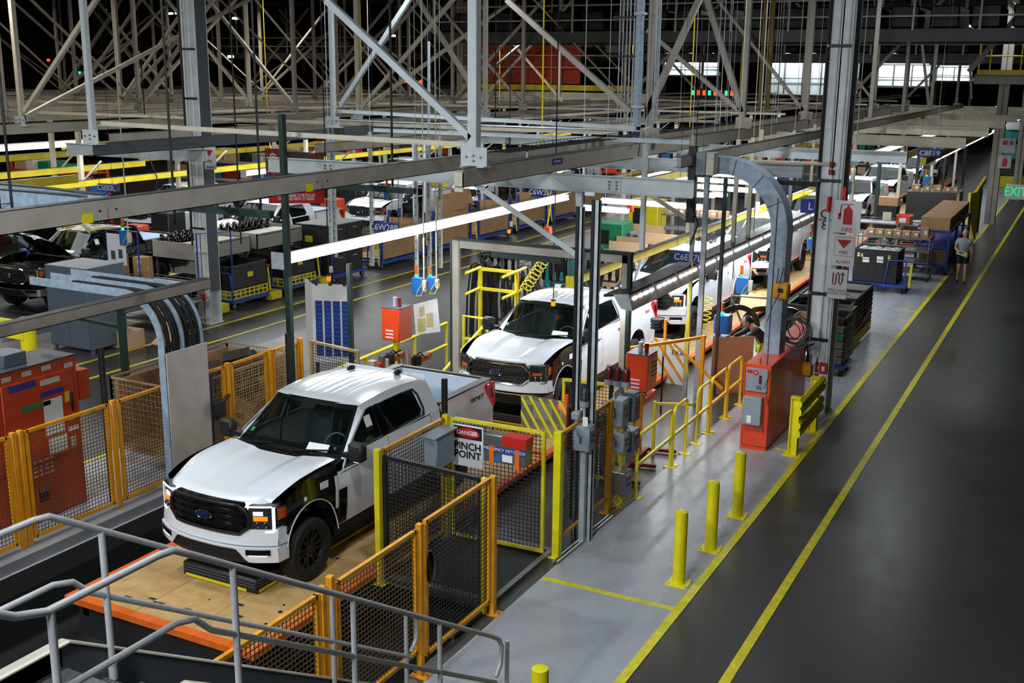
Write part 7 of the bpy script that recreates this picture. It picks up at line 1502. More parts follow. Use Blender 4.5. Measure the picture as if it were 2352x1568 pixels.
# ================================================================ crates, bins, racks on the right of the line
def crate(x0, y0, z0, w, d, h, m, root=None):
    b = new_mesh(m); t_ = .02; b.box((x0, y0, z0), (x0+w, y0+d, z0+.02)); b.box((x0, y0, z0), (x0+w, y0+t_, z0+h)); b.box((x0, y0+d-t_, z0), (x0+w, y0+d, z0+h)); b.box((x0, y0, z0), (x0+t_, y0+d, z0+h)); b.box((x0+w-t_, y0, z0), (x0+w, y0+d, z0+h)); b.box((x0-.015, y0-.015, z0+h-.04), (x0+w+.015, y0, z0+h)); b.box((x0+w, y0-.015, z0+h-.04), (x0+w+.015, y0+d+.015, z0+h))
    for k in range(5): xx = x0 + (k+.5)*w/5; b.box((xx-.008, y0-.012, z0+.02), (xx+.008, y0, z0+h-.04))
    return b
def add_label(t, x0, y0, x1, z0, z1, m='paper'): b = new_mesh(m); b.box((x0, y0-.018, z0), (x1, y0-.013, z1)); part('label_card', b, t)
order = ['bottom', 'second from the bottom', 'third from the bottom', 'fourth from the bottom', 'fifth from the bottom', 'sixth from the bottom', 'topmost']
def dolly(x0, y0, w, d, h, lb, m='blue_paint'):
    t = thing('dolly', lb, 'dolly', (x0+w/2, y0+d/2, 0)); b = new_mesh(m); b.box((x0, y0, h-.08), (x0+w, y0+d, h)); part('deck', b, t)
    for x in (x0+.1, x0+w-.1):
        for y in (y0+.1, y0+d-.1): b = new_mesh('rubber'); b.cyl((x-.025, y, .07), (x+.025, y, .07), .07, 12); b.m('metal_dull'); b.beam((x, y, .07), (x, y, h-.08), .03); part('caster', b, t)
    return t
p = PZ(1840, 850, 0); dolly(-5.66, 24.6, .46, .62, .26, 'dark dolly under the left grey crate stack behind the Q8 column', 'black')
for k, m in enumerate(('grey_crate', 'grey_crate', 'grey_crate', 'grey_crate', 'grey_crate', 'cardboard')):
    z = .26 + k*.19; b = crate(-5.64, 24.62, z, .42, .58, .19, m); t = thing('crate', '%s crate in the left stack behind the Q8 column, %s' % ('tan' if m == 'cardboard' else 'grey', order[k] if k < 5 else 'topmost'), 'crate', (-5.43, 24.9, z), group='crates stacked left behind the Q8 column'); part('shell', b, t); add_label(t, -5.56, 24.60, -5.38, z+.03, z+.13)
dolly(-5.10, 25.0, .60, .9, .26, 'dark blue dolly under the right crate stack behind the Q8 column')
for k, m in enumerate(('grey_crate', 'grey_crate', 'grey_crate', 'green_crate', 'grey_crate', 'black_plastic')):
    z = .26 + k*.185; b = crate(-5.06, 25.04, z, .50, .80, .185, m); nm = {'grey_crate': 'grey', 'green_crate': 'green', 'black_plastic': 'black'}[m]; t = thing('crate', nm + ' crate in the right stack behind the Q8 column, ' + order[k], 'crate', (-4.8, 25.4, z), group='crates stacked right behind the Q8 column'); part('shell', b, t); add_label(t, -4.98, 25.02, -4.80, z+.03, z+.13)
b = crate(-5.0, 25.9, .26, .42, .5, 1.15, 'grey_crate'); solo('crate', b, 'tall grey crate behind the green one', 'crate')
def bulk_bin(x0, y0, z0, w, d, h, lb, m='black_plastic', base='fence_yellow', slats=0, grp=None):
    t = thing('bulk_bin', lb, 'bin', (x0+w/2, y0+d/2, z0), group=grp); bz = .26 if base else 0
    b = crate(x0, y0, z0+bz, w, d, h-bz, m); 
    for k in range(8): z = z0+bz + (k+.5)*(h-bz)/8; b.box((x0-.02, y0-.02, z), (x0+w+.02, y0, z+.02)); b.box((x0+w, y0-.02, z), (x0+w+.02, y0+d, z+.02))
    part('shell', b, t)
    if base:
        b = new_mesh(base)
        for i in range(7): xx = x0 + i*w/6; b.box((xx-.02, y0-.01, z0), (xx+.02, y0+.01, z0+bz)); 
        for i in range(9): yy = y0 + i*d/8; b.box((x0+w-.01, yy-.02, z0), (x0+w+.01, yy+.02, z0+bz))
        for z in (z0+.0, z0+.12, z0+bz-.04): b.box((x0-.01, y0-.015, z), (x0+w+.015, y0+.01, z+.03)); b.box((x0+w-.01, y0, z), (x0+w+.015, y0+d, z+.03))
        part('pallet_base', b, t)
    if slats:
        b = new_mesh('metal_dull'); 
        for i in range(slats): y = y0+.1 + i*(d-.2)/slats; b.box((x0+.03, y, z0+h-.05), (x0+w-.03, y+.05, z0+h-.03))
        part('bar', b, t)
    add_label(t, x0+w*.2, y0, x0+w*.35, z0+h*.6, z0+h*.75, 'white_plain')
    return t
bulk_bin(-6.25, 26.6, .06, 1.40, 1.1, 1.2, 'black bin with blue-black parts on a yellow base, nearest behind the Q8 column', slats=0)
bulk_bin(-6.25, 27.8, .06, 1.40, 1.15, 1.24, 'black bin with grey bars across its top, second behind the Q8 column', slats=7)
bulk_bin(-6.25, 29.05, .06, 1.40, 1.15, 1.24, 'black bin with grey bars across its top, third behind the Q8 column', slats=8)
b = new_mesh('blue_paint'); b.m('black_gloss'); rnd = random.Random(8)
for k in range(8): y = 26.8 + k*.1; b.tube([(-6.1, y, 1.22), (-5.6, y+.1, 1.34), (-5.0, y, 1.22)], .05, 6)
solo('trim_parts', b, 'glossy dark curved trim parts lying on the nearest black bin', 'parts')
b = new_mesh('orange_paint'); b.tube([(-4.83, 26.6, .2), (-4.82, 26.9, .5), (-4.83, 27.4, .42), (-4.82, 28.6, .5), (-4.82, 29.8, .7)], .018, 5); solo('strap', b, 'orange strap hanging along the yellow bin bases', 'strap')
# blue cart with large black bin
def tow_cart(x0, y0, w, d, lb, hs=1, m='blue_paint', h=.30):
    t = thing('tow_cart', lb, 'cart', (x0+w/2, y0+d/2, 0)); b = new_mesh(m); b.box((x0, y0, h-.1), (x0+w, y0+d, h)); b.beam((x0+w/2, y0-.35, .22), (x0+w/2, y0, .24), .08, .05)
    part('deck', b, t)
    for x in (x0+.12, x0+w-.12):
        for y in (y0+.15, y0+d-.15): b = new_mesh('rubber'); b.lathe([(.10, -.03), (.11, 0), (.10, .03), (.03, .03), (.03, -.03), (.10, -.03)], (x, y, .11), 'x', 14); b.m('metal_dull'); b.cyl((x-.035, y, .11), (x+.035, y, .11), .05, 10); b.beam((x, y, .12), (x, y, h-.1), .05); part('caster', b, t)
    b = new_mesh(m); xh = x0+w-.05 if hs > 0 else x0+.05; b.tube([(xh, y0+.05, h), (xh, y0, 1.0), (xh-.05, y0-.02, 1.08), (xh-w*.3, y0, 1.05), (xh-w*.35, y0+.03, h)] if hs > 0 else [(xh, y0+.05, h), (xh, y0, 1.0), (xh+w*.3, y0, 1.0), (xh+w*.35, y0+.03, h)], .025, 6); part('push_bar', b, t)
    return t
t = tow_cart(-6.55, 35.9, 1.75, 1.25, 'blue cart carrying the large black bin beyond the crates'); b = new_mesh('fence_yellow'); b.beam((-4.72, 36.0, .25), (-4.68, 35.9, .95), .10, .07, up=(1,0,0)); part('yellow_lever', b, t, 'yellow lever')
t = bulk_bin(-6.45, 35.95, .30, 1.35, 1.15, 1.05, 'large black bin heaped with clear plastic on the blue cart', base=None)
mat('plastic_film', hexc('b9bdbb'), .15, bump=1.0, nscale=6, noise=.5)
b = new_mesh('plastic_film'); rnd = random.Random(6); H = [[rnd.uniform(-.06, .06) for _ in range(14)] for _ in range(14)]
b.grid(lambda u, v: (lerp(-6.42, -5.13, u), lerp(35.98, 37.05, v), 1.28 + H[int(u*13)][int(v*13)]), 13, 13); part('plastic_film', b, t, 'crumpled clear film')
add_label(t, -5.75, 35.95, -5.55, .95, 1.15); add_label(t, -6.35, 35.95, -6.28, 1.1, 1.22, 'white_plain'); add_label(t, -6.25, 35.95, -6.17, 1.1, 1.2, 'fence_yellow'); add_label(t, -5.42, 35.95, -5.34, 1.08, 1.2, 'fence_yellow')
def wire_rack(x0, y0, w, d, hs, lb, m='metal_dull', cast=True):
    t = thing('wire_rack', lb, 'rack', (x0+w/2, y0+d/2, 0)); H_ = max(hs)+.12
    for x in (x0, x0+w):
        for y in (y0, y0+d): b = new_mesh(m); b.cyl((x, y, .1), (x, y, H_), .018, 6); b.m('rubber'); b.cyl((x-.02, y, .05), (x+.02, y, .05), .05, 10); part('upright', b, t)
    for z in hs:
        b = new_mesh(m); b.box((x0, y0, z-.015), (x0+w, y0+d, z))
        for (p0, p1) in (((x0, y0), (x0+w, y0)), ((x0, y0+d), (x0+w, y0+d)), ((x0, y0), (x0, y0+d)), ((x0+w, y0), (x0+w, y0+d))): b.beam((*p0, z), (*p1, z), .03, .05); b.beam((*p0, z+.10), (*p1, z+.10), .012)
        part('shelf', b, t)
    return t
def carton(x, y, z, w, d, h, lb, grp=None, m='cardboard', rz=0, lab=True, cat='box'):
    b = new_mesh(m); R_ = Matrix.Rotation(rz, 3, 'Z'); b.cbox((x, y, z+h/2), (w, d, h), R_); t = thing('cardboard_box', lb, cat, (x, y, z), group=grp); part('carton', b, t)
    b = new_mesh('cardboard_lt'); b.cbox(Vector((x, y, z+h+.001)), (w*.99, .05, .003), R_); b.cbox(Vector((x, y, z+h/2)) + R_ @ Vector((w/2+.001, 0, h*.2)), (.003, .05, h*.6), R_); part('tape', b, t)
    if lab: b = new_mesh('white_sign'); b.cbox(Vector((x, y, z+h*.55)) + R_ @ Vector((w*.15, -d/2-.002, 0)), (w*.35, .004, h*.4), R_); part('label_card', b, t)
    return t
wire_rack(-6.7, 38.6, 2.15, 1.0, (.28, .62, 1.0, 1.42), 'steel wire rack with small cartons, left of the walking man')
wx = ['left end', 'second', 'third', 'fourth', 'fifth', 'sixth', 'right end']
for k in range(7): carton(-6.5+k*.29, 38.95, 1.43, .26, .32, .19 if k < 6 else .34, 'small brown carton on the top shelf of the wire rack, %s' % wx[k], 'cartons on the wire rack')
wire_rack(-7.5, 41.4, 2.2, .9, (.5, 1.0, 1.5), 'second steel rack with red bins behind the wire rack')
for k, (x, z, lb) in enumerate(((-6.1, 1.5, 'red bin with white labels on top of the second steel rack'), (-6.7, .5, 'red bin low on the second steel rack, left'), (-5.9, .5, 'red bin low on the second steel rack, middle'), (-5.3, 1.0, 'red bin on the middle shelf of the second steel rack'))):
    b = crate(x, 41.5, z, .5, .6, .32, 'orange_paint'); t = thing('plastic_bin', lb, 'bin', (x+.25, 41.8, z)); part('shell', b, t); add_label(t, x+.12, 41.5, x+.35, z+.06, z+.24, 'white_sign')
b = crate(-7.6, 36.8, .5, .7, .6, .35, 'orange_paint'); t = thing('plastic_bin', 'red bin on a low blue stand left of the large black bin', 'bin', (-7.25, 37, .5)); part('shell', b, t); add_label(t, -7.5, 36.8, -7.2, .58, .8, 'white_sign')
b = new_mesh('blue_paint'); b.box((-7.65, 36.75, .4), (-6.85, 37.45, .5)); 
for x in (-7.62, -6.9): b.box((x, 36.78, 0), (x+.05, 36.83, .4)); b.box((x, 37.38, 0), (x+.05, 37.43, .4))
solo('low_stand', b, 'low blue stand under the red bin', 'stand')
# blue box cart with large cartons
t = thing('box_cart', 'long blue cart frame carrying large cartons beside the walking man', 'cart', (-4.5, 43, 0))
b = new_mesh('blue_paint')
for x in (-5.15, -4.12):
    for y in (40.2, 42.4, 44.6, 46.8): b.beam((x, y, .1), (x, y, 1.55), .09, .09, up=(1,0,0))
    for z in (.35, .95, 1.5): b.beam((x, 40.2, z), (x, 46.8, z), .08)
for y in (40.2, 46.8):
    for z in (.35, .95, 1.5): b.beam((-5.15, y, z), (-4.12, y, z), .08)
for z in (.35, .95): b.box((-5.15, 40.2, z-.03), (-4.12, 46.8, z))
part('frame', b, t)
for x in (-5.1, -4.17):
    for y in (40.5, 43.5, 46.5): b = new_mesh('rubber'); b.cyl((x-.04, y, .1), (x+.04, y, .1), .1, 12); part('wheel', b, t)
b = new_mesh('blue_paint'); b.box((-5.15, 40.2, 1.5), (-4.12, 46.8, 1.53)); part('top_deck', b, t)
for k in range(6): carton(-4.62, 40.8+k*1.02, 1.535, .95, .96, .42, 'large brown carton on the blue cart top, %s from the walking man' % nth[k], 'large cartons on the blue cart', lab=False)
carton(-4.62, 40.9, .36, .9, 1.0, .5, 'large opened carton on the lower deck of the blue cart', lab=False); carton(-4.62, 42.2, .36, .9, 1.0, .45, 'large carton behind the opened one on the lower deck', lab=False)
t = thing('dark_cabinet', 'wide dark cabinet with boxes on top beyond the blue cart', 'cabinet', (-6.2, 52, 0)); b = new_mesh('steel_dark'); b.bbox((-7.2, 51.4, 0), (-5.05, 53.2, 1.75), .02); b.m('wood_ply'); b.box((-5.12, 51.35, 0), (-5.02, 51.42, 1.75)); part('body', b, t)
for k, (x, s) in enumerate(((-6.9, .35), (-6.45, .3), (-6.0, .34), (-5.6, .28), (-5.3, .3))): carton(x, 51.9, 1.75, s, s, s*.75, 'small carton on the wide dark cabinet, %s from the left' % nth[k], 'cartons on the dark cabinet')
b = crate(-8.0, 49.0, 0, .8, .8, 1.3, 'black_plastic'); t = thing('trash_bin', 'dark tub with pale label under an open carton beyond the bending worker', 'bin', (-7.6, 49.4, 0)); part('shell', b, t); add_label(t, -7.75, 49, -7.4, .7, 1.05, 'steel_cream'); carton(-7.6, 49.4, 1.3, .8, .6, .35, 'open brown carton on the dark tub', lab=False)
b = new_mesh('black_gloss'); b.bbox((-6.6, 46.5, .6), (-5.3, 47.6, .9), .05); b.m('plastic_film'); b.bbox((-6.5, 46.4, .9), (-5.7, 46.9, 1.05), .04); b.m('steel_dark'); b.box((-6.7, 46.4, 0), (-5.2, 47.7, .6)); solo('parts_table', b, 'dark table with film-wrapped black part behind the cartons', 'table')
t = thing('guard_post', 'yellow steel guard with cut-out beside the far aisle line', 'guard', (-4.45, 50, 0)); b = new_mesh('beam_yellow'); b.prism([(0, 0), (.16, 0), (.16, .9), (.7, 0), (.86, 0), (.86, 2.0), (1.3, 2.4), (1.3, 2.6), (.5, 2.0), (0, 2.0)], .12, (-4.5, 49.4, 0), (.35, 1, 0), Z_); part('plate', b, t)
b = new_mesh('steel_dark'); b.cyl((-4.35, 52.6, 0), (-4.35, 52.6, 1.9), .14, 12); b.m('chrome'); b.cyl((-4.35, 52.45, .9), (-4.35, 52.45, 1.5), .06, 10); solo('gas_bottle', b, 'dark cylinder standing before the far aisle column', 'cylinder')
# far end equipment right
rnd = random.Random(12)
t = thing('storage_rack', 'tall rack with teal bins and white boxes at the far end of the aisle', 'rack', (-4, 76, 0))
b = new_mesh('steel_dark')
for x in (-5.6, -3.2, -.8): b.beam((x, 75, 0), (x, 75, 6), .12, .12, up=(1,0,0)); b.beam((x, 77, 0), (x, 77, 6), .12, .12, up=(1,0,0))
for z in (.9, 1.8, 2.9, 4.2): b.box((-5.6, 75, z-.06), (-.8, 77, z))
part('frame', b, t)
for k, (x, z, w, h, m) in enumerate(((-5.4, 2.9, 1.3, .5, 'teal'), (-4.0, 2.9, .7, .4, 'grey_crate'), (-5.4, 1.8, 2.0, .8, 'teal'), (-3.1, 1.8, 1.6, .7, 'teal'), (-5.1, 4.2, .8, .55, 'white_plain'), (-4.2, 4.2, .8, .5, 'white_plain'), (-3.1, 4.2, .8, .55, 'white_plain'), (-5.1, 3.5, .8, .5, 'white_plain'), (-3.0, 2.9, 1.2, 1.0, 'white_plain'), (-5.3, .9, 1.4, .6, 'black_plastic'), (-3.4, .9, 1.6, .6, 'black_plastic'), (-5.2, 0, 1.5, .7, 'fence_yellow'), (-3.0, 0, 1.8, .8, 'black'))):
    b = crate(x, 75.1, z, w, 1.6, h, m); t2 = thing('storage_bin', '%s bin on the far end rack, %s' % ({'teal': 'teal', 'grey_crate': 'grey', 'white_plain': 'white', 'black_plastic': 'dark', 'fence_yellow': 'yellow', 'black': 'black'}[m], ('top left', 'top middle', 'left above the middle', 'right above the middle', 'highest at left', 'highest second', 'highest third', 'under the highest left', 'right beside the top', 'lower left', 'lower right', 'at floor left', 'at floor right')[k]), 'bin', (x+w/2, 76, z), group='bins on the far end rack'); part('shell', b, t2)
b = new_mesh('steel_white'); b.bbox((-3.95, 55.7, 3.3), (-3.3, 55.72, 3.95), .004); b.m('red_sign'); b.box((-3.85, 55.69, 3.65), (-3.65, 55.7, 3.85)); b.box((-3.55, 55.69, 3.65), (-3.40, 55.7, 3.85)); solo('pictogram_sign', b, 'white sign with red pictograms on the far aisle column', 'sign')
b = new_mesh('steel_white'); b.bbox((-3.95, 55.7, 2.6), (-3.4, 55.72, 3.2), .004); b.m('red_sign'); b.prism([(-.1,-.2),(.1,-.2),(.1,.1),(.03,.2),(-.03,.2),(-.1,.1)], .006, (-3.68, 55.69, 2.88), X_, Z_); solo('fire_sign', b, 'white fire extinguisher sign on the far aisle column', 'sign')
# ================================================================ carts on the left of the aisle
def gear_bin(x0, y0, z0, w, d, h, lb, tags=True):
    t = bulk_bin(x0, y0, z0, w, d, h, lb); 
    if tags: b = new_mesh('fence_yellow'); b.box((x0+w+.018, y0+d*.45, z0+h*.6), (x0+w+.024, y0+d*.6, z0+h*.75)); part('tag', b, t, 'yellow tag')
    return t
ll = ['nearest beyond column R8', 'second beyond column R8', 'third beyond column R8', 'fourth beyond column R8', 'fifth beyond column R8', 'sixth beyond column R8', 'seventh beyond column R8']
for k, (y, L) in enumerate(((23.6, 1.7), (25.9, 1.7), (28.3, 1.9))):
    t = tow_cart(-22.6, y, 1.4, L, 'blue tow cart under black bins on the left of the aisle, ' + ll[k])
    b = new_mesh('fence_yellow'); b.bbox((-22.2, y-.75, .04), (-21.1, y-.25, .30), .03); fp = part('foot_guard', b, t, 'yellow foot guard'); b = new_mesh('fence_yellow'); b.beam((-21.75, y-.5, .3), (-21.65, y-.35, 1.0), .05); b.beam((-21.35, y-.5, .3), (-21.55, y-.35, 1.0), .05); b.m('red_sign'); b.cyl((-21.7, y-.35, 1.0), (-21.5, y-.35, 1.0), .05, 8); part('tow_arm', b, t)
    if k < 2: gear_bin(-22.55, y+.05, .30, 1.25, L-.15, .95, 'black bin on yellow base on the blue tow cart, ' + ll[k])
t = thing('tool_cabinet', 'black tool cabinet with drawers and yellow tag beyond the grey troughs', 'cabinet', (-22, 28.5, .3)); b = new_mesh('black_plastic'); b.bbox((-22.6, 28.35, .30), (-21.3, 30.1, 1.85), .015); part('body', b, t)
b = new_mesh('grey_dark'); b.box((-22.65, 28.3, 1.85), (-21.25, 30.15, 1.88)); part('worktop', b, t)
for i in range(3):
    for j in range(2): b = new_mesh('black'); b.bbox((-21.3, 28.45+j*.8, .45+i*.46), (-21.28, 29.2+j*.8, .85+i*.46), .006); d_ = part('drawer', b, t); b = new_mesh('chrome'); b.bbox((-21.28, 28.7+j*.8, .78+i*.46), (-21.26, 28.95+j*.8, .81+i*.46), .004); part('handle', b, d_)
b = new_mesh('fence_yellow'); b.box((-22.3, 28.33, 1.3), (-22.0, 28.345, 1.5)); part('tag', b, t, 'yellow tag')
mat('trough', hexc('9d9a92'), .42, .3, noise=.1, nscale=3)
for k, (y0, y1) in enumerate(((23.4, 25.6), (25.9, 28.1))):
    t = thing('parts_trough', 'grey steel trough of upright black struts on the left of the aisle, ' + ('nearer one' if k == 0 else 'farther one'), 'trough', (-22.8, y0, 1.35)); b = new_mesh('trough'); b.box((-24.0, y0, 1.35), (-22.2, y1, 1.38)); b.box((-22.23, y0, 1.35), (-22.2, y1, 1.85)); b.box((-24.0, y0, 1.35), (-22.2, y0+.03, 1.85)); b.box((-24.0, y1-.03, 1.35), (-22.2, y1, 1.85)); b.box((-24, y0, 1.35), (-23.97, y1, 1.85)); b.box((-23.1, y0+.05, 1.78), (-22.2, y1-.3, 1.80)); part('shell', b, t)
    b = new_mesh('steel_dark'); 
    for x in (-23.9, -22.3):
        for y in (y0+.1, y1-.1): b.beam((x, y, 0), (x, y, 1.35), .07, .07, up=(1,0,0))
    part('leg', b, t) if False else part('leg_frame', b, t)
    for i in range(14): b = new_mesh('black_gloss'); yy = y0 + .15 + (i % 7)*.29; xx = -23.75 + (i//7)*.35; b.lathe([(.0001, .62), (.04, .62), (.05, .55), (.09, .50), (.10, .42), (.06, .38), (.05, .1), (.05, 0)], (xx, yy, 1.4), 'z', 10); b.tube([(xx, yy, 1.95), (xx+.12, yy-.08, 2.05), (xx+.2, yy-.1, 1.98)], .03, 6); solo('strut', b, 'black suspension strut in the %s grey trough, %s row, %s from column R8' % ('nearer' if k == 0 else 'farther', ('back', 'front')[i//7], nth[i % 7]), 'car part', group='black struts in the grey troughs')
# wire mesh basket carts
for k, y in enumerate((31.2, 34.6, 38.0, 41.4, 44.8, 48.2)):
    t = tow_cart(-22.9, y, 1.6, 2.9, 'blue tow cart under a tan mesh basket, %s along the aisle' % nth[k])
    b = new_mesh('fence_yellow'); b.beam((-21.6, y-.3, .2), (-21.45, y-.1, .95), .05); b.beam((-21.2, y-.3, .2), (-21.4, y-.1, .95), .05); part('tow_arm', b, t)
    t = thing('mesh_basket', 'tan wire mesh basket lined with cardboard, %s along the aisle' % nth[k], 'basket', (-22.1, y+1.4, .3))
    b = new_mesh('mesh_tan'); wire(b, (-21.35, y+.1, 0), (-21.35, y+2.8, 0), .34, 1.5, .12, .006); wire(b, (-22.85, y+.1, 0), (-21.35, y+.1, 0), .34, 1.5, .12, .006); w = part('wire_mesh', b, t, smooth=False); w['kind'] = 'stuff'
    b = new_mesh('cardboard'); b.box((-21.42, y+.3, .36), (-21.40, y+2.75, 1.45)); b.box((-22.8, y+2.72, .36), (-21.4, y+2.75, 1.45)); b.box((-22.8, y+.2, .34), (-21.4, y+2.7, .36)); part('liner', b, t)
    b = new_mesh('blue_paint')
    for yy in (y+.08, y+2.82):
        for xx in (-21.40, -22.9): b = new_mesh('blue_paint'); b.bbox((xx, yy-.04, .3), (xx+.10, yy+.04, 1.7), .006); part('corner_post', b, t)
b = new_mesh('cardboard'); b.prism([(0, 0), (2.3, 0), (2.15, .55), (.0, .05)], .02, (-21.6, 36.2, 1.52), (0, 1, .08), (-.2, 0, 1)); b = new_mesh('cardboard'); a_ = PX(1068, 520, -21.8)
a1, a2, a3, a4 = PX(1002, 500, -21.9), PX(1090, 470, -21.9), PX(1078, 432, -21.9), PX(1000, 452, -21.9); b._add([a1, a2, a3, a4] + [q + Vector((-.03, 0, 0)) for q in (a1, a2, a3, a4)], [(0,1,2,3), (7,6,5,4), (0,4,5,1), (1,5,6,2), (2,6,7,3), (3,7,4,0)]); solo('cardboard_sheet', b, 'brown cardboard sheet standing in a mesh basket beside the white doorless cab', 'board')
# wire shelf with cartons behind the grey cabinet
wire_rack(-22.6, 20.6, 2.1, 1.0, (.3, .75, 1.2), 'steel wire rack behind the tall blue-grey cabinet'); 
b = new_mesh('blue_paint'); b.tube([(-22.6, 20.5, 1.2), (-22.6, 20.5, 2.6), (-21.5, 20.5, 2.62), (-21.5, 20.5, 1.2)], .025, 6); b.tube([(-20.55, 21.6, 1.2), (-20.55, 21.6, 2.5), (-20.1, 22.4, 2.5), (-20.1, 22.4, 1.0)], .025, 6); solo('frame_bar', b, 'thin blue tubular frames above the wire rack at left', 'frame')
t = thing('notice_board', 'white notice board with two dark pictures hung on the blue frame', 'board', (-22.4, 20.46, 1.7)); b = new_mesh('white_sign'); b.bbox((-22.55, 20.45, 1.72), (-21.9, 20.47, 2.52), .004); part('board', b, t); b = new_mesh('grey_dark'); b.box((-22.42, 20.44, 1.85), (-22.28, 20.45, 2.08)); b.box((-22.15, 20.44, 1.9), (-22.02, 20.45, 2.13)); b.m('blue_box'); b.box((-22.3, 20.44, 1.75), (-22.0, 20.45, 1.80)); part('picture', b, t)
for k, (px, py, n) in enumerate(((275, 628, 3), (330, 632, 3), (232, 628, 1))):
    q = PY(px, py+ (0 if n > 1 else 0), 20.9); z0 = 1.2
    for i in range(n): carton(q.x, 20.9, z0+i*.235, .36, .34, .23, 'brown carton with white label, %s stack on the wire rack at left, %s' % (('middle', 'right', 'left')[k], ('lowest', 'middle one', 'topmost')[i] if n > 1 else 'alone'), 'cartons on the left wire rack')
q = PZ(300, 800, 0); carton(q.x-.2, q.y+.1, .02, .62, .55, .42, 'large brown carton on the floor behind the left fence', m='cardboard_lt', lab=False)
b = new_mesh('cardboard_lt'); b.cbox((q.x+.6, q.y+.5, .18), (.5, .4, .02), Matrix.Rotation(.5, 3, 'X')); b.cbox((q.x+.55, q.y+.9, .3), (.6, .5, .02), Matrix.Rotation(.9, 3, 'Y')); solo('cardboard_scrap', b, 'folded cardboard flaps beside the large floor carton', 'cardboard')
b = new_mesh('fence_yellow'); b.bbox((-22.9, 22.9, .05), (-22.2, 22.98, 1.05), .03); solo('yellow_shield', b, 'yellow rounded metal shield beside the nearest tow cart', 'guard')
b = new_mesh('black_plastic'); gear_bin(-22.2, 21.95, .3, 1.1, .8, .85, 'black bin on yellow base just left of column R8'); tow_cart(-22.3, 21.9, 1.2, .9, 'dark blue cart under the bin left of column R8')
# between lines: black strut racks near hose rack, cardboard bins, shelves
for k in range(3):
    t = thing('part_rack', 'dark rack of glossy black struts between the aisle and the second truck, ' + ('left one', 'middle one', 'right one')[k], 'rack', (-13.2+k*1.3, 25.5, 0)); x0 = -14.1 + k*1.18; y0 = 25.3 + k*.7
    b = new_mesh('steel_dark'); 
    for x in (x0, x0+1.1):
        for y in (y0, y0+1.2): b.beam((x, y, 0), (x, y, 2.05), .06, .06, up=(1,0,0))
    for z in (.3, 1.1, 1.95): b.beam((x0, y0, z), (x0+1.1, y0, z), .06); b.beam((x0+1.1, y0, z), (x0+1.1, y0+1.2, z), .06); b.beam((x0, y0+1.2, z), (x0+1.1, y0+1.2, z), .06)
    for i in range(9): b.beam((x0+1.1, y0, .3+i*.19), (x0+1.1, y0+1.2, .3+i*.19), .02)
    part('frame', b, t)
    for i in range(5):
        for j in (0, 1): b = new_mesh('black_gloss'); xx = x0+.12+i*.21; b.lathe([(.04, 0), (.06, .2), (.045, .5), (.07, .62), (.03, .72), (.0001, .74)], (xx, y0-.02+.2*j, 1.35 - j*.9), 'z', 8); solo('strut', b, 'glossy black strut, %s of five, %s shelf of the %s dark rack' % (nth[i], ('upper', 'lower')[j], ('left', 'middle', 'right')[k]), 'car part', group='black struts in the dark racks')
def cardbin(x0, y0, w, d, h, lb, fill='black_plastic'):
    t = thing('bulk_box', lb, 'box', (x0+w/2, y0+d/2, 0)); b = new_mesh('wood_ply'); b.box((x0, y0, 0), (x0+w, y0+d, .12)); part('pallet', b, t)
    b = new_mesh('cardboard_lt'); b.box((x0, y0, .12), (x0+w, y0+.02, h)); b.box((x0, y0+d-.02, .12), (x0+w, y0+d, h+.3)); b.box((x0, y0, .12), (x0+.02, y0+d, h)); b.box((x0+w-.02, y0, .12), (x0+w, y0+d, h)); b.box((x0, y0, .12), (x0+w, y0+d, .14)); part('walls', b, t) if False else part('carton_wall', b, t)
    b = new_mesh(fill); rr = random.Random(int(x0*7))
    for k in range(16): b.cbox((rr.uniform(x0+.2, x0+w-.2), rr.uniform(y0+.2, y0+d-.2), h-.12+rr.uniform(-.05, .15)), (.3, .12, .1), Matrix.Rotation(rr.uniform(0, 3), 3, 'Z') @ Matrix.Rotation(rr.uniform(-.5, .5), 3, 'X'))
    part('dark_part', b, t); return t
cardbin(-13.4, 31.2, 1.3, 1.2, 1.2, 'cardboard bulk box of dark parts left of the third truck'); cardbin(-13.0, 33.2, 1.4, 1.2, 1.25, 'cardboard bulk box with raised back flap behind the first bulk box'); cardbin(-14.4, 35.4, 1.3, 1.2, 1.2, 'cardboard bulk box beside the steel shelf', 'metal_dull')
wire_rack(-13.2, 36.6, 2.4, 1.0, (.4, .9, 1.4, 1.9), 'grey steel shelf with cartons under the cross tube lights')
for k in range(6): carton(-13.0+k*.38, 37.0, 1.9, .32, .3, .2, 'small carton on the grey steel shelf top, %s' % wx[k], 'cartons on the grey steel shelf')
for k, (x, y, m, h, lb) in enumerate(((-15.4, 35.5, 'green_crate', 1.6, 'green cabinet behind the yellow rail in the middle distance'), (-15.6, 39.5, 'fence_yellow', 2.0, 'yellow machine frame behind the cross tube lights'), (-14.8, 30.5, 'teal', 1.3, 'teal covered cart behind the portal frame'))):
    t = thing('machine_cabinet', lb, 'cabinet', (x, y, 0)); b = new_mesh(m); b.bbox((x, y, .1), (x+1.2, y+1.0, h), .03); part('body', b, t); b = new_mesh('blue_paint'); b.box((x-.05, y-.05, 0), (x+1.25, y+1.05, .12)); part('base', b, t); b = new_mesh('black'); b.box((x+.2, y-.01, h*.55), (x+.7, y, h*.85)); part('screen', b, t)
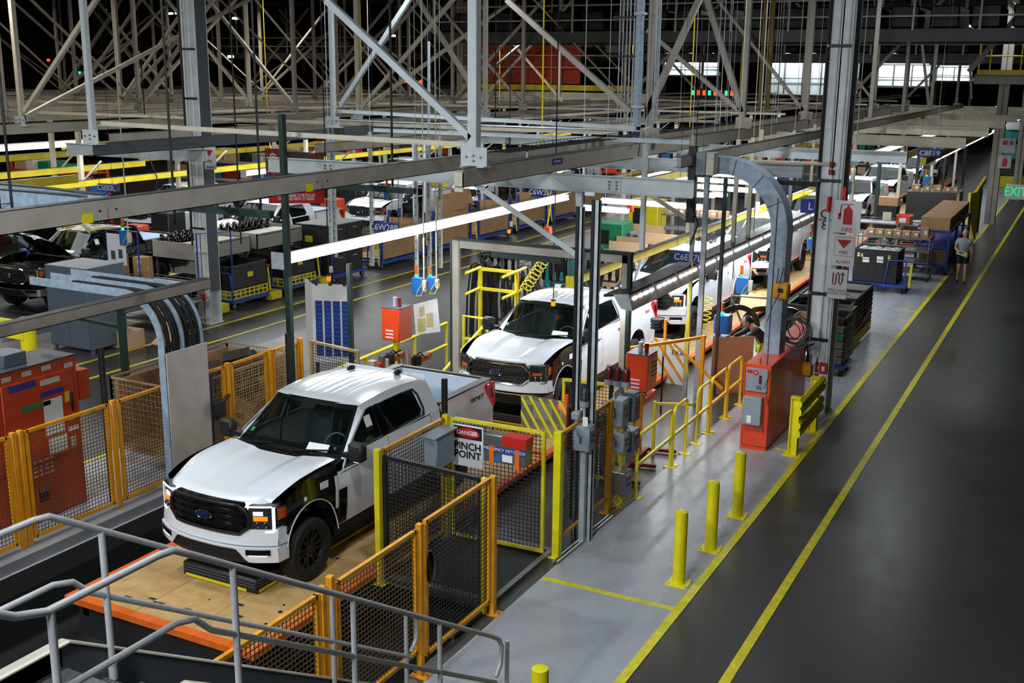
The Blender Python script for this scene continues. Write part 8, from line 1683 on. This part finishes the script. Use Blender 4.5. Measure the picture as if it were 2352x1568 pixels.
# fender flare rack by the line
t = thing('fender_stand', 'grey stand carrying black curved wheel-arch trims left of the curved duct', 'stand', (-6.9, 26.0, 0)); b = new_mesh('metal_dull')
b.cyl((-7.45, 25.9, 0), (-7.45, 25.9, 1.5), .025, 6); b.cyl((-6.3, 25.9, 0), (-6.3, 25.9, 1.5), .025, 6); b.cyl((-7.45, 25.9, 1.45), (-6.3, 25.9, 1.5), .025, 6); b.cyl((-7.45, 25.9, 1.4), (-6.9, 25.9, .2), .03, 6); part('frame', b, t)
for k in range(3): b = new_mesh('black_gloss'); r = .52; c_ = (-7.2+.55*k, 25.7+.15*k, .78); b.prism([(r*cos(a), r*sin(a)) for a in [pi*i/14 for i in range(15)]] + [((r-.13)*cos(a), (r-.13)*sin(a)) for a in [pi*(14-i)/14 for i in range(15)]], .06, c_, Vector((1, .3, 0)), Z_); part('wheel_arch_trim', b, t)
# ================================================================ left background: third line and shelving
rnd = random.Random(21)
def shelf_unit(x0, y0, w, d, h, lb, m='orange_dark', n=4, short='rack'):
    t = thing('pallet_rack', lb, 'rack', (x0+w/2, y0+d/2, 0)); b = new_mesh(m)
    for x in (x0, x0+w):
        for y in (y0, y0+d): b.beam((x, y, 0), (x, y, h), .1, .1, up=(1,0,0))
        b.beam((x, y0, .3), (x, y0+d, h*.5), .05); b.beam((x, y0+d, h*.5), (x, y0, h*.95), .05)
    for i in range(n): z = h*(i+.6)/n; b.beam((x0, y0, z), (x0+w, y0, z), .05, .12); b.beam((x0, y0+d, z), (x0+w, y0+d, z), .05, .12); b.box((x0, y0, z), (x0+w, y0+d, z+.03))
    part('frame', b, t)
    cols = ['cardboard', 'black_plastic', 'white_plain', 'grey_crate', 'blue_box', 'orange_paint', 'black', 'cardboard_lt', 'red_dark', 'green_crate']
    nm = {'cardboard': 'brown', 'black_plastic': 'dark', 'white_plain': 'white', 'grey_crate': 'grey', 'blue_box': 'blue', 'orange_paint': 'orange', 'black': 'black', 'cardboard_lt': 'tan', 'red_dark': 'dark red', 'green_crate': 'green'}
    for i in range(n):
        z = h*(i+.6)/n + .03; x = x0 + .15; j = 0
        while x < x0 + w - .5:
            ww = rnd.uniform(.35, .9); hh = rnd.uniform(.25, h/n*.75); m2 = rnd.choice(cols); b = new_mesh(m2); b.bbox((x, y0+.05, z), (x+ww, y0+d-.1, z+hh), .02); solo('storage_box', b, '%s box, %s on the %s shelf of the %s' % (nm[m2], nth[min(j, 9)], ('lowest', 'middle', 'top')[i], short), 'box', group='boxes on the ' + short); x += ww + rnd.uniform(.05, .3); j += 1
    return t
shelf_unit(-42.5, 27.0, 5.0, 1.2, 2.6, 'orange pallet rack under the top left tube lights', n=3, short='leftmost orange rack'); shelf_unit(-42.5, 33.5, 4.6, 1.2, 2.6, 'orange pallet rack beyond the black truck', n=3, short='orange rack by the black truck')
shelf_unit(-41.5, 42, 6.0, 1.2, 2.6, 'beige pallet rack left of the red banner', 'steel_beige', n=3, short='beige rack by the banner'); shelf_unit(-42.0, 52, 6.5, 1.2, 2.4, 'beige pallet rack in the far left line', 'steel_beige', n=3, short='far left beige rack'); shelf_unit(-44, 63, 8.0, 1.2, 2.6, 'orange pallet rack far beyond column R8', n=3, short='farthest left orange rack')
shelf_unit(-20.5, 60, 6.0, 1.2, 2.4, 'blue pallet rack in the far middle aisle', 'blue_paint', n=3, short='blue rack'); shelf_unit(-17.5, 72, 7.0, 1.2, 2.4, 'beige pallet rack at the far end between the lines', 'steel_beige', n=3, short='beige middle rack'); shelf_unit(-28.0, 66, 6.0, 1.2, 2.4, 'orange pallet rack far behind the left line', n=3, short='far orange rack')
for k in range(5): TRUCKS.append(copy_tree(tw if k % 2 else tb, None, ['black pickup truck in the third line, nearest the left edge', 'white doorless truck in the third line, second from the left edge', 'black pickup truck in the third line behind column R8', 'white doorless truck in the third line behind the red banner', 'black pickup truck in the third line, farthest'][k], (-33.6, 23.5+8.4*k, .0)))
# workbenches, cabinets and posts scattered along the far side of the left line
names = [('grey tool cabinet', 'tool_cabinet', 'cabinet', 'grey_box'), ('blue work bench', 'work_bench', 'bench', 'blue_paint'), ('yellow guard box', 'guard_box', 'box', 'fence_yellow'), ('orange robot base', 'robot_base', 'machine', 'orange_paint'), ('black parts bin', 'parts_bin', 'bin', 'black_plastic'), ('white control panel', 'control_cabinet', 'cabinet', 'white_plain')]
wh = ['nearest the left edge', 'second from the left edge', 'behind the black truck', 'behind the black truck bed', 'behind column R8', 'left of the red banner', 'behind the red banner', 'behind the first doorless truck', 'behind the second doorless truck', 'beyond the mesh baskets', 'near the C6W26R sign', 'far beyond the C6W26R sign']
for k in range(24):
    ln, nm, ct, m = names[k % 6]; y = 22 + k*1.9; x = -29.2 - (k % 3)*.25; s = rnd.uniform(.7, 1.0); t = thing(nm, '%s %s' % (ln, wh[k//2]), ct, (x, y, 0)); b = new_mesh(m); b.bbox((x-s/2, y-s/2, .08), (x+s/2, y+s/2, rnd.uniform(.9, 1.8)), .03); part('body', b, t); b = new_mesh('black'); b.box((x-s/2+.05, y-s/2+.05, 0), (x+s/2-.05, y+s/2-.05, .08)); b.box((x-s/2+.1, y-s/2-.012, .5), (x+s/2-.1, y-s/2, .8)); part('plinth', b, t)
# upright posts of the station frames, hanging from the far grid to the floor
frames = []
for k in range(40):
    row = (-27.9, -30.4, -24.2, -15.6, -11.9)[k % 5]; y = 24.5 + (k//5)*5.6 + (k % 5)*1.1; m = ('steel_cream', 'steel_cream', 'steel_white', 'steel_cream', 'green_frame')[k % 5]
    if row == -24.2 and y < 30: y += 12
    if row in (-11.9, -15.6) and y < 36: continue
    b = new_mesh(m); b.beam((row, y, .02), (row, y, 5.0), .13, .13, up=(1,0,0)); b.beam((row, y, 3.2), (row+.9, y, 3.9), .05)
    solo('station_post', b, '%s station post %s, %s along' % ({'steel_cream': 'cream', 'steel_white': 'white', 'green_frame': 'dark green'}[m], {-27.9: 'beside the left line', -30.4: 'between the left and third lines', -24.2: 'on the aisle side of the left line', -15.6: 'between the aisle and the truck line', -11.9: 'at the left of the truck line'}[row], nth[min(9, k//5)]), 'post')
for k in range(9):
    y = 34 + k*5.2; b = new_mesh('steel_cream' if k % 2 else 'green_frame'); b.beam((-7.3, y, .02), (-7.3, y, 4.9), .13, .13, up=(1,0,0)); solo('station_post', b, '%s station post at the right of the truck line, %s beyond the curved duct' % ('cream' if k % 2 else 'dark green', nth[k]), 'post')
for k in range(16):
    row = (-27.6, -13.2)[k % 2]; y = 27 + (k//2)*6.1; p0 = Vector((row, y, 4.9)); pt_ = Vector((row, y, 12.6)); b = new_mesh('rail_yellow' if k % 3 else 'black'); b.tube([pt_, p0, p0+Vector((.05, 0, -1.0)), p0+Vector((.25, .1, -1.7)), p0+Vector((.15, .1, -2.3))], .02, 5); b.m('orange_paint' if k % 2 else 'blue_box'); b.bbox(p0+Vector((.08, .02, -2.55)), p0+Vector((.26, .2, -2.3)), .02)
    solo('hanging_tool', b, '%s tool on a drop hose %s, %s from the camera' % ('orange' if k % 2 else 'blue', 'over the left line' if row < -20 else 'left of the truck line', nth[min(9, k//2)]), 'tool')
